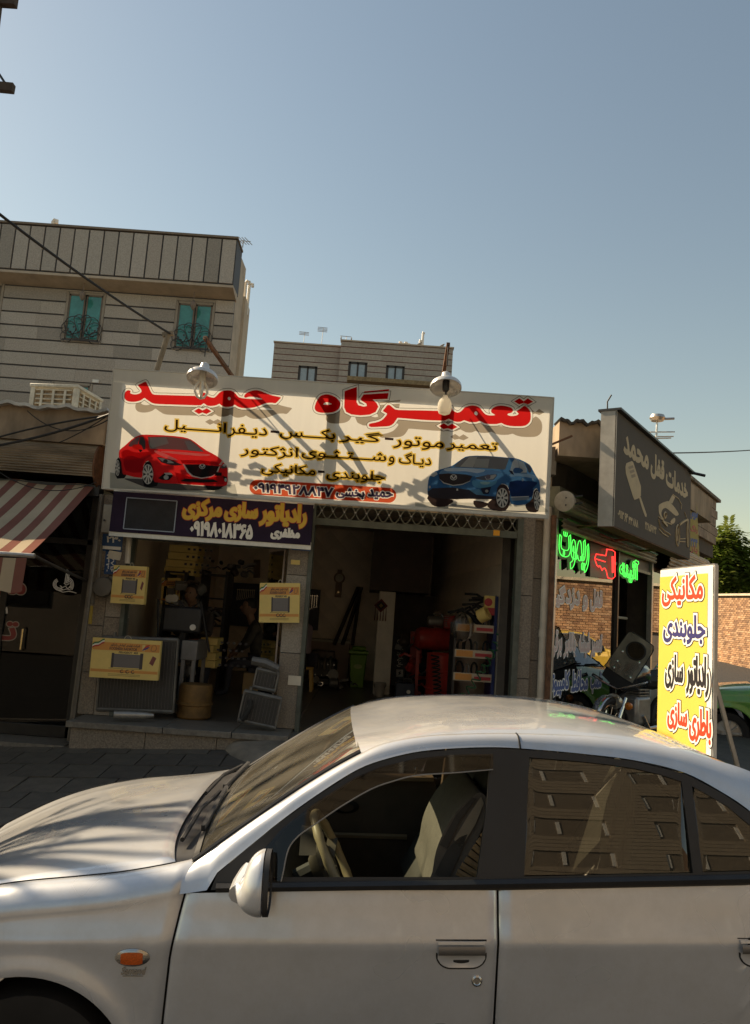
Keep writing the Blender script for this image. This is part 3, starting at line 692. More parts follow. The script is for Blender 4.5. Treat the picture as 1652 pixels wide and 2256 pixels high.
# brown lines with yellow halo: words with the joins stretched as on the sign
zc, zd = zr(600, 1660, 2.36), zr(1200, 1660, 1.9435)
for tx, bl, tr in (('تعمیر', zd(1143, 285), zd(1535, 212)), ('موتور', zd(725, 268), zd(1118, 178)), ('گیر', zd(300, 222), zd(635, 132)), ('بکـــس', zc(1225, 238), zd(275, 108)),
                   ('دیـفر', zc(735, 215), zc(1110, 100)), ('انـــــیل', zc(135, 172), zc(722, 62)),
                   ('دیـاگ', zd(768, 402), zd(1022, 300)), ('و', zd(688, 390), zd(735, 325)), ('شـــتـثـوی', zd(12, 358), zd(672, 280)), ('انژکتور', zc(855, 408), zc(1400, 298)),
                   ('جلوبندی', zd(205, 520), zd(660, 432)), ('مکانیکی', zc(1050, 578), zc(1565, 470))):
    txt(big, tx, bl, tr, I_DK, bs, h=.0042, bold=.0025, halo=.016, halo_mat=I_YE)
for p, w in ((zd(693, 187), .045), (zd(165, 442), .035), (zc(1180, 160), .045)):
    x, y = big.px(*p); MB().poly(big, [(x - w, y - .012), (x + w, y - .012), (x + w, y + .012), (x - w, y + .012)], h=.004).build('dash', I_DK, bs, smooth=0)
# red capsule with the telephone number
a, b = big.px(*zc(1010, 682)), big.px(*zd(690, 625)); r = .078
o = [(a[0] - r * math.sin(t), a[1] + r * math.cos(t)) for t in [math.pi * i / 12 for i in range(13)]] + [(b[0] + r * math.sin(t), b[1] - r * math.cos(t)) for t in [math.pi * i / 12 for i in range(13)]]
I_NV = ink('ink_navy', (.10, .08, .17)); cut = []
for tx, bl, tr in (('۰۹۱۹۴۹۲۸۸۴۷', zc(985, 745), zd(255, 552)), ('بخشی', zd(282, 650), zd(500, 575)), ('حمید', zd(530, 655), zd(720, 588))):
    k = .0294 * (tr[0] - bl[0]); p_, q_ = big.px(bl[0], bl[1] - k), big.px(tr[0], tr[1] + k); cut += letter_loops(glyphs(tx), (p_[0], q_[0], p_[1], q_[1]), .015); txt(big, tx, bl, tr, I_NV, bs, h=.0045, bold=.006)
MB().poly(big, o, cut, h=.002).build('number_capsule', ink('ink_orange', (.80, .16, .085)), bs, smooth=0)
# printed cars, drawn as flat layers of print
_ly = [0.0018]
def paint(name, col): return cloth('print_' + name, tuple(min(1, c * 1.25) for c in col), 0.62, 0.05, 8)
def layer(pts, col, z, sm=2, nm='printed_shape', film=False):
    o = [big.px(*z(*p)) for p in pts]; o = smooth_loop(o, sm) if sm > 1 else o
    _ly[0] += 0.00022
    key = '%d_%d_%d' % tuple(int(c * 100) for c in col)
    return MB().poly(big, o, h=_ly[0]).build(nm, ink('film_' + key, col) if film else paint(key, col), bs, smooth=0)
z = zr(440, 1720, 3.304)
def ell(cx, cy, rx, ry, n=20, rot=0.0): return [(cx + rx * math.cos(t) * math.cos(rot) - ry * math.sin(t) * math.sin(rot), cy + rx * math.cos(t) * math.sin(rot) + ry * math.sin(t) * math.cos(rot)) for t in [2 * math.pi * i / n for i in range(n)]]
layer([(0,560),(60,570),(220,590),(420,640),(900,710),(1300,740),(1652,720),(1690,880),(1200,830),(0,770)], (.66, .68, .68), z, 1, film=True)
layer([(200,640),(430,650),(900,715),(1300,750),(1500,770),(1380,800),(900,800),(470,760),(190,650)], (.09, .085, .085), z, 1)
layer([(70,600),(68,500),(85,400),(110,365),(150,400),(165,500),(215,600),(190,640),(95,645)], (.02, .02, .022), z, 1)          # rear tyre
layer([(430,640),(430,520),(470,430),(520,410),(570,450),(585,560),(640,690),(620,740),(520,765),(450,740)], (.02, .02, .022), z, 1)  # front tyre
layer([(1255,735),(1500,745),(1440,790),(1370,800),(1290,790)], (.02, .02, .022), z, 1)
REDC = (.60, .025, .03)
layer([(118,345),(125,270),(190,215),(250,160),(310,110),(390,72),(480,62),(760,75),(960,95),(1075,130),(1160,190),(1250,255),(1290,280),(1350,310),(1440,365),(1500,430),(1550,500),(1555,620),(1550,710),(1500,745),(1250,735),(880,712),(590,690),(570,560),(545,440),(500,408),(455,450),(425,540),(420,635),(215,595),(165,570),(150,430),(120,365)], REDC, z, 2)
layer([(150,300),(230,260),(300,290),(400,300),(520,290),(560,330),(480,380),(440,460),(420,560),(220,520),(175,420)], (.50, .02, .025), z, 2)
layer([(190,370),(300,345),(420,385),(470,370),(430,440),(415,560),(210,540)], (.42, .012, .02), z, 2)
layer([(590,270),(700,300),(820,360),(900,400),(820,395),(680,345),(600,300)], (.80, .35, .32), z, 2)
layer([(680,280),(900,290),(1250,318),(1330,335),(1200,345),(900,320),(720,300)], (.78, .40, .36), z, 2)
layer([(930,400),(1200,400),(1430,430),(1445,470),(1200,450),(960,445)], (.45, .015, .02), z, 1)
layer([(860,560),(1000,600),(1100,640),(1320,640),(1500,600),(1545,640),(1500,720),(900,700)], (.44, .015, .02), z, 1)
layer([(500,95),(760,88),(1055,128),(1150,200),(1245,292),(900,262),(530,250),(512,180)], (.20, .21, .20), z, 1)     # windscreen
layer([(530,105),(740,98),(780,180),(560,240),(530,200)], (.34, .35, .33), z, 1)
layer([(985,150),(1060,150),(1190,250),(1230,285),(1040,268)], (.30, .32, .32), z, 1)
layer([(245,210),(270,160),(330,115),(392,92),(370,190),(300,220),(265,222)], (.15, .16, .16), z, 1)                   # side glass
layer([(400,95),(440,90),(468,150),(470,260),(440,262),(420,210),(378,190)], (.07, .075, .08), z, 1)
layer([(298,205),(330,192),(400,195),(425,220),(420,262),(380,265),(315,250)], (.66, .04, .035), z, 2)                 # mirror
layer([(380,262),(420,262),(430,275),(400,300)], (.03, .03, .03), z, 1)
layer([(975,455),(1180,455),(1430,480),(1455,490),(1420,560),(1350,610),(1210,635),(1090,610),(1030,560)], (.025, .024, .025), z, 1)    # grille
layer([(960,450),(985,455),(1045,555),(1100,605),(1210,632),(1340,612),(1400,580),(1410,592),(1330,628),(1210,645),(1085,618),(1020,560)], (.62, .60, .57), z, 1)
layer([(1440,490),(1458,478),(1430,555),(1408,558)], (.62, .60, .57), z, 1)
layer([(620,365),(660,360),(840,410),(960,465),(860,472),(760,455),(680,430)], (.05, .05, .055), z, 1)                # lamps
layer([(640,372),(700,375),(800,405),(850,440),(760,440),(690,415)], (.50, .50, .48), z, 1); layer(ell(735, 415, 30, 26), (.06, .06, .06), z, 1)
layer([(1455,495),(1500,455),(1540,470),(1545,500),(1490,515)], (.10, .10, .10), z, 1); layer(ell(1512, 468, 22, 18), (.45, .46, .45), z, 1)
layer([(640,640),(720,570),(820,580),(835,610),(780,665),(690,662)], (.025, .025, .025), z, 1); layer([(715,570),(800,565),(835,595),(740,595)], (.55, .55, .52), z, 1); layer(ell(744, 628, 33, 30), (.50, .50, .48), z, 1)
layer([(1490,610),(1545,620),(1550,690),(1515,680)], (.03, .03, .03), z, 1); layer(ell(1530, 662, 18, 24), (.48, .48, .46), z, 1)
layer([(930,678),(1000,645),(1200,652),(1380,655),(1430,690),(1200,698)], (.02, .02, .02), z, 1)
layer([(1400,562),(1480,565),(1475,608),(1385,605)], (.015, .015, .015), z, 1)
layer([(1490,400),(1500,420),(1470,470),(1440,465)], (.5, .45, .4), z, 1)
layer(ell(1220, 483, 42, 34), (.60, .58, .55), z, 1, nm='printed_badge'); layer(ell(1220, 483, 33, 26), (.04, .04, .04), z, 1, nm='printed_badge')
layer([(1186,470),(1200,462),(1220,488),(1242,462),(1256,470),(1226,502),(1214,502)], (.62, .60, .57), z, 1, nm='printed_badge')
def pwheel(cx, cy, rx, ry, z):
    layer(ell(cx, cy, rx, ry), (.06, .06, .06), z, 1)
    for k in range(9):
        t = 2 * math.pi * k / 9; d = .16
        layer([(cx + rx * .15 * math.cos(t - .6), cy + ry * .15 * math.sin(t - .6)), (cx + rx * .95 * math.cos(t - d), cy + ry * .95 * math.sin(t - d)), (cx + rx * .95 * math.cos(t + d), cy + ry * .95 * math.sin(t + d)), (cx + rx * .15 * math.cos(t + .6), cy + ry * .15 * math.sin(t + .6))], (.66, .64, .60), z, 1)
    _ly[0] += .0002; m = MB(); a = [big.px(*z(*p)) for p in ell(cx, cy, rx, ry, 28)]; b = [big.px(*z(*p)) for p in ell(cx, cy, rx * .9, ry * .9, 28)]
    m.poly(big, a, [list(reversed(b))], _ly[0]); m.build('printed_rim', paint('rim', (.60, .58, .55)), bs, smooth=0)
pwheel(505, 588, 70, 132, z); pwheel(105, 505, 30, 105, z)
# blue car
z = zr(1680, 1800, 3.059); _ly[0] = 0.0018
layer([(-60,640),(300,640),(900,650),(1500,690),(1590,760),(1100,770),(300,720),(-60,690)], (.68, .70, .70), z, 1, film=True)
layer([(320,690),(650,720),(900,745),(1300,765),(1360,750),(1050,740),(700,700),(400,660)], (.16, .17, .19), z, 1)
layer([(100,560),(400,610),(370,660),(300,695),(180,690),(120,640)], (.045, .03, .03), z, 2)
layer([(655,620),(830,650),(810,690),(740,712),(680,700)], (.045, .03, .03), z, 2)
layer([(820,660),(930,560),(935,470),(990,420),(1060,440),(1100,540),(1100,650),(1050,740),(950,750),(860,725)], (.045, .03, .03), z, 2)
layer([(1290,670),(1380,590),(1390,520),(1430,480),(1465,540),(1470,640),(1445,750),(1380,765),(1320,745)], (.045, .03, .03), z, 2)
BL = (.035, .12, .26)
layer([(92,520),(95,430),(115,330),(180,265),(300,225),(400,190),(520,105),(600,75),(800,72),(1080,95),(1180,105),(1260,135),(1340,180),(1375,235),(1420,320),(1455,370),(1470,460),(1465,530),(1430,470),(1390,500),(1370,600),(1280,670),(1110,660),(1100,540),(1070,440),(1000,415),(945,470),(930,570),(880,600),(600,590),(400,600),(150,570),(95,550)], BL, z, 2)
layer([(230,290),(310,225),(480,215),(820,240),(1000,270),(900,300),(650,320),(560,290),(300,290)], (.14, .27, .42), z, 2)
layer([(300,232),(480,220),(800,243),(700,285),(560,262),(330,262)], (.50, .56, .60), z, 2)
layer([(650,370),(760,385),(900,390),(940,370),(920,420),(800,470),(680,460),(640,420)], (.09, .27, .40), z, 2)
layer([(740,390),(860,395),(820,425),(750,418)], (.28, .44, .45), z, 2)
layer([(1110,290),(1300,290),(1400,310),(1430,350),(1380,345),(1200,320),(1110,330)], (.30, .44, .55), z, 2)
layer([(1100,390),(1300,380),(1440,400),(1380,470),(1360,580),(1120,575)], (.018, .04, .12), z, 2)
layer([(100,560),(95,510),(150,470),(400,460),(600,490),(700,550),(930,575),(880,605),(600,600),(400,605),(140,585)], (.05, .042, .05), z, 1)
layer([(600,490),(720,480),(790,550),(690,550)], (.10, .24, .34), z, 1); layer([(740,470),(870,450),(840,540),(770,540)], (.03, .03, .05), z, 1)
layer([(410,205),(520,110),(610,80),(800,78),(1090,102),(1040,240),(700,222),(480,212)], (.22, .19, .18), z, 1)
layer([(490,205),(600,90),(700,85),(650,215)], (.45, .43, .40), z, 1); layer([(680,110),(850,110),(830,220),(660,212)], (.38, .37, .35), z, 1)
layer([(1100,260),(1130,150),(1160,112),(1190,115),(1210,200),(1200,285),(1140,285)], (.52, .52, .50), z, 1)
layer([(1195,122),(1270,155),(1310,240),(1305,280),(1230,280)], (.46, .46, .44), z, 1); layer([(1285,160),(1340,190),(1365,245),(1345,285),(1330,275)], (.10, .10, .12), z, 1)
layer([(1140,240),(1170,218),(1240,230),(1260,262),(1200,285),(1145,280)], (.04, .11, .24), z, 2); layer([(1085,250),(1110,290),(1150,310),(1130,260)], (.03, .03, .05), z, 1)
layer([(228,300),(340,288),(560,300),(640,325),(600,390),(520,425),(405,440),(290,410),(240,360)], (.06, .045, .045), z, 1)
layer([(225,345),(290,412),(405,442),(520,428),(610,385),(645,330),(620,375),(520,415),(405,430),(295,400)], (.5, .48, .46), z, 1)
layer([(680,335),(790,315),(920,295),(945,310),(900,365),(800,375),(700,360)], (.10, .10, .12), z, 1); layer([(790,330),(920,300),(935,315),(890,360),(810,365)], (.45, .45, .45), z, 1); layer(ell(832, 330, 30, 28), (.16, .14, .18), z, 1)
layer([(120,320),(150,280),(200,270),(215,300),(170,330)], (.45, .46, .46), z, 1); layer(ell(815, 505, 20, 18), (.38, .38, .38), z, 1); layer(ell(118, 455, 12, 16), (.38, .38, .38), z, 1)
layer([(445,475),(465,475),(465,500),(445,500)], (.6, .58, .54), z, 1)
layer([(1110,580),(1330,570),(1340,610),(1120,625)], (.20, .24, .28), z, 1); layer([(1110,575),(1330,566),(1330,574),(1110,585)], (.6, .6, .58), z, 1)
layer(ell(1255, 365, 14, 20), (.30, .36, .42), z, 1); layer(ell(1380, 358, 10, 18), (.30, .36, .42), z, 1)
layer(ell(410, 337, 42, 36), (.62, .60, .57), z, 1, nm='printed_badge'); layer(ell(410, 337, 33, 27), (.08, .07, .07), z, 1, nm='printed_badge')
layer([(376,325),(390,317),(410,345),(432,317),(446,325),(416,357),(404,357)], (.62, .60, .57), z, 1, nm='printed_badge')
pwheel(1005, 588, 72, 120, z); pwheel(1430, 620, 38, 118, z)

# ------------------------------------------------------------------ dark radiator workshop sign
P0 = A(240, 1170, 8.15); rs = Pl(P0, (1, 0, 0), (0, 0, 1))
sg = thing('radiator_workshop_sign', 'dark purple sign with yellow lettering under the left end of the cream sign', 'sign', tuple(P0))
c = [rs.px(*q) for q in ((238, 1170), (684, 1201), (690, 1113), (246, 1081))]
sx1 = (c[1][0] + c[2][0]) / 2; sy1 = (c[2][1] + c[3][1]) / 2
m = MB(); m.poly(rs, [(0, 0), (sx1, 0), (sx1, sy1), (0, sy1)], h=0, thick=.10); m.build('board', M('aubergine_print', (0.026, 0.016, 0.036), 0.8, var=0.2, scale=4, spec=.15), sg, smooth=0)
for a, b in (((-.006, -.008), (sx1 + .006, -.008)), ((-.006, sy1 + .008), (sx1 + .006, sy1 + .008)), ((-.008, 0), (-.008, sy1)), ((sx1 + .008, 0), (sx1 + .008, sy1))):
    MB().bar(rs.at(*a, -.03), rs.at(*b, -.03), .016, .08, up=(0, 0, 1)).build('edge_strip', ALU, sg)
zz = zr(300, 2000, 1.652)
YL = M('yellow_vinyl', (0.62, 0.40, 0.05), 0.5); RV = M('red_outline', (0.42, 0.05, 0.03), 0.5); WV = M('white_vinyl', (.75, .73, .68), .6)
for tx, bl, tr in (('رادیاتور', zz(1222, 172), zz(1532, 30)), ('سازی', zz(990, 140), zz(1208, 22)), ('مرکزی', zz(712, 130), zz(972, 0))):
    txt(rs, tx, bl, tr, YL, sg, h=.004, bold=.013, halo=.020, halo_mat=RV)
txt(rs, '۰۹۱۹۸۰۱۸۳۶۵', zz(762, 242), zz(1175, 158), WV, sg, h=.004, bold=.009); txt(rs, 'مظفری', zz(1295, 260), zz(1485, 190), WV, sg, h=.004, bold=.009)
a, b = rs.px(*zz(320, 190)), rs.px(*zz(675, 8))
MB().poly(rs, [(a[0], a[1]), (b[0], a[1]), (b[0], b[1]), (a[0], b[1])], h=.002).build('blank_panel', M('worn_black_print', (0.016, 0.017, 0.022), 0.8, var=0.4, scale=10), sg, smooth=0)
for p, q in (((a[0], a[1]), (b[0], a[1])), ((a[0], b[1]), (b[0], b[1])), ((a[0], a[1]), (a[0], b[1])), ((b[0], a[1]), (b[0], b[1]))):
    MB().bar(rs.at(*p, .004), rs.at(*q, .004), .010, .006, up=(0, 1, 0)).build('panel_border', M('pale_blue_line', (0.25, 0.30, 0.38), 0.5), sg)
# ------------------------------------------------------------------ key shop round the corner
KD = V((0.568, 0.823, 0)).normalized(); KN = V((KD.y, -KD.x, 0))       # along the front, and out of it
K0 = V((1.99, 8.42, 0))
kp = Pl((K0.x, K0.y, 0), KD, (0, 0, 1))
def K(t, o, z): return V((K0.x, K0.y, z)) + KD * t + KN * o
ks = thing('key_shop_building', 'corner key shop with glass front and stained concrete roof edge', 'building', tuple(K(0, 0, .3)))
def kbox(t0, t1, o0, o1, z0, z1): return MB().hexa([K(t0, o0, z0), K(t0, o1, z0), K(t1, o1, z0), K(t1, o0, z0), K(t0, o0, z1), K(t0, o1, z1), K(t1, o1, z1), K(t1, o0, z1)])
# roof slab with a square front end and overhanging side
rp = [(1.99, 8.30), (2.62, 8.30), (5.6, 12.55), (5.0, 13.4), (1.99, 13.4)]
def rprism(z0, z1, pts):
    n = len(pts); m = MB(); m.add([(x, y, z0) for x, y in pts] + [(x, y, z1) for x, y in pts], [tuple(reversed(range(n))), tuple(range(n, 2 * n))] + [(i, (i + 1) % n, (i + 1) % n + n, i + n) for i in range(n)]); return m
rprism(3.67, 4.06, rp).build('roof_edge', PLASD, ks, smooth=0)
m = MB(); m.grid(lambda u, v: (lerp(1.97, 2.66, u), lerp(8.25, 8.5, v), 4.075 + .018 * math.sin(u * 23) + .012 * math.sin(u * 51)), 30, 1); m.build('roof_felt', M('black_felt', (0.06, 0.05, 0.04), 0.9, var=.4), ks, smooth=0, solid=.03)
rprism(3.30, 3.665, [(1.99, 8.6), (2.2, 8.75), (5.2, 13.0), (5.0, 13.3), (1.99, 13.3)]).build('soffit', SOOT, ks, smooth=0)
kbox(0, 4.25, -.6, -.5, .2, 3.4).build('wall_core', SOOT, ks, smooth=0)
kbox(-.05, 4.15, -3, -.02, .2, .30).build('floor', STEPG, ks, smooth=0)
kbox(0, 4.2, -.3, .06, 2.98, 3.34).build('signband', M('olive_band', (0.16, 0.15, 0.10), 0.6, var=.4, scale=6), ks, smooth=0)
m = MB(); m.grid(lambda u, v: K(lerp(0, 7.6, u), .10 + .11 * math.cos(lerp(-1.6, 1.6, v)) * (1 + .05 * math.cos(v * 60)), 3.15 + .11 * math.sin(lerp(-1.6, 1.6, v))), 2, 60)
m.build('roller_housing', M('pale_roller_sheet', (0.36, 0.31, 0.24), 0.5, 0.3, var=.25, scale=4), ks)
e = K(-.06, .16, 3.15); MB().lathe([(.115, 0), (.115, .05), (.10, .055)], e, (-KD.x, -KD.y, 0), 28).build('roller_end', M('cream_disc', (0.40, 0.35, 0.27), .6, var=.25), ks)
for dz in (.035, -.045): MB().tube([e + V((-.02, -.05, dz)), e + V((.16, -.09, dz + .03))], .011, 6).build('roller_bracket', BLK, ks)
m = MB()
for i in range(3): m.grid(lambda u, v, i=i: K(lerp(.05, 4.1, u), .07 + .03 * math.sin(v * math.pi), 2.85 + i * .05 + v * .05), 1, 5)
m.build('shutter_slats', M('pale_slat', (0.40, 0.36, 0.28), 0.5, .2, var=.2), ks)
# strip lights of plastic edging, dull in daylight
MB().tube([K(.1, .13, 2.98), K(4, .13, 2.98)], .012, 6).build('rope_light', M('green_rope', (.03, .17, .05), .5), ks)
MB().tube([K(1.2, .14, 2.95), K(2.4, .14, 2.93)], .012, 6).build('rope_light', M('red_rope', (.25, .03, .02), .5), ks)
# front: aluminium posts, dark inside, panes
for t, w, mt in ((.03, .05, ALU), (4.10, .075, ALU), (2.35, .05, FRM)):
    kbox(t - w / 2, t + w / 2, -.03, .045, .3, 2.98 if t != 4.10 else 3.0).build('post', mt, ks, smooth=0, bevel=.003)
kbox(0.05, 4.06, -.03, .03, 2.66, 2.70).build('transom', FRM, ks, smooth=0); kbox(0.05, 4.06, -.03, .03, .30, .36).build('sill', FRM, ks, smooth=0)
KG = glass('key_shop_glass', (0.30, 0.30, 0.29), 0.0, 1.52, 1.9)
for t0, t1 in ((.055, 1.28), (1.285, 2.325)):
    kbox(t0, t1, -.004, .004, .36, 2.66).build('pane', KG, ks, smooth=0)
kbox(2.375, 4.06, -.34, -.33, .36, 2.66).build('open_door_pane', SHOPG, ks, smooth=0)
kbox(2.4, 4.06, -.5, -.46, .3, 2.9).build('dark_board', BLK, ks, smooth=0)
kbox(.05, 4.06, -.02, .0, 2.70, 2.98).build('header_board', BLK, ks, smooth=0)
tub = MB().tube([K(3.3, -.3, 1.98), K(3.95, -.3, 1.98)], .02, 8).build('door_bar', M('cream_bar', (.55, .5, .38), .4), ks)
# tiled pier past the glass, more shutters, and brick courses of the next parapet
TW = M('cream_wall_tile', (0.34, 0.29, 0.235), 0.45, var=.15, scale=4)
kbox(4.15, 7.9, -.6, -.012, .2, 3.3).build('pier_core', SOOT, ks, smooth=0)
tmk = MB().box((0, 0, 0), (.296, .02, .196)).mesh('wall_tile', TW, 0)
for i in range(6):
    for j in range(7):
        o = bpy.data.objects.new('wall_tile', tmk); COL.objects.link(o); o.parent = ks; o.matrix_parent_inverse = ks.matrix_basis.inverted()
        o.location = K(4.33 + i * .3, 0.0, .45 + j * .2); o.rotation_euler = (rnd.uniform(-.01, .01), 0, math.atan2(KD.y, KD.x))
kbox(4.2, 6.2, .01, .02, 1.80, 2.75).build('wide_pane', KG, ks, smooth=0)
kbox(4.2, 6.2, -.01, .03, 2.75, 2.80).build('transom', RUST, ks, smooth=0)
# red conduit beside the corner
MB().tube([K(-.06, .03, .4), K(-.06, .03, 3.0)], .03, 8).build('corner_conduit', RUST, ks)
# lettering on the glass
PKF, PKO = M('mauve_vinyl', (0.66, 0.50, 0.47), .6), M('glass_white_vinyl', (.93, .91, .87), .6); BLF = M('blue_vinyl', (0.07, 0.12, 0.30), .6)
zk = zr(2100, 2050, 1.8356)
kg = Pl(K(0, .006, 0), KD, (0, 0, 1))
def kword(s, x0, x1, yb, yt, mat, bold=.011, halo=.024):
    txt(kg, s, zk(x0, yb), zk(x1, yt), mat, ks, h=.004, bold=bold, halo=halo, halo_mat=PKO, sl=.16 if yb < 800 else .03 if yb < 1100 else -.09)
kword('قفل', 478, 568, 722, 580, PKF); kword('و', 425, 458, 715, 620, PKF); kword('دزد', 300, 402, 705, 570, PKF); kword('گیر', 192, 293, 690, 545, PKF)
kword('تعمیر', 483, 566, 1062, 905, PKF, .008, .018); kword('شیشه', 393, 478, 1062, 890, PKF, .008, .018); kword('بالابر', 285, 372, 1062, 890, PKF, .008, .018); kword('برقی', 186, 272, 1062, 872, PKF, .008, .018)
kword('نصب', 480, 560, 1320, 1180, BLF); kword('محافظ', 340, 462, 1308, 1165, BLF); kword('کامپیوتر', 174, 325, 1355, 1175, BLF)
# green and red outline lights in the top of the window
NG, NR = emit('green_neon', (0.02, 1.0, 0.13), 1.0), emit('red_neon', (1.0, 0.05, 0.05), 1.1)
def neon(s, x0, x1, yb, yt, mat, nm, lab, bold=.014):
    k = .2 * (x1 - x0); a, b = kg.px(*zk(x0, yb - k)), kg.px(*zk(x1, yt + k)); gl = glyphs(s); X0, X1, Y0, Y1 = bounds(gl); nb = thing(nm, lab, 'neon sign', tuple(kg.at((a[0] + b[0]) / 2, a[1], .05)))
    bk = MB(); put(bk, kg, gl, (a[0] + .05, b[0] - .05, a[1] + .05, b[1] - .05), .035, .055, .01); bk.build('backing', BLK, nb, smooth=0)
    for o, hs in gl:
        q = [(lerp(a[0] + .02, b[0] - .02, (p[0] - X0) / (X1 - X0)), lerp(a[1] + .02, b[1] - .02, (p[1] - Y0) / (Y1 - Y0))) for p in o]
        q = offset(q, bold); 
        MB().tube([kg.at(x, y, .06) for x, y in q], .005, 5, closed=True).build('tube', mat, nb)
    return nb
neon('ریموت', 205, 440, 440, 135, NG, 'green_neon_word', 'green outlined neon word nearest the repair shop corner')
neon('آئینه', 660, 805, 525, 325, NG, 'green_neon_word', 'smaller green neon word at the far end of the key shop window')
nk = thing('red_neon_key', 'red neon outline of a key on a dark square panel', 'neon sign', tuple(kg.at(*kg.px(*zk(545, 480)), .04)))
q = [kg.px(*zk(*p)) for p in ((462, 470), (632, 492), (632, 268), (462, 222))]; MB().poly(kg, q, h=.03, thick=.02).build('panel', M('dark_panel', (.03, .028, .03), .4), nk, smooth=0)
key = [(565,270),(605,275),(628,290),(628,470),(608,487),(575,480),(562,425),(550,408),(540,412),(532,425),(520,398),(512,390),(508,400),(494,388),(482,355),(478,335),(488,305),(560,318),(568,275)]
MB().tube([kg.at(*kg.px(*zk(*p)), .06) for p in key], .007, 6, closed=True).build('tube', NR, nk)
MB().tube([kg.at(*kg.px(*zk(*p)), .06) for p in ((490, 342), (555, 362))], .008, 6).build('tube', NR, nk)
MB().tube([kg.at(*kg.px(*zk(*p)), .06) for p in ((608, 322), (616, 322), (618, 440), (610, 442))], .009, 6, closed=True).build('tube', NR, nk)
# ------------------------------------------------------------------ box sign of the key shop
B0, B1 = V((2.53, 8.0, 2.885)), V((4.60, 11.0, 2.885)); BD = (B1 - B0).normalized(); BN = V((BD.y, -BD.x, 0)); BH = 1.255; BLn = (B1 - B0).length
bp = Pl(B0, BD, (0, 0, 1)); bx = thing('key_shop_box_sign', 'faded dark box sign with tan key and car drawing on the corner shop', 'sign', tuple(B0))
BXM = M('faded_dark_print', (0.085, 0.07, 0.058), 0.85, var=.12, scale=3); BXS = M('grey_tin', (0.36, 0.33, 0.29), 0.5, 0.4, var=.2, scale=4, bump=.15, bscale=6)
MB().poly(bp, [(0, 0), (BLn, 0), (BLn, BH), (0, BH)], h=0, thick=.012).build('face', BXM, bx, smooth=0)
MB().add([bp.at(0.0, -.005, .004), bp.at(0, -.005, -.17), bp.at(0, BH + .005, -.17), bp.at(0, BH + .005, .004), bp.at(.006, -.005, .004), bp.at(.006, -.005, -.17), bp.at(.006, BH + .005, -.17), bp.at(.006, BH + .005, .004)], [(0, 1, 2, 3), (7, 6, 5, 4), (0, 4, 5, 1), (2, 6, 7, 3), (1, 5, 6, 2), (0, 3, 7, 4)]).build('end_cap', BXS, bx, smooth=0)
m = MB(); m.hexa([bp.at(-.01, BH + .006, .05), bp.at(BLn + .1, BH + .006, .05), bp.at(BLn + .1, BH + .006, -.2), bp.at(-.01, BH + .006, -.2), bp.at(-.01, BH + .03, .05), bp.at(BLn + .1, BH + .03, .05), bp.at(BLn + .1, BH + .03, -.2), bp.at(-.01, BH + .03, -.2)]); m.build('cover_plate', BLK, bx, smooth=0)
m = MB(); m.hexa([bp.at(.01, -.014, -.001), bp.at(BLn, -.014, -.001), bp.at(BLn, -.014, -.17), bp.at(.01, -.014, -.17), bp.at(.01, -.004, -.001), bp.at(BLn, -.004, -.001), bp.at(BLn, -.004, -.17), bp.at(.01, -.004, -.17)]); m.build('bottom_plate', RUST, bx, smooth=0)
m = MB(); m.hexa([bp.at(.01, 0, -.16), bp.at(BLn, 0, -.16), bp.at(BLn, BH, -.16), bp.at(.01, BH, -.16), bp.at(.01, 0, -.168), bp.at(BLn, 0, -.168), bp.at(BLn, BH, -.168), bp.at(.01, BH, -.168)]); m.build('back_plate', BXS, bx, smooth=0)
TAN = M('tan_vinyl', (0.44, 0.32, 0.18), .6, var=.12, scale=8); zx = zr(2380, 1600, 3.4714)
def bword(s, xl, xr, yb_l, yt_l, mat=TAN, bold=.018):
    """left and right columns, lower and upper edge measured at the left column"""
    a = bp.px(*zx(xl, yb_l)); t = bp.px(*zx(xl, yt_l)); r = bp.px(*zx(xr, yb_l)); gl = glyphs(s); m = MB(); put(m, bp, gl, (a[0], r[0], a[1], t[1]), .003, bold); m.build('lettering', mat, bx, smooth=0)
bword('محمد', 400, 742, 725, 490); bword('قفل', 772, 955, 1055, 720); bword('خدمات', 985, 1285, 1165, 905)
bword('۰۹۱۲', 315, 395, 1620, 1525, bold=.006); bword('۶۳', 408, 448, 1680, 1570, bold=.006); bword('۳۳', 465, 515, 1710, 1620, bold=.006); bword('۸۸۸', 525, 595, 1740, 1645, bold=.006); bword('۲۲۸۵۶۷۳۲', 692, 850, 1790, 1690, bold=.005)
def bpoly(pts, mat=TAN, h=.003, sm=0): 
    o = [bp.px(*zx(*p)) for p in pts]; o = smooth_loop(o, sm) if sm else o
    MB().poly(bp, o, h=h).build('printed_shape', mat, bx, smooth=0)
bpoly([(432,880),(510,848),(530,870),(635,1200),(635,1330),(620,1350),(605,1365),(545,1390),(520,1330),(425,1020),(420,930)])
for pts in (((455,930),(520,905),(530,940),(468,965)), ((475,985),(535,965),(545,1000),(485,1022)), ((495,1045),(550,1025),(560,1065),(505,1085))): bpoly(pts, M('tan_line', (.24, .17, .10), .6), .0045)
bpoly([(608,1355),(630,1345),(660,1430),(690,1520),(715,1590),(712,1625),(695,1620),(670,1560),(640,1470)])
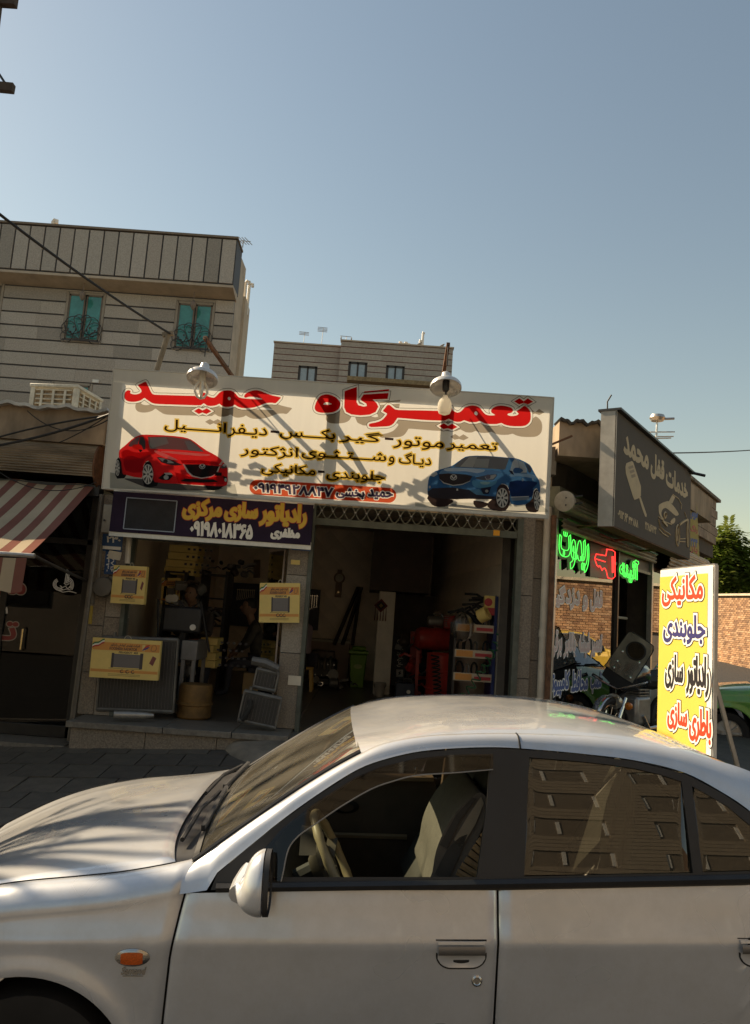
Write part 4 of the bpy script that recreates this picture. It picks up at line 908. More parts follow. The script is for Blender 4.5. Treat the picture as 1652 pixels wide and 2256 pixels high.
# line drawing of a car
bpoly([(1020,1415),(1075,1310),(1115,1340),(1070,1440)]); bpoly([(895,1450),(1000,1405),(1050,1430),(1130,1530),(1160,1590),(1120,1610),(1060,1560),(980,1500),(930,1530),(920,1600),(960,1660),(930,1650),(890,1580),(882,1500)], sm=2)
bpoly([(1045,1690),(1090,1640),(1112,1650),(1105,1700),(1070,1722)], sm=2)
DL = M('tan_line', (.24, .17, .10), .6)
def bline(pts, w=.008):
    MB().tube([bp.at(*bp.px(*zx(*p)), .004) for p in pts], w, 4).build('drawn_line', TAN, bx)
bline([(875, 1660), (900, 1760), (960, 1820), (1040, 1870)], .012); bline([(875, 1620), (960, 1690), (1060, 1730)]); bline([(880, 1790), (930, 1850), (1010, 1900)])
bline([(1075, 1312), (1150, 1370), (1195, 1450), (1190, 1520)]); bline([(1165, 1730), (1230, 1680), (1275, 1660)], .02); bline([(1240, 1560), (1275, 1660), (1290, 1800)]); bline([(930, 1680), (990, 1750)], .02)
for cx_, cy_, rx, ry in ((1142, 1880, 26, 145), (1282, 1850, 12, 190), (968, 1600, 18, 40)):
    bline([(cx_ + rx * math.cos(t), cy_ + ry * math.sin(t)) for t in [2 * math.pi * i / 20 for i in range(21)]], .013)
bline([(1130, 1790), (1150, 1960)], .012); bline([(1155, 1790), (1130, 1960)], .012); bline([(1170, 1930), (1250, 1925)]); bline([(1170, 1965), (1250, 1970)])
# rod at the far end, stays under the sign, antenna mast on the roof
MB().tube([A(1517, 1040, 10.9), A(1553, 1048, 10.9)], .022, 8).build('rod', BLK, bx)
for t in (.3, 1.6, 2.9): MB().tube([bp.at(t, .05, -.17), K(t + .3, .0, 2.95)], .014, 6).build('stay', RUST, bx)
MB().tube([A(1338, 905, 8.1), A(1338, 885, 8.1), A(1347, 870, 8.1)], .008, 6).build('cable_stub', CAB, bx)
an = thing('roof_antenna', 'television antenna on a thin mast behind the dark box sign', 'antenna', tuple(A(1444, 985, 12.5)))
a0, a1 = A(1444, 1000, 12.5), A(1448, 925, 12.5)
MB().tube([a0, a1], .018, 8).build('mast', ALU, an); MB().tube([A(1434, 924, 12.5), A(1485, 922, 12.5)], .022, 8).build('boom', ALU, an)
MB().lathe([(.01, -.07), (.10, -.05), (.13, 0), (.11, .05), (.02, .07)], a1 + V((-.0, 0, .03)), (0, 0, 1), 16).build('amplifier_dish', M('tin', (.6, .55, .48), .3, .8), an)
for dz, w in ((-.22, .28), (-.3, .26), (-.33, .22)): MB().tube([a1 + V((-w, .05, dz)), a1 + V((w, -.05, dz + .02))], .010, 6).build('element', ALU, an)
for dx in (-.18, .28): MB().tube([a1 + V((0, 0, -.3)), a1 + V((dx, .1, -.8))], .006, 5).build('guy_wire', ALU, an)
# hanging hand-painted banner and next parapet with block courses
nb = thing('corner_block_parapet', 'weathered block parapet jutting out past the box sign', 'building', tuple(K(6.6, 0, 3.3)))
for j in range(5):
    for i in range(8):
        t0 = 5.35 + i * .3 + (.15 if j % 2 else 0); kbox(t0, t0 + .293, .0, .28, 3.55 + j * .17, 3.71 + j * .17).build('block', M('block_%d' % (i % 3), ((.26, .2, .15), (.22, .17, .125), (.30, .235, .17))[i % 3], .9, var=.3, scale=9, bump=.3), nb, smooth=0)
kbox(5.3, 7.95, -.5, .33, 4.405, 4.46).build('coping', CONCD, nb, smooth=0)
kbox(5.3, 7.8, -.5, .22, 3.30, 3.545).build('beam', SOOT, nb, smooth=0)
m = MB(); m.grid(lambda u, v: K(lerp(4.3, 7.75, u), .05 + .2 * math.cos(lerp(-1.6, 1.6, v)) * (1 + .05 * math.cos(v * 70)), 2.95 + .2 * math.sin(lerp(-1.6, 1.6, v))), 2, 70); m.build('roller_housing', _m['corrugated_sheet'], nb)
kbox(6.25, 7.7, -.5, -.01, .2, 3.3).build('wall', CONCD, nb, smooth=0)
hb = thing('painted_banner', 'small yellow painted fabric banner hanging behind the box sign', 'banner', tuple(A(1530, 1220, 11.4)))
hp = Pl(A(1519, 1212, 11.5), (.75, .66, 0), (0, 0, 1)); q = [hp.px(*p) for p in ((1519, 1212), (1541, 1228), (1535, 1105), (1519, 1090))]
MB().poly(hp, q).build('cloth', cloth('banner_yellow', (.62, .50, .22), .35, .2, 6), hb, smooth=0)
for i, (s_, y, mt) in enumerate((('سرویس', 1135, BLF), ('رنگ', 1165, RV), ('۲۳۴', 1195, BLF), ('باز', 1210, RV))): txt(hp, s_, (1521, y + 8), (1536, y - 6), mt, hb, bold=.006)
# ------------------------------------------------------------------ apartment block behind, left
TEAL = M('teal_window_glass', (0.035, 0.24, 0.22), 0.12, var=.25, scale=2, spec=.8); WFR = M('bronze_window_frame', (0.16, 0.12, 0.09), 0.5, var=.2)
GSTN = [M('granite_front_%d' % i, c, .6, var=.22, scale=26, bump=.08, detail=8) for i, c in enumerate(((0.40, 0.35, 0.30), (0.365, 0.32, 0.275), (0.43, 0.375, 0.325), (0.30, 0.26, 0.22), (0.385, 0.33, 0.28)))]
JNT = M('dark_joint_strip', (0.055, 0.05, 0.052), .6, var=.2)
b1 = thing('grey_apartment_block', 'grey stone apartment block with teal windows behind the shops at left', 'building', (-9, 26, 0))
B1X0, B1X1, Yb = -22.0, -5.08, 24.0
MB().hexa([(B1X0, Yb + .06, 0), (B1X1 + .0, Yb + .06, 0), (-5.06, 25.2, 0), (B1X0, 25.2, 0), (B1X0, Yb + .06, 13.3), (B1X1, Yb + .06, 13.3), (-5.06, 25.2, 13.3), (B1X0, 25.2, 13.3)]).build('wall', PLAS, b1, smooth=0)
wins = [(-10.52, -9.36, 9.88, 11.49), (-6.92, -5.76, 9.86, 11.43), (-13.9, -12.72, 9.9, 11.6), (-10.65, -9.45, 6.9, 8.43), (-6.92, -5.76, 6.9, 8.4)]
# stone courses, cut round the windows, on a dark strip of joints
zc = [11.62 - .447 * i for i in range(26)]
MB().bb(B1X0, B1X1, Yb - .0, Yb + .055, 0, 11.66).build('joint_backing', JNT, b1, smooth=0)
for i, (zt, zb) in enumerate(zip(zc, zc[1:])):
    if zb < 5.5: break
    segs = [(B1X0, B1X1)]
    for (x0, x1, za, zb2) in wins:
        if za < zt and zb2 > zb:
            ns = []
            for (p, q) in segs:
                if x0 - .07 > p and x1 + .07 < q: ns += [(p, x0 - .07), (x1 + .07, q)]
                else: ns.append((p, q))
            segs = ns
    for (x0, x1, za, zb2) in wins:
        if zb < zb2 + .06 < zt - .06: MB().bb(x0 - .068, x1 + .068, Yb - .032, Yb, zb2 + .065, zt - .028).build('stone_slab', rnd.choice(GSTN), b1, smooth=0)
    for (p, q) in segs:
        x = p; k = 0
        while x < q - .01:
            e = min(q, x + 1.15 + (.1 if (k + i) % 2 else 0)); e = q if q - e < .4 else e
            if e > -15: MB().bb(x + .002, e - .002, Yb - .03 - rnd.uniform(0, .006), Yb, zb + .028, zt - .028).build('stone_slab', rnd.choice(GSTN), b1, smooth=0)
            x = e; k += 1
# projecting parapet of upright slabs, cornice under it
MB().bb(B1X0, B1X1 + .02, Yb - .62, Yb + .3, 11.88, 13.45).build('parapet_core', JNT, b1, smooth=0)
x = B1X1 + .02; k = 0
while x > -16:
    MB().bb(x - .455, x - .03, Yb - .66 - rnd.uniform(0, .006), Yb - .615, 11.93, 13.40).build('parapet_slab', rnd.choice(GSTN), b1, smooth=0); x -= .477; k += 1
MB().bb(B1X0, B1X1 + .05, Yb - .69, Yb + .3, 13.45, 13.52).build('coping', M('brown_coping', (.20, .15, .11), .7), b1, smooth=0)
MB().hexa([(B1X0, Yb - .64, 11.80), (B1X1 + .03, Yb - .64, 11.80), (B1X1 + .03, Yb + .1, 11.62), (B1X0, Yb + .1, 11.62), (B1X0, Yb - .64, 11.88), (B1X1 + .03, Yb - .64, 11.88), (B1X1 + .03, Yb + .1, 11.88), (B1X0, Yb + .1, 11.88)]).build('cornice', PLAS, b1, smooth=0)
MB().hexa([(B1X1 - .3, 25.2, 6), (-4.97, 25.2, 6), (-4.93, 25.9, 6), (B1X1 - .3, 25.9, 6), (B1X1 - .3, 25.2, 12.3), (-4.97, 25.2, 12.3), (-4.93, 25.9, 12.1), (B1X1 - .3, 25.9, 12.1)]).build('side_wall', M('pale_side_plaster', (.52, .43, .33), .9, var=.12, scale=1), b1, smooth=0)
IRON = M('wrought_iron', (.035, .03, .028), .5)
for (x0, x1, za, zb2) in wins:
    xm = (x0 + x1) / 2; fr = MB()
    for bx_ in ((x0 - .06, x0 + .02, za - .05, zb2 + .05), (x1 - .02, x1 + .06, za - .05, zb2 + .05), (x0, x1, za - .05, za + .03), (x0, x1, zb2 - .03, zb2 + .05)): fr.bb(bx_[0], bx_[1], Yb - .045, Yb + .1, bx_[2], bx_[3])
    w_ = fr.build('window', M('stone_reveal', (.30, .25, .2), .6), b1, smooth=0)
    for a_, b_ in ((x0 + .03, xm - .02), (xm + .02, x1 - .03)):
        MB().bb(a_, b_, Yb - .016, Yb - .008, za + .04, zb2 - .04).build('pane', TEAL, w_, smooth=0)
        s_ = MB(); s_.bb(a_, a_ + .045, Yb - .035, Yb - .017, za + .03, zb2 - .03); s_.bb(b_ - .045, b_, Yb - .035, Yb - .017, za + .03, zb2 - .03); s_.bb(a_, b_, Yb - .035, Yb - .017, zb2 - .08, zb2 - .03); s_.bb(a_, b_, Yb - .035, Yb - .017, za + .03, za + .08); s_.build('sash', WFR, w_, smooth=0)
    if zb2 > 9:
        gr = MB(); cx_ = xm
        for sgn in (-1, 1):
            for (r0, dx, top) in ((.30, .27, .80), (.24, .42, .62), (.16, .12, .86), (.2, .46, .30)):
                c_ = V((cx_ + sgn * dx, Yb - .12, za + top - r0))
                gr.tube([V((cx_ + sgn * .02, Yb - .12, za + .03))] + [c_ + V((sgn * r0 * math.cos(t), 0, r0 * math.sin(t))) for t in [-.6 + i * .45 for i in range(13)]], .014, 4)
            for i in range(6):
                p_ = V((cx_ + sgn * (.08 + i * .09), Yb - .12, za + .25 + .09 * (i % 3))); gr.add([p_ + V((-.04, 0, 0)), p_ + V((0, 0, .05)), p_ + V((.05, 0, .01)), p_ + V((0, 0, -.04))], [(0, 1, 2, 3)])
        gr.bb(x0 + .0, x1, Yb - .135, Yb - .105, za - .01, za + .02); gr.build('window_grille', IRON, w_)
        l_ = MB(); l_.tube([(xm, Yb - .35, zb2 + .25), (xm, Yb - .35, zb2 - .05)], .012, 5); l_.lathe([(.02, .12), (.09, .05), (.10, -.08), (.03, -.2)], (xm, Yb - .35, zb2 - .15), (0, 0, 1), 10); l_.build('hanging_lantern', M('lantern', (.20, .15, .12), .5), b1)
MB().bb(-9.4, -9.2, Yb - .07, Yb - .02, 8.52, 8.62).build('vent_cover', WHT, b1)
def bentpipe(x, y, z0, z1, r, nm, lab, dx=.12):
    MB().tube([(x, y, z0), (x, y, z1 - .08), (x + dx * .3, y, z1), (x + dx, y, z1 - .02), (x + dx, y, z1 - .12)], r, 8).build(nm, WHT, None, label=lab, cat='pipe', group='roof vent pipes')
bentpipe(-11.6, 24.5, 13.4, 14.25, .065, 'vent_pipe', 'pale bent vent pipe on the roof of the grey apartment block')
bentpipe(-5.06, 25.4, 11.9, 12.95, .055, 'vent_pipe', 'nearer white flue pipe on the side wall of the grey block'); bentpipe(-4.97, 25.6, 11.8, 12.95, .055, 'vent_pipe', 'second white flue pipe on the side wall of the grey block')
sa = thing('roof_antenna', 'small antenna on the right corner of the grey apartment roof', 'antenna', (-5.0, 24, 13.5))
MB().tube([(-5.0, 24, 13.5), (-5.0, 24, 13.75)], .02, 6).build('mast', GREYM, sa)
for i in range(4): MB().tube([(-5.2 + .1 * i, 23.7, 13.7), (-5.05 + .1 * i, 24.3, 13.75)], .012, 4).build('element', GREYM, sa)
MB().tube([(-5.25, 24, 13.72), (-4.75, 24, 13.72)], .012, 4).build('boom', GREYM, sa)
# ------------------------------------------------------------------ second block, centre
b2 = thing('striped_apartment_block', 'distant beige apartment block with red joint lines above the cream sign', 'building', (-1.5, 55, 0))
RJ = M('red_joint_strip', (0.16, 0.045, 0.035), .7); ST2 = [M('beige_front_%d' % i, c, .7, var=.14, scale=6) for i, c in enumerate(((0.37, 0.32, 0.275), (0.35, 0.30, 0.255), (0.385, 0.335, 0.285)))]
W2 = [(-6.2, -4.93, 17.2, 19.07), (-2.58, -1.33, 17.0, 19.46), (.13, 1.36, 17.4, 19.38)]
def block2(x0, x1, Y, ztop, wl):
    MB().bb(x0, x1, Y, Y + 10, 0, ztop).build('wall', RJ, b2, smooth=0); z = ztop - .02; i = 0
    while z > 15:
        zb = z - (.40 if i == 0 else .44); segs = [(x0, x1)]
        for (a, b, za, zb2) in wl:
            if za < z and zb2 > zb: segs = [s for p, q in segs for s in (((p, a - .05), (b + .05, q)) if p < a and b < q else ((p, q),))]
        for p, q in segs:
            x = p
            while x < q - .01:
                e = min(q, x + 1.5); e = q if q - e < .5 else e
                MB().bb(x + .003, e - .003, Y - .05, Y, zb + .03, z - .03).build('stone_slab', rnd.choice(ST2), b2, smooth=0); x = e
        for (a, b, za, zb2) in wl:
            if zb < zb2 < z - .1: MB().bb(a - .047, b + .047, Y - .05, Y, zb2 + .05, z - .03).build('stone_slab', rnd.choice(ST2), b2, smooth=0)
        z = zb; i += 1
    MB().bb(x0 - .06, x1 + .06, Y - .1, Y + .4, ztop, ztop + .10).build('coping', PLAS, b2, smooth=0)
block2(-8.15, -3.3, 53.4, 20.72, W2[:1]); block2(-3.28, 4.8, 52.9, 21.0, W2[1:])
PALE = M('pale_blue_glass', (.30, .36, .40), .08, spec=.8, var=.1)
for k, (a, b, za, zb2) in enumerate(W2):
    Y = 53.4 if k == 0 else 52.9; f = MB()
    for q in ((a, a + .12, za, zb2), (b - .12, b, za, zb2), (a, b, zb2 - .12, zb2), ((a + b) / 2 - .06, (a + b) / 2 + .06, za, zb2)): f.bb(q[0], q[1], Y - .08, Y + .05, q[2], q[3])
    f.bb(a - .06, b + .06, Y - .004, Y - .002, za, zb2 + .05); f = f.build('window', M('dark_brown_frame', (.035, .026, .022), .5), b2, smooth=0)
    for p, q in ((a + .12, (a + b) / 2 - .06), ((a + b) / 2 + .06, b - .12)): MB().bb(p, q, Y - .03, Y - .01, za, zb2 - .12).build('pane', PALE, f, smooth=0)
MB().bb(-2.6, 4.2, 51.6, 53.3, 17.75, 18.05).build('canopy', M('straw_canopy', (.25, .18, .10), .9, var=.3), b2, smooth=0)
def mast(x, z0, z1, n, lab, w=.35, Y=54):
    t = thing('roof_antenna', lab, 'antenna', (x, Y, z0)); MB().tube([(x, Y, z0), (x + .06, Y, z1)], .022, 5).build('mast', GREYM, t)
    for i in range(n): MB().tube([(x - w, Y - .1, z1 - .1 * i), (x + w, Y + .1, z1 - .1 * i + .05)], .025, 4).build('element', GREYM, t)
    return t
mast(-6.13, 20.7, 21.85, 3, 'thin antenna, leftmost on the distant striped block'); mast(-4.8, 20.7, 22.3, 4, 'tallest thin antenna on the distant striped block')
t = mast(-3.05, 21.1, 21.75, 1, 'stubby antenna with four round pads on the distant striped block', .4)
for sx in (-1, 1): MB().lathe([(.12, -.04), (.14, 0), (.12, .04)], (-3.0 + sx * .38, 54, 21.6), (1, 0, 0), 10).build('pad', GREYM, t)
bentpipe(2.6, 53.5, 20.9, 22.3, .09, 'vent_pipe', 'tall pale vent pipe on the distant striped block', .05); bentpipe(2.42, 53.5, 20.9, 21.7, .09, 'vent_pipe', 'short pale vent pipe on the distant striped block', .05)
bf = thing('roof_vents', 'cluster of short pale roof vents on the distant striped block', 'vents', (1.3, 53.5, 21.0))
for i in range(4): MB().lathe([(.08, 0), (.08, .35), (.13, .36), (.13, .45)], (1.0 + i * .2, 53.5, 21.02 - (i % 2) * .1), (0, 0, 1), 8).build('vent', WHT, bf)
for (x, lab) in ((2.35, 'pigeon by the vent pipes of the distant striped block'), (4.0, 'pigeon near the right end of the distant striped roof')):
    m = MB(); m.tube([(x - .2, 53.2, 21.16), (x - .08, 53.2, 21.24), (x + .05, 53.2, 21.30), (x + .12, 53.2, 21.38), (x + .17, 53.2, 21.42)], [.02, .07, .09, .05, .035], 8)
    m.tube([(x - .35, 53.2, 21.12), (x - .12, 53.2, 21.22)], [.03, .05], 6); m.tube([(x + .17, 53.2, 21.42), (x + .23, 53.2, 21.41)], [.015, .004], 5); m.tube([(x, 53.2, 21.10), (x, 53.2, 21.24)], .012, 4)
    m.build('pigeon', GREY, None, label=lab, cat='bird')
# ------------------------------------------------------------------ brick wall across the side street, with its far neighbours
bw = thing('brick_boundary_wall', 'long orange brick wall in the sun across the side street', 'wall', (14.1, 24, .4))
BR = [M('brick_%d' % i, c, .85, var=.42, scale=1.1, bump=.3, bscale=60, detail=9) for i, c in enumerate(((.30, .16, .085), (.37, .205, .11), (.22, .115, .065), (.40, .24, .14)))]
MORT = M('brick_mortar', (.22, .16, .11), .95, var=.2)
def wbase(Y): return groad(14, Y) - .1
MB().hexa([(14.02, 8, -.2), (14.35, 8, -.2), (14.35, 46, .6), (14.02, 46, .6), (14.02, 8, 3.02), (14.35, 8, 3.02), (14.35, 46, 3.72), (14.02, 46, 3.72)]).build('wall_core', MORT, bw, smooth=0)
def wtop(Y): return 3.02 + (Y - 8) * .7 / 38
# bricks seen one by one in the picture: the far stretch, and the stretch mirrored in the key shop glass as one joined field
bm = [MB().box((0, 0, 0), (.03, .212, .062)).mesh('brick', m, 0) for m in BR]
cnt = 0
for j in range(9):
    for i in range(33):
        Y = 27.4 + i * .226 + (.113 if j % 2 else 0); z = wtop(Y) - .14 - j * .076
        o = bpy.data.objects.new('brick', rnd.choice(bm)); COL.objects.link(o); o.parent = bw; o.matrix_parent_inverse = bw.matrix_basis.inverted()
        o.location = (14.02 + rnd.uniform(-.004, .004), Y, z); o.rotation_euler = (rnd.uniform(-.02, .02), 0, rnd.uniform(-.02, .02)); cnt += 1
for k, mt in enumerate(BR):
    m = MB(); r3 = random.Random(k + 20)
    for j in range(42):
        for i in range(165):
            Y = 9 + i * .226 + (.113 if j % 2 else 0); z = wtop(Y) - .14 - j * .076
            if z < groad(14, Y) - .1 or (27.3 < Y < 34.9 and j < 9) or (i * 7 + j * 13 + (i * j) % 5) % 4 != k: continue
            x = 14.018 + r3.uniform(-.005, .005); a, b, c_, d = Y - .106, Y + .106, z - .031, z + .031
            m.add([(x - .014, a, c_), (x - .014, b, c_), (x - .014, b, d), (x - .014, a, d), (x + .02, a, c_), (x + .02, b, c_), (x + .02, b, d), (x + .02, a, d)], [(0, 3, 2, 1), (0, 1, 5, 4), (1, 2, 6, 5), (2, 3, 7, 6), (3, 0, 4, 7)])
    m.build('brick_field', mt, bw, smooth=0, kind='stuff')
MB().hexa([(13.9, 8, 3.0), (14.45, 8, 3.0), (14.45, 46, 3.7), (13.9, 46, 3.7), (13.9, 8, 3.08), (14.45, 8, 3.08), (14.45, 46, 3.78), (13.9, 46, 3.78)]).build('coping', M('cream_coping', (.48, .41, .31), .8, var=.2, scale=3), bw, smooth=0)
fb = thing('far_pale_house', 'tiny pale house far off over the brick wall', 'building', (36, 84, 0))
MB().bb(36.5, 44, 84, 92, 0, 8.2).build('wall', M('pale_far_wall', (.50, .46, .40), .8), fb, smooth=0); MB().bb(36.2, 37.6, 83.6, 86, 8.2, 9.8).build('stair_head', M('pale_far_wall', (.50, .46, .40)), fb, smooth=0)
for i in range(3): MB().bb(37.4 + i * 2, 38.4 + i * 2, 83.93, 84, 5.2, 6.6).build('window', BLK, fb, smooth=0)
# ------------------------------------------------------------------ buildings on the photographer's side (seen in reflections; they bounce light on the shops)
ob = thing('opposite_building', 'beige building across the road, mirrored in the rear side window of the car', 'building', (2, -13, 0))
OS = M('beige_tile_front', (.33, .26, .185), .7, var=.12, scale=3)
MB().bb(-.6, 12, -22, -12.06, -.5, 14.6).build('wall', M('grey_joint', (.20, .155, .11), .8), ob, smooth=0)
ow = [(x, x + 2.3, z, z + .95) for z in (1.2, 4.6, 6.9, 9.2, 11.5) for x in (0.6, 4.2, 7.8)]
for i in range(52):
    z = .0 + i * .28; segs = [(-.6, 12)]
    for (a, b, za, zb2) in ow:
        if za < z + .27 and zb2 > z: segs = [s for p, q in segs for s in (((p, a), (b, q)) if p < a and b < q else ((p, q),))]
    for p, q in segs: MB().bb(p, q, -12.06, -12.0, z, z + .255).build('tile_course', OS, ob, smooth=0)
for a, b, za, zb2 in ow:
    w_ = MB().bb(a, b, -12.20, -12.16, za, zb2).build('window', M('dark_glass', (.02, .02, .022), .1, spec=.6), ob, smooth=0)
    for x in (a, a + .95, b - .1): MB().bb(x, x + .1, -12.16, -12.03, za, zb2).build('mullion', WHT, w_, smooth=0)
ob2 = thing('opposite_building', 'pale plain building behind the photographer, left of the beige one', 'building', (-16, -13, 0))
MB().bb(-26, -1.2, -22, -12.5, -.6, 4.6).build('wall', M('dim_plaster', (.26, .215, .17), .9, var=.2, scale=1), ob2, smooth=0)
for i in range(5):
    for zq in (1.2,): MB().bb(-25 + i * 3.6, -23 + i * 3.6, -12.5, -12.42, zq, zq + 1.8).build('window', _m['dark_glass'], ob2, smooth=0)
ob3 = thing('opposite_building', 'low brick shop row behind the photographer, right of the beige one', 'building', (20, -13, 0))
MB().bb(12.5, 30, -20, -12.3, -.5, 6.5).build('wall', M('brick_far', (.24, .14, .085), .9, var=.2, scale=12), ob3, smooth=0)
for i in range(4): MB().bb(13.5 + i * 4, 16.4 + i * 4, -12.3, -12.24, .1, 2.7).build('shop_front', _m['dark_glass'], ob3, smooth=0)
# ------------------------------------------------------------------ leafy trees
LEAF = []
for i, c in enumerate(((.10, .15, .025), (.14, .185, .035), (.18, .21, .05))):
    LEAF.append(cloth('leaf_%d' % i, c, .45, .35, 5))
def tree(name, label, base, trunk_h, r0, blobs, nleaf, ls, seed, cat='tree', limbs=None):
    rr = random.Random(seed); t = thing(name, label, cat, base); base = V(base)
    m = MB(); top = base + V((rr.uniform(-.2, .2), rr.uniform(-.2, .2), trunk_h))
    m.tube([base, lerp(base, top, .5) + V((.05, .03, 0)), top], [r0, r0 * .8, r0 * .6], 9)
    BARK = M('bark', (.10, .075, .055), .9, var=.4, scale=12, bump=.5)
    for c, r in blobs:
        c = V(c); q = lerp(top, c, .55) + V((rr.uniform(-.15, .15), rr.uniform(-.15, .15), .1)); m.tube([top - V((0, 0, .2)), q, c], [r0 * .5, r0 * .3, r0 * .08], 6)
        for k in range(7):
            d = V((rr.gauss(0, 1), rr.gauss(0, 1), rr.gauss(0, .7))).normalized() * r * .9; m.tube([q, lerp(q, c + d, .6) + V((0, 0, .05)), c + d], [r0 * .18, r0 * .1, r0 * .03], 4)
    m.build('trunk', BARK, t)
    for li, mt in enumerate(LEAF):
        f = MB()
        for c, r in blobs:
            for k in range(int(nleaf * r * r / len(LEAF))):
                d = V((rr.gauss(0, 1), rr.gauss(0, 1), rr.gauss(0, 1))).normalized() * r * (rr.random() ** .45); p = V(c) + V((d.x, d.y, d.z * .8))
                ax = V((rr.gauss(0, 1), rr.gauss(0, 1), rr.gauss(-.4, .5))).normalized(); sd = ax.cross(V((0, 0, 1))).normalized(); n_ = ax.cross(sd)
                for j in range(5):                  # a compound leaf: pairs of leaflets along a drooping stalk
                    pp = p + ax * (j * ls * .42) + V((0, 0, -.03 * j * j * ls))
                    for sg_ in (-1, 1):
                        tip = pp + (sd * sg_ * .8 + ax * .55) * ls + n_ * rr.uniform(-.2, .2) * ls; mid = lerp(pp, tip, .5); wd = (ax * .8 - sd * sg_ * .5).normalized() * ls * .19
                        b = len(f.v); f.v += [pp, mid + wd, tip, mid - wd]; f.f.append((b, b + 1, b + 2, b + 3))
        f.build('crown', mt, t, smooth=0, kind='stuff')
    return t
TY = 35.0; c0 = A(1600, 1222, TY)
def tb(dx, dy, dz, r): return ((c0.x + dx * 1.6, TY + dy, c0.z + dz * 1.6), r * 1.6)
tree('leafy_tree', 'bright green leafy tree against the sky behind the brick wall', (c0.x + .2, TY, .8), 3.6, .2, [tb(-.15, 0, 0, .6), tb(.35, .2, -.35, .6), tb(-.45, .4, -.5, .5), tb(.0, -.2, .55, .42), tb(.5, .3, .1, .45), tb(.1, -.3, -.7, .5), tb(.75, 0, -.5, .4)], 190, .36, 5)
# street tree just outside the picture on the left: its shade falls on the bonnet
tree('street_tree', 'kerbside tree left of the frame whose shadow dapples the car bonnet', (-5.9, 5.0, -.1), 2.6, .19, [((-5.5, 5.2, 4.3), .55), ((-5.0, 4.85, 4.75), .38), ((-5.9, 5.6, 5.0), .7), ((-5.15, 5.6, 5.4), .42), ((-6.2, 4.4, 4.8), .6), ((-5.6, 4.6, 5.7), .5)], 14, .13, 9)
# ------------------------------------------------------------------ lamps over the sign
def shade(p, r):
    return MB().lathe([(.026, .175), (.042, .16), (.058, .075), (.075, .062), (r * .55, .05), (r * .93, .028), (r, .008), (r, -.022), (r * .985, -.022), (r * .965, .004), (r * .88, .02), (.08, .045), (.03, .055)], p, (0, .34, .94), 32, caps=False)
ENM = M('white_enamel', (.62, .61, .60), .28, .25, var=.1, scale=5); INN = M('shade_inside', (.40, .36, .31), .35, .3)
def lamp(name, label, c, r, arm, cfl):
    t = thing(name, label, 'lamp', tuple(c)); shade(c, r).build('lamp_shade', ENM, t)
    MB().lathe([(.035, .07), (.035, -.03), (.025, -.05)], c, (0, 0, 1), 14).build('socket', M('white_bakelite', (.6, .56, .48), .4) if cfl else BLK, t)
    if cfl:
        for k in range(4):
            a = k * math.pi / 2 + .4; d = V((math.cos(a), math.sin(a), 0)); MB().tube([c + d * .02 + V((0, 0, -.04)), c + d * .055 + V((0, 0, -.09)), c + d * .062 + V((0, 0, -.15)), c + d * .035 + V((0, 0, -.20)), c + V((0, 0, -.215))], .013, 8).build('bulb_tube', M('frosted_tube', (.72, .66, .56), .3), t)
    else:
        MB().tube([c + V((0, 0, .07)), c + V((.005, 0, -.1))], .010, 6).build('socket_cord', BLK, t)
        MB().lathe([(.022, 0), (.03, -.02), (.055, -.05), (.07, -.09), (.07, -.15), (.055, -.185), (.02, -.20)], c + V((0, 0, -.09)), (0, 0, 1), 18).build('bulb', cloth('milk_glass', (.85, .80, .70), .6, .02), t)
    MB().tube([c + V((0, 0, .22)), c + V((0, 0, .40)), V(arm[0])], .006, 6).build('cord', CAB, t)
    MB().bar(arm[0], arm[1], .035, .035).build('arm', RUST, t)
c1 = A(446, 832, 7.4); lamp('sign_lamp', 'tin shade lamp with twisted tube bulb over the word at left', c1, .155, (c1 + V((-.02, 0, .42)), (-1.55, 8.3, 4.12)), True)
c2 = A(982, 852, 7.4); lamp('sign_lamp', 'tin shade lamp with round white bulb over the right half of the sign', c2, .158, (c2 + V((0, 0, .45)), (.62, 8.35, 4.05)), False)
# roof post with crossbar behind the sign, overhead cable from the street pole
rp_ = thing('roof_post', 'leaning roof post with short crossbar holding the overhead cable', 'post', (-2.72, 8.8, 3.6))
MB().tube([A(325, 880, 8.8), A(370, 738, 8.8)], .032, 8).build('post', M('weathered_wood', (.20, .165, .12), .9, var=.3), rp_); MB().bar(A(358, 738, 8.8), A(382, 734, 8.8), .05, .05).build('crossbar', M('weathered_wood', (.20, .165, .12)), rp_)
hang(A(-90, 402, 5.9), A(376, 736, 8.8), .05, .014, 'overhead_cable', 'dark overhead cable slanting from the street pole to the roof post')
hang(A(1478, 998, 13), A(1720, 986, 20), .03, .012, 'overhead_cable', 'thin distant wire crossing the sky at the right')
pt = thing('utility_pole', 'dark utility pole with crossarms cut by the left picture edge', 'pole', (-3.62, 5.9, .05))
MB().tube([(-3.56, 6.0, 0), (-3.66, 6.0, 7.6)], [.17, .105], 14).build('pole', M('dark_creosote_wood', (.07, .052, .042), .9, var=.3), pt)
a = A(30, 195, 6.0); MB().bar((-4.6, 6.0, a.z + .04), (a.x, 6.0, a.z), .05, .075).build('crossarm', M('dark_creosote_wood', (.07, .052, .042)), pt); MB().bar((-3.72, 6.0, a.z + .45), (a.x - .06, 6.0, a.z + .02), .018, .02).build('brace', BLK, pt)
b = A(36, 4, 6.0); MB().bar((-4.6, 6.0, b.z), (b.x, 6.0, b.z), .06, .09).build('crossarm', M('dark_creosote_wood', (.07, .052, .042)), pt)
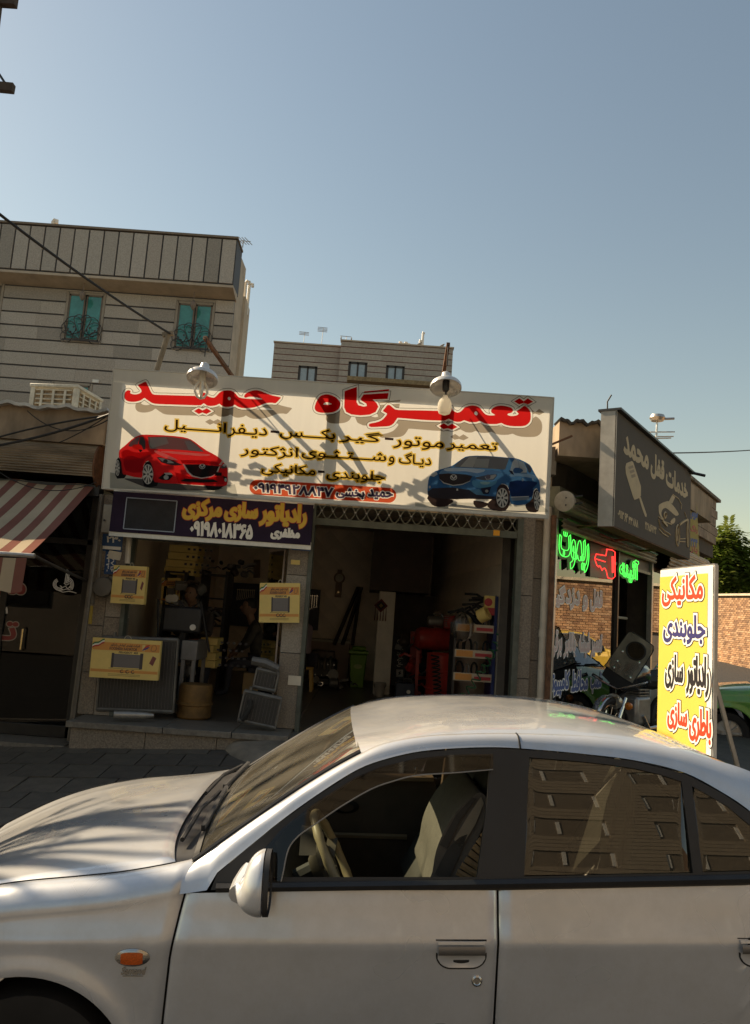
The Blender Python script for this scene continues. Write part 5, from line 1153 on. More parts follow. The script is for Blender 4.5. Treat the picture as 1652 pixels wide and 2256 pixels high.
# ------------------------------------------------------------------ yellow roadside board
yb = thing('roadside_banner_board', 'tall bright yellow banner stand with red and blue lettering by the kerb', 'sign', (2.15, 5.2, .2))
Rn, Ln = A(1571, 1245, 4.9), A(1455, 1258, 5.62); yex = V((Rn.x - Ln.x, Rn.y - Ln.y, 0)).normalized()
yp = Pl((Ln.x, Ln.y, 0), yex, (0, 0, 1)); wid = V((Rn.x - Ln.x, Rn.y - Ln.y)).length; zt = 1.8 + .0865 * 5.25; z0 = .42
YP = cloth('yellow_print', (.72, .58, .13), .28, .05, 5); WB_ = cloth('white_banner', (.82, .80, .76), .25, .03)
MB().poly(yp, [(0, z0), (wid, z0), (wid, zt), (0, zt)]).build('banner', WB_, yb, smooth=0)
MB().poly(yp, [(.0, z0 + .03), (wid - .06, z0 + .03), (wid - .06, zt - .05), (.0, zt - .05)], h=.002).build('print', YP, yb, smooth=0)
for q in (((0, z0), (0, zt)), ((wid, z0), (wid, zt)), ((0, zt), (wid, zt)), ((0, z0), (wid, z0))): MB().bar(yp.at(*q[0], -.02), yp.at(*q[1], -.02), .022, .022).build('frame_bar', ALU, yb)
for x in (.03, wid - .03): MB().bar(yp.at(x, z0, -.02), yp.at(x, .24, -.02), .025, .025).build('leg', ALU, yb)
MB().bar(yp.at(wid / 2, zt - .1, -.03), yp.at(wid / 2, .24, -.6), .025, .025).build('prop', ALU, yb)
zk2 = zr(2100, 2050, 1.8356); RDV, NVV, BKV = M('bright_red_vinyl', (.62, .05, .02), .5), M('navy_vinyl', (.035, .03, .13), .5), M('black_vinyl', (.015, .013, .015), .5)
def yword(s, xl, xr, yb_, yt, mt):   # heights measured on the middle column
    xm = (xl + xr) / 2; a = yp.px(*zk2(xm, yb_)); t = yp.px(*zk2(xm, yt)); l = yp.px(*zk2(xl, (yb_ + yt) / 2)); r = yp.px(*zk2(xr, (yb_ + yt) / 2)); gl = glyphs(s); bx_ = (l[0], r[0], a[1], t[1])
    for nm, mat, bo, h in (('lettering_outline', BKV, .026, .004), ('lettering_outline', M('white_vinyl', (.75, .73, .68)), .021, .0055), ('lettering', mt, .007, .007)):
        m = MB(); put(m, yp, gl, bx_, h, bo); m.build(nm, mat, yb, smooth=0)
yword('مکانیکی', 1015, 1310, 685, 470, RDV); yword('جلوبندی', 1025, 1328, 960, 760, NVV); yword('رادیاتور', 1195, 1355, 1340, 1060, BKV); yword('سازی', 1038, 1165, 1295, 1050, BKV); yword('باطری', 1215, 1372, 1690, 1450, RDV); yword('سازی', 1055, 1195, 1600, 1400, RDV)
# ------------------------------------------------------------------ motorcycle by the key shop
mo = thing('motorcycle', 'dark parked motorcycle with a large clear wind screen by the key shop', 'motorcycle', (3.2, 9.3, .42))
MY = 9.2; g0 = .40
Hd = A(1355, 1545, MY); hx, hz_ = Hd.x, Hd.z
ax_ = V((.75, .66, 0)).normalized()       # from the headlamp towards the tail
sd_ = V((ax_.y, -ax_.x, 0))
def Q(f, s, z): return V((hx, MY, 0)) + ax_ * f + sd_ * s + V((0, 0, z))
CHR = M('chrome', (.6, .58, .55), .2, .95); BKP = M('black_gloss_paint', (.015, .016, .02), .2, coat=.6)
def wheel(c, r, nm='wheel'):
    w_ = MB().tube([c + ax_ * (math.cos(t) * r) + V((0, 0, math.sin(t) * r)) for t in [2 * math.pi * i / 28 for i in range(28)]], .045, 8, closed=True).build(nm, RUBB, mo)
    MB().tube([c + ax_ * (math.cos(t) * r * .82) + V((0, 0, math.sin(t) * r * .82)) for t in [2 * math.pi * i / 28 for i in range(28)]], .015, 6, closed=True).build('rim', CHR, w_)
    for k in range(10):
        t = 2 * math.pi * k / 10; MB().tube([c, c + ax_ * (math.cos(t) * r * .82) + V((0, 0, math.sin(t) * r * .82))], .004, 4).build('spoke', CHR, w_)
    MB().lathe([(.05, -.05), (.05, .05)], c, sd_, 12).build('hub', GREYM, w_)
wheel(Q(-.12, 0, g0 + .30), .27); wheel(Q(1.12, 0, g0 + .30), .27)
for s in (-.1, .1): MB().tube([Q(-.12, s, g0 + .30), Q(.06, s, hz_ + .05)], .022, 8).build('fork', CHR, mo)
MB().grid(lambda u, v: Q(-.12, 0, g0 + .30) + ax_ * (math.cos(lerp(.5, 2.7, u)) * .33) + V((0, 0, math.sin(lerp(.5, 2.7, u)) * .33)) + sd_ * lerp(-.06, .06, v), 10, 2).build('mudguard', CHR, mo, solid=.004)
m = MB(); m.grid(lambda u, v: Q(-.03 - .0 * v, 0, hz_) + sd_ * (.12 * math.cos(2 * math.pi * v) * (1 - u * .35)) + V((0, 0, .095 * math.sin(2 * math.pi * v) * (1 - u * .35))) + ax_ * (.12 * u), 4, 18); m.build('headlamp_shell', BKP, mo)
MB().grid(lambda u, v: Q(-.03 - .02 * (1 - u * u), 0, hz_) + sd_ * (.115 * u * math.cos(2 * math.pi * v)) + V((0, 0, .09 * u * math.sin(2 * math.pi * v))), 4, 18).build('headlamp_lens', M('lamp_lens', (.5, .47, .40), .1, .6, var=.3, scale=30), mo)
MB().tube([Q(.1, -.36, hz_ + .26), Q(.05, -.2, hz_ + .2), Q(.06, 0, hz_ + .14), Q(.05, .2, hz_ + .2), Q(.1, .36, hz_ + .26)], .014, 8).build('handlebar', CHR, mo)
for s in (-1, 1): MB().tube([Q(.1, s * .25, hz_ + .22), Q(.11, s * .38, hz_ + .27)], .022, 8).build('grip', RUBB, mo)
for s in (-1, 1): MB().lathe([(.01, -.03), (.04, -.02), (.045, .02), (.02, .04)], Q(-.02, s * .19, hz_ - .03), (-ax_.x, -ax_.y, 0), 12).build('indicator', M('amber_lens', (.55, .16, .02), .2), mo)
m = MB(); m.tube([Q(.18, 0, g0 + .80), Q(.35, 0, g0 + .88), Q(.55, 0, g0 + .86), Q(.68, 0, g0 + .78)], [.10, .16, .15, .08], 12); m.build('fuel_tank', BKP, mo)
m = MB(); m.tube([Q(.62, 0, g0 + .80), Q(.8, 0, g0 + .80), Q(1.05, 0, g0 + .82), Q(1.25, 0, g0 + .88)], [.09, .12, .12, .06], 10); m.build('seat', RUBB, mo)
m = MB(); m.box(Q(.45, 0, g0 + .45), (.34, .26, .34), RZ(math.atan2(ax_.y, ax_.x))); m.build('engine', GREYM, mo, bevel=.04)
for i in range(5): MB().box(Q(.45, 0, g0 + .56 + i * .035), (.22, .24, .012), RZ(math.atan2(ax_.y, ax_.x))).build('cooling_fin', GREYM, mo)
MB().tube([Q(.4, .14, g0 + .4), Q(.5, .16, g0 + .25), Q(.9, .17, g0 + .25), Q(1.35, .18, g0 + .32)], [.02, .025, .035, .04], 10).build('exhaust', CHR, mo)
MB().tube([Q(.1, 0, hz_ + .05), Q(.4, 0, g0 + .72), Q(1.1, 0, g0 + .74)], .02, 6).build('frame', BLK, mo); MB().tube([Q(.1, 0, hz_ + .02), Q(.3, 0, g0 + .3), Q(.7, 0, g0 + .28), Q(1.12, 0, g0 + .30)], .02, 6).build('frame', BLK, mo)
for s in (-.1, .1): MB().tube([Q(1.0, s, g0 + .86), Q(1.2, s, g0 + 1.0), Q(1.45, s, g0 + .98)], .009, 6).build('rack_rail', CHR, mo)
for i in range(4): MB().tube([Q(1.12 + i * .1, -.1, g0 + .96), Q(1.12 + i * .1, .1, g0 + .96)], .007, 6).build('rack_bar', CHR, mo)
# the screen: smoky sheet with an oval opening pane, leaning back
spx = [zk2(*p) for p in ((598, 1110), (745, 900), (770, 880), (800, 885), (930, 970), (942, 1000), (930, 1040), (800, 1240), (785, 1255), (600, 1135))]
spn = Pl(Q(.12, 0, hz_ + .3), sd_ * -1, V((0, 0, 1)) + ax_ * .25)
if spn.n.dot(EYE - spn.P0) < 0: spn = Pl(spn.P0, -spn.ex, spn.ey)
pts = [spn.px(*p) for p in spx]; ov = [spn.px(*zk2(815 + 68 * math.cos(t) - 14 * math.sin(t), 1018 + 62 * math.sin(t) + 20 * math.cos(t))) for t in [2 * math.pi * i / 24 for i in range(24)]]
MB().poly(spn, smooth_loop(pts, 3), [list(reversed(ov))], 0, .004).build('wind_screen', glass('smoked_screen', (.50, .48, .43), .12, 1.45, 1.6, .34), mo)
MB().poly(spn, ov, [], 0, .003).build('screen_pane', glass('clear_screen', (.8, .8, .76), .02, 1.45, 1.6), mo)
MB().tube([spn.at(x, y, 0) for x, y in ov], .011, 6, closed=True).build('pane_rim', RUBB, mo); MB().tube([spn.at(x, y, 0) for x, y in smooth_loop(pts, 3)], .006, 5, closed=True).build('screen_edge', RUBB, mo)
for p in ((718, 1022), (680, 1092), (655, 1140), (840, 1105), (775, 1215)): MB().lathe([(.018, 0), (.018, .01), (.008, .016)], spn.at(*spn.px(*zk2(*p)), .002), spn.n, 10).build('screen_bolt', CHR, mo)
apr = [zk2(*p) for p in ((596, 1125), (785, 1250), (830, 1300), (720, 1310), (640, 1270), (560, 1190))]
MB().poly(spn, [spn.px(*p) for p in apr], [], -.01, .006).build('apron', M('black_vinyl_apron', (.02, .019, .02), .5), mo)
# ------------------------------------------------------------------ saloon cars (u rearwards, v away from the viewer's side, w up)
CW_ = 1.72
SV = [(.16, .07), (.22, .03), (.30, .008), (.45, -.012), (.60, -.021), (.72, -.026), (.762, -.028), (.785, -.021), (.83, -.006), (.88, .008), (.92, .022), (.96, .04)]
def sv(u, w):
    v = spl(SV, w)
    if u < .9: v += .20 * ((.9 - u) / .9) ** 2.2
    if u > 3.5: v += .14 * ((u - 3.5) / .95) ** 2
    r = math.hypot(u - .87, w - .31)
    if r < .52 and w > .1: v -= .018 * math.exp(-((r - .37) / .045) ** 2)
    r = math.hypot(u - 3.54, w - .31)
    if r < .52: v -= .014 * math.exp(-((r - .37) / .045) ** 2)
    return v
FT = [(.10, .68), (.35, .80), (.55, .862), (.78, .905), (1.0, .925), (1.13, .938), (1.27, .960), (1.345, .975), (1.40, .985)]
HC = [(0.12, 0.654), (0.35, 0.774), (0.55, 0.866), (0.75, 0.922), (0.95, 0.964), (1.12, 0.989), (1.26, 1.006)]
BELT = [(1.30, .898), (2.37, .915), (3.2, .932), (3.6, .942), (4.5, .93)]
RW = [(3.3, .94), (3.6, .955), (3.85, .975), (4.2, .975), (4.46, .94)]
WE = [(1.34, .898), (1.427, .910), (1.445, .955), (1.635, 1.099), (1.762, 1.184), (1.896, 1.262), (1.98, 1.293), (2.108, 1.322), (2.244, 1.335), (2.40, 1.340), (2.55, 1.333), (2.701, 1.322), (2.883, 1.303), (3.061, 1.264), (3.186, 1.201), (3.267, 1.146), (3.36, 1.05), (3.43, .97), (3.46, .945), (3.9, .945)]
GW = [(1.33, .955), (1.36, .970), (1.537, 1.088), (1.764, 1.229), (1.914, 1.307), (2.0, 1.342), (2.15, 1.367), (2.3, 1.376), (2.47, 1.379), (2.8, 1.369), (3.06, 1.333), (3.2, 1.298), (3.32, 1.262), (3.5, 1.175), (3.7, 1.06), (3.85, .985), (3.9, .975)]
GV = [(1.33, .075), (1.36, .085), (1.537, .128), (1.764, .178), (1.914, .207), (2.0, .218), (2.15, .228), (2.47, .232), (2.8, .23), (3.06, .22), (3.2, .205), (3.32, .19), (3.5, .165), (3.7, .14), (3.9, .12)]
RC = [(1.9, 1.3484), (2.0, 1.364), (2.1, 1.388), (2.25, 1.408), (2.41, 1.417), (2.55, 1.419), (2.69, 1.416), (2.88, 1.398), (3.06, 1.364), (3.2, 1.318), (3.38, 1.234), (3.54, 1.146), (3.72, 1.0564), (3.85, 0.9914), (4.2, 0.9814), (4.46, 0.9364)]
def vg(w): return .012 + .36 * (w - .9)
def uF(w): return interp([(.2, 1.285), (.52, 1.303), (.72, 1.318), (.84, 1.338), (.98, 1.366)], w)
def uB(w): return 2.349 + (w - .52) * .05
def uR(w): return interp([(.2, 3.16), (.45, 3.20), (.62, 3.30), (.75, 3.40), (.96, 3.47)], w)
def bott(u):
    z = .21
    for c in (.87, 3.54):
        d = abs(u - c)
        if d < .36: z = max(z, .31 + math.sqrt(.36 ** 2 - d * d))
    return z
PLASB = M('black_trim_plastic', (.022, .021, .021), .45, var=.2); CHROM = M('dull_chrome', (.55, .53, .50), .22, .95); TINT = glass('car_side_glass', (.26, .26, .23), 0.0, 1.52, 2.3, .03); WSG = glass('windscreen_glass', (.50, .56, .48), 0.0, 1.5, 1.3, .10)
SMOK = glass('smoked_visor', (.30, .28, .29), .03, 1.45, 1.4); DARKI = M('dark_interior', (.045, .036, .030), .7, var=.2); BLKI = M('black_interior', (.016, .015, .014), .7)
def paint_mat(name, col, metal=.8, rough=.30):
    m = M(name, col, rough, metal, var=.03, scale=2.5, coat=1.0, detail=2)
    N, L = nodes_of(m); b = N['Principled BSDF']; tc = N.new('ShaderNodeTexCoord')
    w1 = N.new('ShaderNodeTexNoise'); w1.inputs['Scale'].default_value = 3.2; w1.inputs['Detail'].default_value = 3; L.new(tc.outputs['Object'], w1.inputs['Vector'])
    bp = N.new('ShaderNodeBump'); bp.inputs['Strength'].default_value = .10; bp.inputs['Distance'].default_value = .02; L.new(w1.outputs['Fac'], bp.inputs['Height'])
    L.new(bp.outputs['Normal'], b.inputs['Coat Normal']); L.new(bp.outputs['Normal'], b.inputs['Normal'])
    # dust: a thin matt film in fine specks and soft patches
    d1 = N.new('ShaderNodeTexNoise'); d1.inputs['Scale'].default_value = 7; d1.inputs['Detail'].default_value = 12; d1.inputs['Roughness'].default_value = .8; L.new(tc.outputs['Object'], d1.inputs['Vector'])
    r1 = N.new('ShaderNodeMapRange'); r1.inputs['From Min'].default_value = .42; r1.inputs['From Max'].default_value = .72; r1.inputs['To Min'].default_value = .02; r1.inputs['To Max'].default_value = .28; L.new(d1.outputs['Fac'], r1.inputs['Value'])
    df = N.new('ShaderNodeBsdfDiffuse'); df.inputs['Color'].default_value = (.36, .33, .28, 1); mx = N.new('ShaderNodeMixShader'); L.new(r1.outputs[0], mx.inputs[0]); L.new(b.outputs[0], mx.inputs[1]); L.new(df.outputs[0], mx.inputs[2]); L.new(mx.outputs[0], N['Material Output'].inputs['Surface'])
    return m
def car(root, paint, full=True):
    def mk(mb, nm, mat, par=root, **k): return mb.build(nm, mat, par, local=True, **k)
    def flip(fn, far): return (lambda a, b: (lambda p: (p[0], CW_ - p[1] if far else p[1], p[2]))(fn(a, b)))
    for far in (False, True):
        def panel(u0, u1, top, n, roll=0.0, nm='panel', inset=.0035):
            def fn(a, b):
                # fold the rim inwards by a few millimetres
                ea = 0.0
                if a < .02 or a > .98 or b < .012: ea = .012
                aa = clampf((a - .02) / .96, 0, 1); bb = clampf((b - .012) / .988, 0, 1)
                w0 = 0.0
                for it in range(3):
                    um = lerp(u0(w0 or .6) + inset, u1(w0 or .6) - inset, aa); t = top(um); bo = bott(um); t1 = t - roll
                    if roll and bb > .72:
                        q = (bb - .72) / .28 * math.pi / 2; w0 = t1 + roll * math.sin(q); dv = roll * 1.05 * (1 - math.cos(q)); wv = t1
                    else:
                        k = bb / .72 if roll else bb; w0 = lerp(bo, t1, k); dv = 0; wv = w0
                return (um, sv(um, wv) + dv + ea, w0)
            return mk(MB().grid(flip(fn, far), n, 46), nm, paint, smooth=.9)
        panel(lambda w: .10, uF, lambda u: spl(FT, u), 54, .085, 'front_wing')
        fd = panel(uF, uB, lambda u: interp(BELT, u), 30, 0, 'front_door')
        rd = panel(uB, uR, lambda u: interp(BELT, u), 30, 0, 'rear_door')
        panel(uR, lambda w: 4.46, lambda u: spl(RW, u), 40, .06, 'rear_wing')
        # pillar and roof rail band
        def band(a, b):
            u = lerp(1.335, 3.88, a); w0, w1 = spl(WE, u) if u > 1.6 else interp(WE, u), spl(GW, u); v0, v1 = vg(w0), spl(GV, u); k = 4 * b * (1 - b)
            return (u, lerp(v0, v1, b) - .010 * k - (.004 if b < .05 else 0), lerp(w0, w1, b) + .012 * k)
        mk(MB().grid(flip(band, far), 90, 8), 'roof_rail', paint, smooth=1.0)
        mk(MB().grid(flip(lambda a, b: (lerp(.2, 4.3, a), sv(lerp(.2, 4.3, a), lerp(.25, .88, b)) + .035, max(min(bott(lerp(.2, 4.3, a)) + .01, .66), lerp(.25, min(.88, spl(FT, lerp(.2, 4.3, a)) - .09), b))), far), 60, 10), 'inner_shell', BLKI)
        # window surround with its openings
        def G(u, w, off=0.0): v = vg(w) - off; return V((u, CW_ - v if far else v, w))
        outer = [(1.432, .909), (1.449, .955)] + [(u, w - .004) for u, w in WE[3:18]] + [(3.47, .948), (3.2, .928), (2.37, .911)]
        h1 = [(1.605, .945), (1.632, 1.045), (1.665, 1.088), (1.772, 1.158), (1.896, 1.236), (1.98, 1.268), (2.108, 1.297), (2.244, 1.310), (2.372, 1.313), (2.345, 1.15), (2.30, .948)]
        h2 = [(2.457, .950), (2.508, 1.308), (2.60, 1.303), (2.701, 1.296), (2.80, 1.287), (2.883, 1.276), (2.97, 1.258), (3.043, 1.236), (3.028, .962)]
        h3 = [(3.062, .964), (3.077, 1.222), (3.12, 1.200), (3.19, 1.160), (3.26, 1.10), (3.34, 1.02), (3.385, .972)]
        flat, tri = fill([(outer, [h1, h2, h3])]); m = MB()
        m.add([G(p[0], p[1], .002) for p in flat], tri); fr = mk(m, 'window_surround', PLASB, smooth=0, solid=.02)
        m = MB(); m.tube([G(u, lerp(interp(BELT, u), interp(BELT, u) + .032, .5), .008) for u in [1.45 + i * .1 for i in range(21)]], .015, 6); mk(m, 'belt_moulding', PLASB)
        for nm, hh in (('rear_window', h2), ('quarter_window', h3)) + ((('front_window', h1),) if far or not full else ()):
            m = MB(); us = [p[0] for p in hh]; ua, ub = min(us) + .0005, max(us) - .0005
            def span(u, hh=hh):
                ws = [lerp(p[1], q[1], (u - p[0]) / (q[0] - p[0])) for p, q in zip(hh, hh[1:] + hh[:1]) if (p[0] - u) * (q[0] - u) < 0]; return min(ws), max(ws)
            def pane(a, b):
                u = lerp(ua, ub, a); lo, hi = span(u); w = lerp(lo, hi, b); v = vg(w) + .010 + .30 * (w - 1.13) ** 2 - .012 + .012 * (u - 2.7) ** 2; return (u, CW_ - v if far else v, w)
            mk(m.grid(pane, 26, 18), nm, TINT, smooth=1.2)
        if full and not far:
            gp = Pl(CARO + CEV * (.012 - .36 * .9), CEU, CEV * .36 + CEW); kk = math.sqrt(1 + .36 ** 2)
            low = []
            for p in ((1084, 1693), (1001, 1700), (917, 1706), (867, 1718), (817, 1736), (751, 1774), (694, 1813), (661, 1836), (641, 1858), (632, 1880), (626, 1911), (620, 1938)):
                x, y = gp.px(*p); low.append((x, y / kk))
            lw = list(enumerate(low)); low = [(spl([(i, p[0]) for i, p in lw], k / 4), spl([(i, p[1]) for i, p in lw], k / 4)) for k in range(4 * len(lw) - 3)]
            vis = low + [(1.585, .945), (1.60, 1.03), (1.65, 1.085), (1.762, 1.165), (1.896, 1.243), (1.98, 1.275), (2.108, 1.304), (2.244, 1.317), (2.378, 1.32)]
            flat, tri = fill([(vis, [])]); m = MB(); m.add([G(p[0], p[1], .016) for p in flat], tri); mk(m, 'wind_deflector', SMOK, smooth=0)
            MB_ = MB().tube([G(p[0], p[1], .017) for p in low], .0025, 4); mk(MB_, 'deflector_edge', M('deflector_rim', (.3, .28, .26), .3), smooth=1)
        # door gap through the rail
        mk(MB().tube([V(flip(band, far)((2.478 - 1.335) / (3.88 - 1.335), b)) + V((0, .002 if far else -.002, 0)) for b in (0, .3, .6, 1)], .004, 4), 'door_gap', BLKI)
        # handles
        for (u0, u1, w0, w1, dr) in ((2.162, 2.318, .690, .772, fd), (3.146, 3.30, .695, .777, rd)):
            def S(u, w, off): return V((u, (CW_ - sv(u, w) + off) if far else (sv(u, w) - off), w))
            wm = (w0 + w1) / 2; q = [(u0, w1), (u1, w1)] + [(u1 - .045 + .045 * math.cos(t), w0 + .038 + .038 * math.sin(t)) for t in [-i * math.pi / 16 for i in range(9)]] + [(u0 + .045 - .045 * math.sin(t), w0 + .038 - .038 * math.cos(t)) for t in [i * math.pi / 16 for i in range(9)]]
            flat, tri = fill([(offset(q, .0035), [])]); m = MB(); m.add([S(p[0], p[1], .0012) for p in flat], tri); hd = mk(m, 'handle_rim', BLKI, dr, smooth=0)
            def dish(a, b):
                u = lerp(u0 + .002, u1 - .002, a); e = max(0.0, .045 - min(u - u0, u1 - u)) / .045; lo = w0 + .002 + .038 * (1 - math.sqrt(max(0, 1 - e * e))); return S(u, lerp(lo, wm + .004, b), .0035 - .004 * math.sin(math.pi * b) * math.sin(math.pi * a))
            mk(MB().grid(dish, 16, 8), 'handle_recess', paint, dr)
            mk(MB().grid(lambda a, b: S(lerp(u0 + .003, u1 - .003, a), lerp(wm + .001, w1 - .012, b), .005 + .010 * math.sin(math.pi * (.15 + .7 * b)) ** .6), 8, 8), 'handle_grip', M('grey_grip', (.22, .205, .19), .35, .5), dr)
            mk(MB().grid(lambda a, b: S(lerp(u0 + .003, u1 - .003, a), lerp(w1 - .0105, w1 - .001, b), .005), 2, 2), 'handle_lip', paint, dr)
            if dr is fd:
                m = MB(); m.lathe([(.017, 0), (.017, .003), (.012, .006), (.010, .004), (.0, .004)], S(2.290, .652, .001), (0, 1 if far else -1, 0), 18); mk(m, 'lock', CHROM, dr)
        # wheels
        for uc in (.87, 3.54):
            vv = CW_ - .12 if far else .12; sgn = 1 if far else -1; c_ = V((uc, vv, .30))
            ty = mk(MB().lathe([(.19, -.085), (.25, -.095), (.285, -.09), (.30, -.06), (.302, 0), (.30, .06), (.285, .09), (.25, .095), (.19, .085)], c_, (0, sgn, 0), 40, caps=False), 'tyre', RUBB)
            rim = mk(MB().lathe([(.195, .07), (.19, .02), (.10, .03), (.03, .05), (.0, .05)], c_, (0, sgn, 0), 32, caps=False), 'hubcap', M('silver_hubcap', (.42, .41, .39), .4, .6), ty)
            for k in range(9):
                t = 2 * math.pi * k / 9; d = V((math.cos(t), 0, math.sin(t))); mk(MB().bar(c_ + d * .05 + V((0, sgn * .056, 0)), c_ + d * .185 + V((0, sgn * .062, 0)), .03, .02, up=(0, 1, 0)), 'hubcap_spoke', M('silver_hubcap', (.42, .41, .39)), ty, bevel=.004)
            m = MB(); m.grid(lambda a, b: (uc + .365 * math.cos(lerp(-.3, math.pi + .3, a)), vv + sgn * lerp(.10, -.35, b), .31 + .365 * math.sin(lerp(-.3, math.pi + .3, a))), 24, 2); mk(m, 'wheel_liner', BLKI)
        # side repeater and badge, mirror
        c_ = V((1.205, 0, .722))
        def S2(du, dw, off): return V((c_.x + du, (CW_ - sv(c_.x + du, c_.z + dw) + off) if far else (sv(c_.x + du, c_.z + dw) - off), c_.z + dw))
        m = MB(); m.grid(lambda a, b: S2(.054 * a * math.cos(2 * math.pi * b), .027 * a * math.sin(2 * math.pi * b), .002 + .008 * (1 - a ** 3)), 6, 28); rp = mk(m, 'side_repeater', CHROM)
        m = MB(); m.grid(lambda a, b: S2(lerp(-.034, .034, a), lerp(-.0185, .0185, b) * (1 - .25 * (2 * a - 1) ** 4), .0098 + .003 * math.sin(math.pi * b)), 8, 8); mk(m, 'repeater_lens', M('orange_lens', (.62, .11, .02), .2, var=.25, scale=200), rp)
        mcx, mcv = 1.0, -.095
        def mir(a, b):
            t = 2 * math.pi * b; f = [(0, 0), (.12, .45), (.3, .72), (.55, .9), (.85, 1.0), (1.0, 1.0)]; r = spl(f, a)
            cv, cw_ = math.cos(t), math.sin(t); e = .62
            cv = math.copysign(abs(cv) ** e, cv); cw_ = math.copysign(abs(cw_) ** e, cw_)
            wr = .088; vr = .082 * (1 - .25 * max(cw_, 0))
            u = lerp(1.535, 1.612, a) + .012 * cw_ * (1 - a); v = mcv + cv * vr * r + .012 * cw_; w = .972 + cw_ * wr * r - .006 * (1 - a)
            return (u, CW_ - v if far else v, w)
        mr_ = mk(MB().grid(mir, 14, 40), 'mirror', paint, smooth=1.2)
        mk(MB().grid(lambda a, b: (lambda p: (p[0] + .004 + .016 * (1 if a > .01 else 0), p[1], p[2]))(mir(1.0, b)), 1, 40), 'mirror_rim', PLASB, mr_)
        m = MB(); rim_ = [V(mir(1.0, i / 40)) + V((.016, 0, 0)) for i in range(40)]; m.ngon(rim_); mk(m, 'mirror_glass', M('mirror_glass', (.5, .5, .5), .05, 1.0, var=.02), mr_, smooth=0)
        m = MB(); f_ = (lambda v: CW_ - v) if far else (lambda v: v); m.tube([(1.56, f_(.03), .955), (1.535, f_(-.02), .935), (1.53, f_(-.07), .925)], [.04, .032, .03], 10); mk(m, 'mirror_stalk', paint, mr_)
    # bonnet, cowl, screen, roof, rear screen, boot
    def hood(a, b):
        s = b; k = 1 - abs(2 * s - 1) ** 2.2; ur = 1.238 + .062 * abs(2 * s - 1) ** 4; u = lerp(.12 + .05 * (1 - k), ur, a)
        ve = sv(u, spl(FT, u) - .085) + .085 * 1.05 + .006; we = spl(FT, u) + .001
        ed_ = .010 if (b < .01 or b > .99 or a > .99) else 0
        return (u, lerp(ve, CW_ - ve, s), lerp(we, spl(HC, u), k ** .75) - ed_ + .006 * math.exp(-((abs(2 * s - 1) - .72) / .05) ** 2) * (1 - a) * k)
    mk(MB().grid(hood, 50, 60), 'bonnet', paint, smooth=1.0)
    for b_ in (.0, 1.0): mk(MB().tube([V(hood(i / 24, b_)) + V((0, 0, .008)) for i in range(25)], .0042, 5), 'bonnet_gap', BLKI)
    def wsp(s, t):
        eu_ = lerp(1.36, 1.914, t); ew_, ev_ = spl(GW, eu_), spl(GV, eu_); k = 1 - (2 * s - 1) ** 2; cu = lerp(1.325, 1.885, t); cw_ = lerp(.995, 1.348, t) + .018 * math.sin(math.pi * t)
        return V((lerp(eu_, cu, k), lerp(ev_, CW_ - ev_, s), lerp(ew_, cw_, k ** .75)))
    def cowl(a, b):
        s = lerp(.0, 1.0, b); ur = 1.238 + .062 * abs(2 * s - 1) ** 4; h_ = V(hood(1, clampf(s, .012, .988))); w_ = wsp(s, 0.0); return V((lerp(h_.x - .02, w_.x + .01, a), lerp(h_.y, w_.y, a), lerp(h_.z - .012, w_.z - .006, a)))
    mk(MB().grid(cowl, 6, 40), 'cowl', PLASB)
    mk(MB().grid(lambda a, b: wsp(a, b) , 30, 16), 'windscreen', WSG, smooth=1.0)
    def edge(a, b): 
        p = wsp(a, .0) if b < .5 else wsp(a, .035); return p + V((-.004, 0, .004))
    mk(MB().grid(edge, 30, 1), 'screen_seal', PLASB)
    for s in (.004, .996): mk(MB().tube([wsp(s, i / 14) + V((-.002, 0, .004)) for i in range(15)], .008, 6), 'screen_moulding', PLASB)
    for s0, s1 in ((.10, .46), (.50, .86)):
        p0, p1 = V(cowl(.4, s0)) + V((0, 0, .03)), wsp(s1, .05) + V((-.02, 0, .02)); mk(MB().tube([p0, lerp(p0, p1, .5) + V((-.01, 0, .015)), p1], .009, 6), 'wiper', RUBB)
        q0, q1 = wsp(s0 + .06, .035) + V((-.015, 0, .012)), wsp(s1 + .04, .075) + V((-.015, 0, .012)); mk(MB().bar(q0, q1, .014, .02), 'wiper_blade', RUBB)
    def roof(a, b):
        u = lerp(1.905, 3.2, a); k = 1 - abs(2 * b - 1) ** 2.4; v0 = spl(GV, u) + .004; d = -.02 * k if a < .001 else 0
        return (u + d, lerp(v0, CW_ - v0, b), lerp(spl(GW, u) - .002, spl(RC, u), k ** .8))
    mk(MB().grid(roof, 40, 50), 'roof', paint, smooth=1.0)
    def rear(a, b):
        u = lerp(3.2, 3.84, a); k = 1 - abs(2 * b - 1) ** 2.4; v0 = spl(GV, u) + .004; return (u, lerp(v0, CW_ - v0, b), lerp(spl(GW, u) - .002, spl(RC, u), k ** .8) - .003)
    mk(MB().grid(rear, 16, 30), 'rear_screen', TINT, smooth=1.0)
    mk(MB().grid(lambda a, b: (lerp(3.84, 4.46, a), lerp(sv(lerp(3.84, 4.46, a), .9) + .07, CW_ - sv(lerp(3.84, 4.46, a), .9) - .07, b), spl(RC, lerp(3.84, 4.46, a)) - .03 * abs(2 * b - 1) ** 3), 12, 20), 'boot_lid', paint, smooth=1.0)
    mk(MB().grid(lambda a, b: (4.46 + .06 * math.sin(math.pi * b), lerp(.16, 1.56, a), lerp(.25, .95, b)), 10, 10), 'rear_panel', paint); mk(MB().grid(lambda a, b: (.10 - .06 * math.sin(math.pi * b) - .06 * math.sin(math.pi * a), lerp(.20, 1.52, a), lerp(.22, .68, b)), 12, 10), 'front_panel', paint)
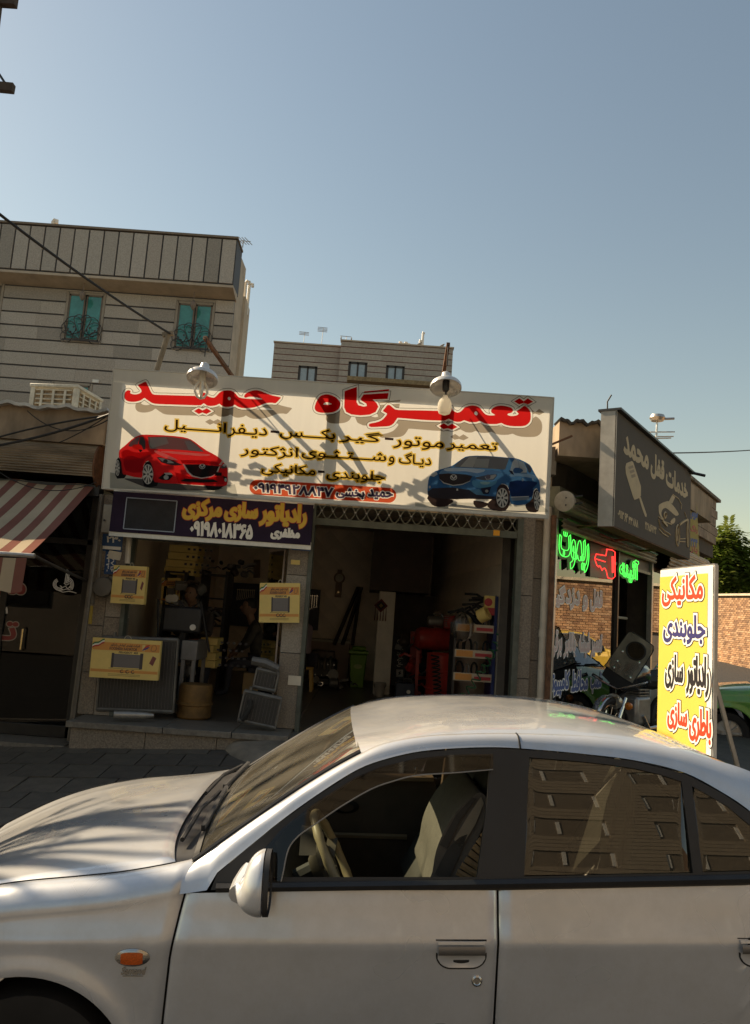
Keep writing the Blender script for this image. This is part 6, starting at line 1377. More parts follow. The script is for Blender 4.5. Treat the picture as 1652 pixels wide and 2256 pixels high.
    mk(MB().bb(.25, 4.35, .14, CW_ - .14, .18, .30), 'floor_pan', BLKI)
    mk(MB().grid(lambda a, b: (1.905 + lerp(0, 1.29, a), lerp(.24, CW_ - .24, b), lerp(spl(GW, 1.905 + 1.29 * a), spl(RC, 1.905 + 1.29 * a), 1 - abs(2 * b - 1) ** 2.4) - .025), 10, 10), 'headlining', DARKI)
    return fd
_th, _ph = math.radians(2.0), math.radians(2.9)
CEU = V((math.cos(_th) * math.cos(_ph), math.sin(_th) * math.cos(_ph), math.sin(_ph))); CEV = V((-math.sin(_th), math.cos(_th), 0)); CEW = CEU.cross(CEV)
CARO = V((-1.827, 2.539, -.102))
def car_root(name, label, O, eu_, ev_):
    t = thing(name, label, 'car', (0, 0, 0)); ew_ = eu_.cross(ev_)
    t.matrix_basis = Matrix(((eu_.x, ev_.x, ew_.x, O.x), (eu_.y, ev_.y, ew_.y, O.y), (eu_.z, ev_.z, ew_.z, O.z), (0, 0, 0, 1))); return t
SILV = paint_mat('silver_car_paint', (.63, .645, .67), .5, .29)
sed = car_root('silver_saloon_car', 'silver four-door saloon car filling the foreground', CARO, CEU, CEV)
fdoor = car(sed, SILV)
def lb(m, nm, mat, **k): return m.build(nm, mat, k.pop('par', sed), local=True, **k)
def cpx(x, y, v):     # picture point -> car coordinates on the lengthwise plane at depth v
    p = Pl(CARO + CEV * v, CEU, CEW); return p.px(x, y)
# badge in script on the wing
gl = glyphs('Samand'); x0, x1, y0, y1 = bounds(gl); m = MB(); fl, tr_ = [], []
for o, hs in gl:
    f = [(1.172 + (p[0] - x0) / (x1 - x0) * .072 + .18 * (p[1] - y0) / (y1 - y0) * .03, .672 + (p[1] - y0) / (y1 - y0) * .022) for p in o]; q, t_ = fill([(offset(f, .0010), [])]); m.add([V((p[0], sv(p[0], p[1]) - .003, p[1])) for p in q], t_)
m.tube([V((1.178 + i * .007, sv(1.18, .666) - .003, .668)) for i in range(10)], .0015, 4)
lb(m, 'script_badge', CHROM, smooth=0)
# crack line and scuffs are left to the paint; cabin
lb(MB().bb(1.30, 1.36, .12, 1.60, .30, .93), 'bulkhead', BLKI); 
def dash(a, b):
    t = lerp(-.2, 1.75, a); return (1.40 + .30 * math.sin(max(t, 0)) ** .8 * (1 if t > 0 else 0) + (.0), lerp(.12, 1.60, b), .62 + .34 * math.cos(max(t, 0)) ** .7 if t < math.pi / 2 else .60)
lb(MB().grid(dash, 16, 4), 'dashboard', M('brown_dash', (.05, .042, .035), .6), smooth=1)
m = MB(); m.grid(lambda a, b: (1.70 + .06 * a, .30 + .30 * b, .93 + .06 * math.sin(math.pi * b) * (1 - a * .3)), 4, 10); lb(m, 'instrument_hood', DARKI)
# far door card with armrest and pull, sunlit sill
lb(MB().grid(lambda a, b: (lerp(1.38, 2.36, a), 1.60 - .03 * math.sin(math.pi * b), lerp(.32, .93, b)), 4, 8), 'far_door_card', M('brown_door_card', (.075, .055, .042), .6, var=.2))
lb(MB().grid(lambda a, b: (lerp(2.38, 3.4, a), 1.60 - .03 * math.sin(math.pi * b), lerp(.32, .93, b)), 4, 8), 'far_door_card', M('brown_door_card', (.075, .055, .042)))
lb(MB().bb(1.45, 2.34, 1.55, 1.64, .925, .945), 'door_sill', M('tan_sill', (.24, .17, .11), .5)); lb(MB().tube([(1.62, 1.55, .86), (1.75, 1.53, .66), (2.2, 1.53, .65)], .014, 6), 'armrest_edge', M('tan_sill', (.24, .17, .11)))
lb(MB().grid(lambda a, b: (1.88 + .07 * math.cos(2 * math.pi * a) * (1 - .4 * b), 1.565 - .02 * b, .79 + .035 * math.sin(2 * math.pi * a) * (1 - .4 * b)), 20, 2), 'door_pull', BLKI)
lb(MB().lathe([(.006, 0), (.006, .03), (.010, .034), (.006, .044)], (2.25, 1.6, .945), (0, 0, 1), 8), 'lock_button', CHROM)
# steering wheel: padded beige rim, hub, spokes, column
wu, ww = cpx(738, 1895, .46); cS = V((wu, .46, ww)); ax = V((math.cos(math.radians(27)), 0, math.sin(math.radians(27)))).normalized(); e1 = V((0, 1, 0)); e2 = ax.cross(e1).normalized()
rim = [cS + (e1 * math.cos(t) + e2 * math.sin(t)) * .185 for t in [2 * math.pi * i / 44 for i in range(44)]]
COV = M('beige_wheel_cover', (.38, .31, .19), .45, var=.12, scale=12)
st = lb(MB().tube(rim, [.0165 + .0022 * (1 if i % 4 == 0 else 0) for i in range(44)], 10, closed=True), 'steering_wheel', COV, smooth=1)
lb(MB().lathe([(.01, .03), (.07, .02), (.085, -.02), (.05, -.06)], cS - ax * .03, ax, 18), 'wheel_hub', M('brown_hub', (.085, .07, .052), .5), par=st)
for t in (.15, math.pi - .15, -math.pi / 2): lb(MB().bar(cS - ax * .03, cS + (e1 * math.cos(t) + e2 * math.sin(t)) * .18, .04, .018), 'wheel_spoke', M('brown_hub', (.085, .07, .052)), par=st)
lb(MB().tube([cS - ax * .04, cS - ax * .35], .04, 10), 'steering_column', BLKI)
# driver's seat: profile through the back rest, quilted cover in two greys, ribbed tan back panel
prof = [cpx(x, y, .30) for x, y in ((938, 1960), (950, 1915), (958, 1870), (975, 1828), (1000, 1788), (1030, 1757), (1052, 1742), (1066, 1750), (1070, 1775), (1060, 1815), (1040, 1862), (1012, 1915), (985, 1965))]
prof = smooth_loop(prof, 3)
def seat(v0, v1, nm, mat, grow=0.0, sub=None):
    pl_ = Pl((0, v0, 0), (1, 0, 0), (0, 0, 1)); q = offset(prof, grow); m = MB(); m.poly(pl_, q, [], 0, v0 - v1 if v0 > v1 else 0)
    if v1 > v0: m.skirt(pl_, *fill([(q, [])]), [q], 0, -(v1 - v0)) if False else None
    flat, tri = fill([(q, [])]); b = len(m.v); m.v += [V((p[0], v1, p[1])) for p in flat]; m.f += [tuple(b + i for i in t) for t in tri]; k = len(q); b = len(m.v); m.v += [V((p[0], v0, p[1])) for p in q] + [V((p[0], v1, p[1])) for p in q]; m.f += [(b + i, b + k + i, b + k + (i + 1) % k, b + (i + 1) % k) for i in range(k)]
    return lb(m, nm, mat, smooth=.5)
SG, SD, SL = M('grey_seat_cover', (.12, .105, .088), .8, var=.12, scale=30, bump=.2), M('dark_seat_cover', (.055, .05, .045), .8, var=.15, scale=30), M('light_seat_cover', (.26, .22, .165), .75, var=.1, scale=30)
st_ = seat(.27, .72, 'driver_seat', SG)
def strip(k0, k1, off, nm, mat):      # bands of the cover on the near side of the back rest
    a_ = cpx(*k0[0], .262), cpx(*k0[1], .262), cpx(*k1[1], .262), cpx(*k1[0], .262); m = MB(); m.add([V((p[0], .262 - off, p[1])) for p in a_], [(0, 1, 2, 3)]); return lb(m, nm, mat, par=st_)
for pts, mt in ((((968, 1862), (1005, 1795), (1040, 1757), (1050, 1760), (1015, 1805), (985, 1870)), SD), (((1000, 1850), (1030, 1800), (1060, 1755), (1066, 1770), (1048, 1815), (1015, 1870)), SL), (((958, 1925), (985, 1872), (1012, 1845), (1030, 1838), (1010, 1890), (985, 1945)), SD)):
    q = [cpx(*p, .26) for p in pts]; flat, tri = fill([(q, [])]); m = MB(); m.add([V((p[0], .262, p[1])) for p in flat], tri); lb(m, 'cover_panel', mt, smooth=0, par=st_)
WICK = M('tan_wicker', (.30, .185, .09), .7, var=.3, scale=18)
for i in range(9):
    a_, b_ = cpx(1075 - i * 9, 1800 + i * 14, .3), cpx(1090 - i * 2, 1830 + i * 14, .3); lb(MB().tube([(a_[0], .26, a_[1]), ((a_[0] + b_[0]) / 2, .25, (a_[1] + b_[1]) / 2 - .005), (b_[0], .27, b_[1])], .012, 6), 'back_rib', WICK, par=st_)
u_, w_ = cpx(1084, 1722, .45); lb(MB().box((u_, .48, w_), (.09, .24, .16), RY(.35)), 'headrest', BLKI, bevel=.03)
m = MB(); m.grid(lambda a, b: (lerp(1.75, 2.32, a), lerp(.27, .75, b), .52 + .03 * math.sin(math.pi * b) + .05 * (1 - a)), 8, 8); lb(m, 'seat_cushion', SG)
m = MB(); m.grid(lambda a, b: (2.16 + .35 * a, lerp(.98, 1.45, b), lerp(.55, 1.10, a)), 6, 6); lb(m, 'passenger_seat', SD, solid=.1)
m = MB(); m.grid(lambda a, b: (3.0 + .30 * a, lerp(.16, 1.56, b), lerp(.50, 1.02, a) + .02 * math.sin(math.pi * b * 2) ** 2), 8, 16); lb(m, 'rear_bench', M('grey_rear_seat', (.24, .22, .19), .8, var=.1, scale=20), solid=.1)
lb(MB().bb(3.3, 3.85, .2, 1.52, .92, .95), 'parcel_shelf', DARKI)
for v_ in (.20, 1.52): lb(MB().bar((2.40, v_, .9), (2.44, v_ + (.1 if v_ < 1 else -.1), 1.33), .05, .05), 'inner_pillar', M('tan_sill', (.24, .17, .11)))
lb(MB().bar((2.46, 1.50, .55), (2.44, 1.40, 1.30), .045, .004), 'seat_belt', M('belt_webbing', (.33, .27, .2), .7))
# pale curtain knotted behind the rear side window, round sticker on the glass
m = MB(); pts = [((1383, 1678), .012), ((1372, 1715), .035), ((1365, 1760), .05), ((1358, 1810), .055), ((1352, 1860), .055), ((1350, 1905), .05)]
def cur(a, b):
    i = a * 5; k = min(int(i), 4); f = i - k; x = lerp(pts[k][0][0], pts[k + 1][0][0], f); y = lerp(pts[k][0][1], pts[k + 1][0][1], f); hw_ = lerp(pts[k][1], pts[k + 1][1], f); u, w = cpx(x, y, .22)
    return (u + (b - .5) * 2 * hw_, .20 + .012 * math.sin(b * 14 + a * 3), w)
m.grid(cur, 20, 14); lb(m, 'knotted_curtain', cloth('curtain_cloth', (.62, .56, .45), .4, .06))
gp = Pl(CARO + CEV * (.012 - .36 * .9), CEU, CEV * .36 + CEW); sx_, sy_ = gp.px(1362, 1683); sw = sy_ / math.sqrt(1 + .36 ** 2)
for r_, mt, of in ((.019, M('cream_sticker', (.6, .55, .42), .6), .004), (.013, M('teal_sticker', (.03, .2, .25), .6), .005), (.007, M('cream_sticker', (.6, .55, .42)), .006)):
    m = MB(); m.ngon([V((sx_ + r_ * math.cos(t), vg(sw + r_ * math.sin(t)) + .010 - of, sw + r_ * math.sin(t))) for t in [2 * math.pi * i / 20 for i in range(20)]]); lb(m, 'window_sticker', mt, smooth=0)
# ------------------------------------------------------------------ green car at the right edge, yellow car mirrored in the key shop glass
ge = V((.93, -.36, 0.012)).normalized(); gv = V((-ge.y, ge.x, 0)).normalized()
wc = A(1604, 1616, 11.2); Og = wc - ge * .87 - gv * .03 - ge.cross(gv) * .30
gc = car_root('green_car', 'bright green parked car cut by the right picture edge', Og, ge, gv)
car(gc, paint_mat('green_car_paint', (.10, .36, .04), .1, .35), False)
ye = V((0, -1.0, 0)); yv = V((1, 0, 0))
yc = car_root('yellow_taxi', 'yellow car parked along the brick wall, seen mirrored in the key shop glass', V((12.2, 18.6, groad(13, 17))), ye, yv)
car(yc, paint_mat('yellow_car_paint', (.62, .38, .03), .1, .35), False)
# ------------------------------------------------------------------ printed radiator cartons
def carton(name, label, pl, w, h, d, kind=0, group='printed radiator cartons', string=True):
    """flat carton on sheet pl (lower left corner at 0,0), front print and hanging string"""
    t = thing(name, label, 'box', tuple(pl.at(w / 2, 0, -d / 2)), group)
    MB().poly(pl, [(0, 0), (w, 0), (w, h), (0, h)], h=0, thick=d).build('box', YELB, t, smooth=0, bevel=.003)
    OR = M('orange_print', (.62, .27, .07), .6, var=.06); DK = M('dark_print', (.06, .05, .05), .6); RB = M('maroon_print', (.20, .055, .05), .6)
    def rect(x0, x1, y0, y1, mt, nm='printed_band', hh=.001): MB().poly(pl, [(x0 * w, y0 * h), (x1 * w, y0 * h), (x1 * w, y1 * h), (x0 * w, y1 * h)], h=hh).build(nm, mt, t, smooth=0)
    rect(.01, .99, .70, .90, OR); rect(.01, .99, .15, .22, OR)
    rect(.33, .72, .28, .62, M('grey_core_print', (.15, .135, .13), .6, var=.15, scale=60, stretch=(1, 1, 12)), 'printed_radiator', .0015); rect(.30, .335, .27, .64, DK, 'printed_radiator', .002); rect(.715, .76, .26, .66, DK, 'printed_radiator', .002)
    def word(s, x0, x1, y0, y1, mt=DK):
        gl = glyphs(s); m = MB(); put(m, pl, gl, (x0 * w, x1 * w, y0 * h, y1 * h), .002, .0008); m.build('lettering', mt, t, smooth=0)
    word('شرکت تولیدی کوشش رادیاتور', .27, .70, .80, .88); word('KOOSHESH RADIATOR', .26, .66, .72, .785); word('PEUGEOT 405', .40, .68, .64, .685)
    for i in range(3):
        gl = [(smooth_loop([(math.cos(a) * (1 if j == 0 else .55), math.sin(a) * (1 if j == 0 else .55)) for a in [.9 + k * .5 for k in range(10)]], 1), []) for j in (0,)]
        c_ = (.47 + i * .08) * w; m = MB(); m.tube([pl.at(c_ + .016 * math.cos(a), .185 * h + .016 * math.sin(a), .003) for a in [1.0 + k * .45 for k in range(12)]], .004, 4); m.build('printed_mark', DK, t)
    for y in (.245, .10, .065): rect(.27, .74, y, y + .014, M('fine_print', (.30, .21, .07), .6), 'fine_print', .0012)
    # flag ribbon, feather mark, tag
    for k, c_ in enumerate(((.03, .16, .05), (.7, .68, .6), (.45, .04, .03))):
        m = MB(); m.grid(lambda a, b: pl.at((.005 + .17 * a) * w, (.80 + .13 * a + .012 * math.sin(a * 9) + (.055 - .04 * (k + b))) * h, .0025), 10, 1); m.build('printed_ribbon', M('ribbon_%d' % k, c_, .6), t)
    rect(.735, .775, .72, .88, M('cream_print', (.66, .5, .2), .6), 'printed_mark', .0016)
    for k, c_ in enumerate(((.5, .05, .03), (.05, .06, .18))):
        MB().poly(pl, smooth_loop([((.735 + .0) * w, .73 * h), ((.80) * w, (.80 - k * .03) * h), (.845 * w, (.88 - k * .05) * h), ((.79) * w, (.86 - k * .05) * h)], 3), h=.0022 + k * .0003).build('printed_feather', M('ribbon_%d' % (k + 5), c_, .6), t, smooth=0)
    m = MB(); q = [(.865, .76), (.88, .87), (.93, .88), (.945, .80), (.93, .74), (.88, .73)]; m.tube([pl.at(x * w, y * h, .002) for x, y in q], .002, 4, closed=True); m.build('printed_mark', DK, t)
    if kind != 2: MB().poly(pl, [((.855) * w, .42 * h), (.91 * w, .36 * h), (.955 * w, .56 * h), (.90 * w, .61 * h)], h=.002).build('printed_tag', RB, t, smooth=0)
    if string: MB().tube([pl.at((.5 + .05 * math.cos(a)) * w, h + .035 * math.sin(a), -d / 2) for a in [math.pi * i / 8 for i in range(9)]], .003, 5).build('string', M('string', (.5, .45, .35), .8), t)
    return t
def at_px(bl, br, tl, Y):
    a, b, c = A(*bl, Y), A(*br, Y), A(*tl, Y); ex = (b - a); w = ex.length; pl = Pl(a, ex, c - a); return pl, w, (c - a).dot(pl.ey)
zz = zr(300, 2000, 1.652)
pl, w, h = at_px(zz(92, 1170), zz(545, 1195), zz(140, 910), 8.22); carton('radiator_carton', 'wide yellow radiator carton hanging over the dark radiator panel', pl, w, h, .06)
pl, w, h = at_px(zz(232, 680), zz(452, 692), zz(262, 430), 8.32); carton('radiator_carton', 'small yellow radiator carton hanging on the left granite pillar', pl, w, h, .09)
pl, w, h = at_px(zz(1215, 810), zz(1480, 812), zz(1222, 548), 8.30); carton('radiator_carton', 'pale yellow radiator carton hanging on the middle pillar', pl, w, h, .08, 2)
pl, w, h = at_px(zz(565, 690), zz(690, 692), zz(590, 515), 10.2); carton('radiator_carton', 'yellow radiator carton on the shelf inside the left bay', pl, w, h, .3, 0, string=False)
def stack(x0, y0, x1, y1, Y, n, lab, dep=.4):
    a, b = A(*zz(x0, y1), Y), A(*zz(x1, y0), Y); dz = (b.z - a.z) / n
    for i in range(n):
        j = rnd.uniform(-.03, .03); t = thing('stacked_carton', lab % ('lowest', 'second', 'third', 'topmost', 'top')[i if i < n - 1 else 3], 'box', (a.x, Y, a.z + i * dz), 'stacked yellow cartons')
        MB().bb(a.x + j, b.x + j, Y, Y + dep, a.z + i * dz + .003, a.z + (i + 1) * dz - .003).build('box', YELB, t, smooth=0, bevel=.004)
        for k in range(5): MB().bb(a.x + j + .25 + k * .075, a.x + j + .285 + k * .075, Y - .002, Y, a.z + (i + .35) * dz, a.z + (i + .65) * dz).build('printed_mark', M('dark_print', (.06, .05, .05)), t, smooth=0)
stack(598, 305, 812, 490, 10.3, 4, '%s yellow carton in the stack on top of the shelf cabinet')
stack(805, 915, 935, 1105, 9.6, 4, '%s yellow carton in the low stack beside the vice')
# ------------------------------------------------------------------ radiators: finned core, tanks, frame
FIN = M('radiator_fins', (.055, .052, .05), .5, .5, var=.3, scale=60, stretch=(1, 1, 14), bump=.3, bscale=40); TANK = M('grey_tank', (.14, .135, .125), .5, .4, var=.3, scale=9)
def radiator(name, label, pl, w, h, d=.05, hose=False):
    t = thing(name, label, 'radiator', tuple(pl.at(w / 2, 0, 0)), 'old radiators')
    MB().poly(pl, [(.015, .03), (w - .015, .03), (w - .015, h - .03), (.015, h - .03)], h=0, thick=d * .6).build('core', FIN, t, smooth=0)
    for x in (0, w): MB().bar(pl.at(x, 0, -d / 2), pl.at(x, h, -d / 2), .018, d, up=pl.n).build('side_rail', TANK, t)
    for y in (.012, h - .012): MB().tube([pl.at(0, y, -d / 2), pl.at(w, y, -d / 2)], .028, 8).build('tank', TANK, t)
    for i in range(int(w / .035)): MB().bar(pl.at(.03 + i * .035, .04, .002), pl.at(.03 + i * .035, h - .04, .002), .003, .004).build('tube', TANK, t)
    MB().tube([pl.at(w * .15, h, -d / 2), pl.at(w * .15, h + .05, -d / 2)], .02, 8).build('neck', TANK, t)
    if hose: MB().tube([pl.at(w * .2, h * .75, .03), pl.at(w * .25, h * .55, .05), pl.at(w * .2, h * .3, .05), pl.at(w * .12, h * .08, .04)], .025, 8).build('hose', RUBB, t)
    return t
pl, w, h = at_px(zz(140, 1390), zz(645, 1408), zz(205, 905), 8.42); radiator('large_radiator', 'large dark truck radiator standing on the step by the left pillar', pl, w, h)
pl, w, h = at_px(zz(1075, 1462), zz(1320, 1515), zz(1115, 1258), 8.18); radiator('old_radiator', 'grey old radiator with a black hose leaning on the middle pillar', pl, w, h, hose=True)
pl, w, h = at_px(zz(1175, 1240), zz(1318, 1270), zz(1205, 1112), 8.24); radiator('old_radiator', 'smaller old radiator stacked on top of the leaning one', pl, w, h)
a, b = A(*zz(1170, 1062), 8.26), A(*zz(1345, 1120), 8.26); MB().tube([a, lerp(a, b, .5) + V((0, 0, .02)), b], [.045, .05, .045], 8).build('radiator_tank', TANK, None, label='loose grey radiator tank lying on the stacked old radiators', cat='radiator part')
a, b = A(*zz(255, 1420), 8.12), A(*zz(520, 1425), 8.25); m = MB().tube([a, lerp(a, b, .3), lerp(a, b, .7), b], [.042, .042, .038, .02], 12); m.build('exhaust_pipe', GREYM, None, label='grey pipe lying on the step in front of the large radiator', cat='pipe')
# bench with a vice-like tester, rusty drum, cabinet, shelving
bn = thing('work_bench', 'dark steel work bench with a boxy tester in the left bay', 'bench', (-1.7, 9.0, .5))
a, b = A(*zz(690, 1100), 8.9), A(*zz(812, 935), 8.9); MB().bb(a.x, b.x, 8.9, 9.5, b.z - .22, b.z).build('trough', GREY, bn, smooth=0, bevel=.01)
for x in (a.x + .03, b.x - .03):
    for y in (8.93, 9.46): MB().bb(x - .02, x + .02, y - .02, y + .02, .5, b.z - .2).build('leg', GREY, bn, smooth=0)
c_ = A(*zz(725, 790), 9.1); MB().box(c_, (.46, .3, .30)).build('tester', BLK, bn, bevel=.03); MB().box(c_ + V((0, 0, -.3)), (.07, .07, .4)).build('stem', BLK, bn); MB().lathe([(.035, 0), (.035, .02)], c_ + V((.14, -.15, -.08)), (0, -1, 0), 14).build('dial', WHT, bn)
for dx in (-.16, -.02):
    MB().lathe([(.05, 0), (.05, .03), (.045, .035)], A(*zz(628 + (dx + .16) * 230, 652), 9.2), (0, -1, 0), 16).build('gauge', M('gauge_face', (.4, .36, .3), .4), bn)
for k in range(3): MB().tube([c_ + V((-.1 + k * .1, -.1, .15)), c_ + V((-.3 + k * .25, -.14, .22)), c_ + V((-.25 + k * .3, -.12, -.35))], .014, 6).build('hose', RUBB, bn)
dr = thing('rusty_drum', 'rusty yellow drum beside the bench legs', 'drum', tuple(A(*zz(785, 1405), 8.8)))
c_ = A(*zz(785, 1405), 8.75); c_.z = .50
MB().lathe([(.17, 0), (.19, .02), (.185, .14), (.2, .15), (.2, .17), (.185, .18), (.185, .34), (.17, .37), (.15, .37)], c_, (0, 0, 1), 24).build('shell', M('rusty_yellow_drum', (.17, .09, .025), .7, var=.45, scale=5, bump=.25), dr)
cb = thing('shelf_cabinet', 'dark metal shelf cabinet packed with cartons in the left bay', 'cabinet', (-2.0, 10.4, .5))
a, b = A(*zz(570, 900), 10.25), A(*zz(740, 478), 10.25)
for x in (a.x, b.x): MB().bb(x - .02, x + .02, 10.2, 10.65, .5, b.z).build('side', BLK, cb, smooth=0)
for z in (.9, 1.3, b.z): MB().bb(a.x, b.x, 10.2, 10.65, z - .02, z).build('shelf', BLK, cb, smooth=0)
def clutter(name, lab, x0, x1, y0, y1, z0, z1, n, seed, mats, cat, r=(.03, .09)):
    t = thing(name, lab, cat, ((x0 + x1) / 2, (y0 + y1) / 2, z0)); rr = random.Random(seed)
    for i in range(n):
        p = V((rr.uniform(x0, x1), rr.uniform(y0, y1), rr.uniform(z0, z1))); k = rr.random(); mt = rr.choice(mats); q = rr.uniform(*r)
        if k < .4: MB().tube([p + V((-q, 0, 0)), p + V((0, rr.uniform(-q, q), q * .6)), p + V((q * 1.4, 0, rr.uniform(-q, q)))], q * .25, 7).build('part_tube', mt, t)
        elif k < .7: MB().lathe([(q * .4, -q), (q * .8, -q * .7), (q * .8, q * .6), (q * .3, q)], p, (rr.uniform(-1, 1), rr.uniform(-1, 1), rr.uniform(0, 1)), 10).build('part_drum', mt, t)
        else: MB().box(p, (q * 1.6, q * 1.2, q), RZ(rr.uniform(0, 3)) @ RX(rr.uniform(-.5, .5))).build('part_block', mt, t, bevel=.006)
    return t
DKM = [BLK, GREY, M('oily_brown', (.07, .05, .038), .5, .3, var=.3), TANK]
sh = thing('parts_shelf', 'dark shelving with black car parts at the back of the left bay', 'shelf', (-1.3, 11.4, .5))
a, b = A(*zz(815, 900), 11.4), A(*zz(1010, 520), 11.4)
for x in (a.x, b.x): MB().bb(x - .02, x + .02, 11.3, 11.8, .5, b.z + .1).build('post', BLK, sh, smooth=0)
for z in (1.0, 1.45, 1.85, 2.2): MB().bb(a.x, b.x, 11.3, 11.8, z - .02, z).build('shelf', BLK, sh, smooth=0)
clutter('car_parts', 'black car parts heaped on the upper shelf in the left bay', a.x + .05, b.x + .3, 11.35, 11.6, 2.22, 2.42, 16, 4, DKM, 'car parts')
clutter('car_parts', 'black car parts lying on the middle shelf in the left bay', a.x + .05, b.x - .05, 11.35, 11.6, 1.5, 1.65, 12, 5, DKM, 'car parts')
clutter('workshop_clutter', 'tools and bottles crowded behind the large radiator', -2.55, -1.9, 9.2, 9.6, .95, 1.35, 22, 6, DKM + [M('dull_red_can', (.16, .04, .03), .5), M('dull_amber', (.2, .11, .03), .5)], 'clutter')
# boards with spanners
def spanner_board(lab, pl, w, h, n, x0, x1, y0, y1):
    t = thing('spanner_board', lab, 'tool board', tuple(pl.at(w / 2, 0, 0)), 'spanner boards'); MB().poly(pl, [(0, 0), (w, 0), (w, h), (0, h)], h=0, thick=.03).build('board', M('navy_board', (.02, .022, .035), .5), t, smooth=0)
    for i in range(n):
        x = lerp(x0, x1, i / (n - 1)) * w; l_ = lerp(y0, y0 + .08, i / n) * h
        m = MB(); m.bar(pl.at(x, l_, .01), pl.at(x, y1 * h, .01), .014, .006, up=pl.n); m.lathe([(.016, 0), (.016, .008)], pl.at(x, y1 * h, .006), pl.n, 8); m.bar(pl.at(x - .012, l_, .01), pl.at(x - .012, l_ - .025, .01), .008, .006, up=pl.n); m.bar(pl.at(x + .012, l_, .01), pl.at(x + .012, l_ - .025, .01), .008, .006, up=pl.n); m.build('spanner', CHROM, t)
pl, w, h = at_px(zz(1020, 830), zz(1205, 840), zz(1030, 545), 14.9); spanner_board('spanner board with ten bright spanners at the back of the left bay', pl, w, h, 10, .2, .8, .62, .84)
zg = zr(1150, 2000, 1.5018)
pl, w, h = at_px(zg(105, 780), zg(182, 785), zg(120, 535), 14.6); spanner_board('narrow spanner board beside the middle pillar in the garage', pl, w, h, 4, .2, .75, .52, .84)
# glass door leaf and framed poster
gd = thing('glass_door', 'open clear glass door leaf standing behind the middle pillar', 'door', (-1.2, 9.2, .5))
a, b = A(*zz(1150, 1250), 9.1), A(*zz(1375, 370), 8.75); x0, x1 = A(*zz(1240, 800), 9.1).x, A(*zz(1345, 800), 8.7).x
gpl = Pl((x0, 9.2, .5), (x1 - x0, -.45, 0), (0, 0, 1)); gw = V((x1 - x0, .45)).length
MB().poly(gpl, [(0, 0), (gw, 0), (gw, 1.95), (0, 1.95)], thick=.008).build('pane', glass('door_glass', (.72, .74, .70), .02, 1.5, 2.2), gd, smooth=0)
for q in ((gw, 0, gw, 1.95), (0, 1.95, gw, 1.95)): MB().bar(gpl.at(q[0], q[1]), gpl.at(q[2], q[3]), .018, .03).build('edge', M('pink_edge', (.5, .40, .34), .4), gd)
pl, w, h = at_px(zz(1178, 515), zz(1222, 515), zz(1185, 395), 14.9); MB().poly(pl, [(0, 0), (w, 0), (w, h), (0, h)], thick=.03).build('framed_picture', M('gilt_frame', (.16, .09, .04), .5), None, label='small dark framed picture high on the tiled back wall', cat='picture')
# house number plates, papers, meters on the left pillar
pl = Pl(A(*zz(172, 335), 8.44), (1, 0, 0), (0, 0, 1)); BLUP = M('blue_enamel', (.02, .07, .18), .35)
npn = thing('number_plate', 'blue enamel house number plate on the left granite pillar', 'sign', tuple(pl.P0)); MB().poly(pl, [(0, 0), (.225, 0), (.225, .19), (0, .19)], thick=.006).build('plate', BLUP, npn, smooth=0)
m = MB(); put(m, pl, glyphs('۲۳۰'), (.05, .20, .10, .16), .003, .004); m.build('lettering', WV, npn, smooth=0); MB().poly(pl, [(.01, .02), (.215, .02), (.215, .055), (.01, .055)], h=.002).build('white_strip', WV, npn, smooth=0)
pl = Pl(A(*zz(190, 490), 8.44), (1, 0, .03), (-.03, 0, 1)); npn = thing('number_plate', 'worn upright blue plate below the house number', 'sign', tuple(pl.P0)); MB().poly(pl, [(0, 0), (.12, 0), (.12, .27), (0, .27)], thick=.005).build('plate', BLUP, npn, smooth=0)
for k, x in enumerate((.02, .07)):
    pv = Pl(pl.at(x, .25, .003), -pl.ey, pl.ex); m = MB(); put(m, pv, glyphs('۲۷۷۱۶' if k else '۹۳۳۰'), (0, .22, 0, .03), .0, .002); m.build('lettering', WV, npn, smooth=0)
pl = Pl(A(*zz(215, 385), 8.43), (1, 0, -.12), (.12, 0, 1)); MB().poly(pl, [(0, 0), (.14, 0), (.14, .09), (0, .09)], thick=.002).build('paper_note', M('paper', (.6, .54, .44), .8), None, label='cream paper scrap stuck between the two blue plates', cat='paper')
pl = Pl(A(*zz(1430, 330), 8.41), (1, 0, 0), (0, 0, 1)); pn = thing('blue_price_list', 'small striped blue notice at the top of the middle pillar', 'notice', tuple(pl.P0)); 
for i in range(4): MB().poly(pl, [(0, i * .028), (.21, i * .028), (.21, i * .028 + .02), (0, i * .028 + .02)], thick=.003).build('strip', M('notice_blue', (.06, .11, .22), .5), pn, smooth=0)
pl = Pl(A(*zz(1405, 1222), 8.41), (1, 0, 0), (0, 0, 1)); MB().poly(pl, [(0, 0), (.14, 0), (.14, .10), (0, .10)], thick=.002).build('paper_note', M('paper', (.6, .54, .44)), None, label='white paper label low on the middle pillar', cat='paper')
pl = Pl(A(*zz(1425, 425), 8.41), (1, 0, 0), (0, 0, 1)); MB().poly(pl, [(0, 0), (.10, 0), (.10, .05), (0, .05)], thick=.002).build('yellow_sticker', YELB, None, label='tiny yellow sticker on the upper middle pillar', cat='sticker')
mb_ = thing('meter_box', 'grey steel meter box behind the left end of the purple sign', 'meter box', tuple(A(*zz(170, 210), 8.3))); a, b = A(*zz(172, 215), 8.3), A(*zz(345, 40), 8.3)
MB().bb(a.x, b.x, 8.28, 8.44, a.z, b.z).build('box', M('grey_cabinet', (.30, .27, .22), .5, .2, var=.15), mb_, smooth=0, bevel=.008); MB().lathe([(.012, 0), (.012, .01)], A(*zz(195, 135), 8.27), (0, -1, 0), 10).build('lock', BLK, mb_)
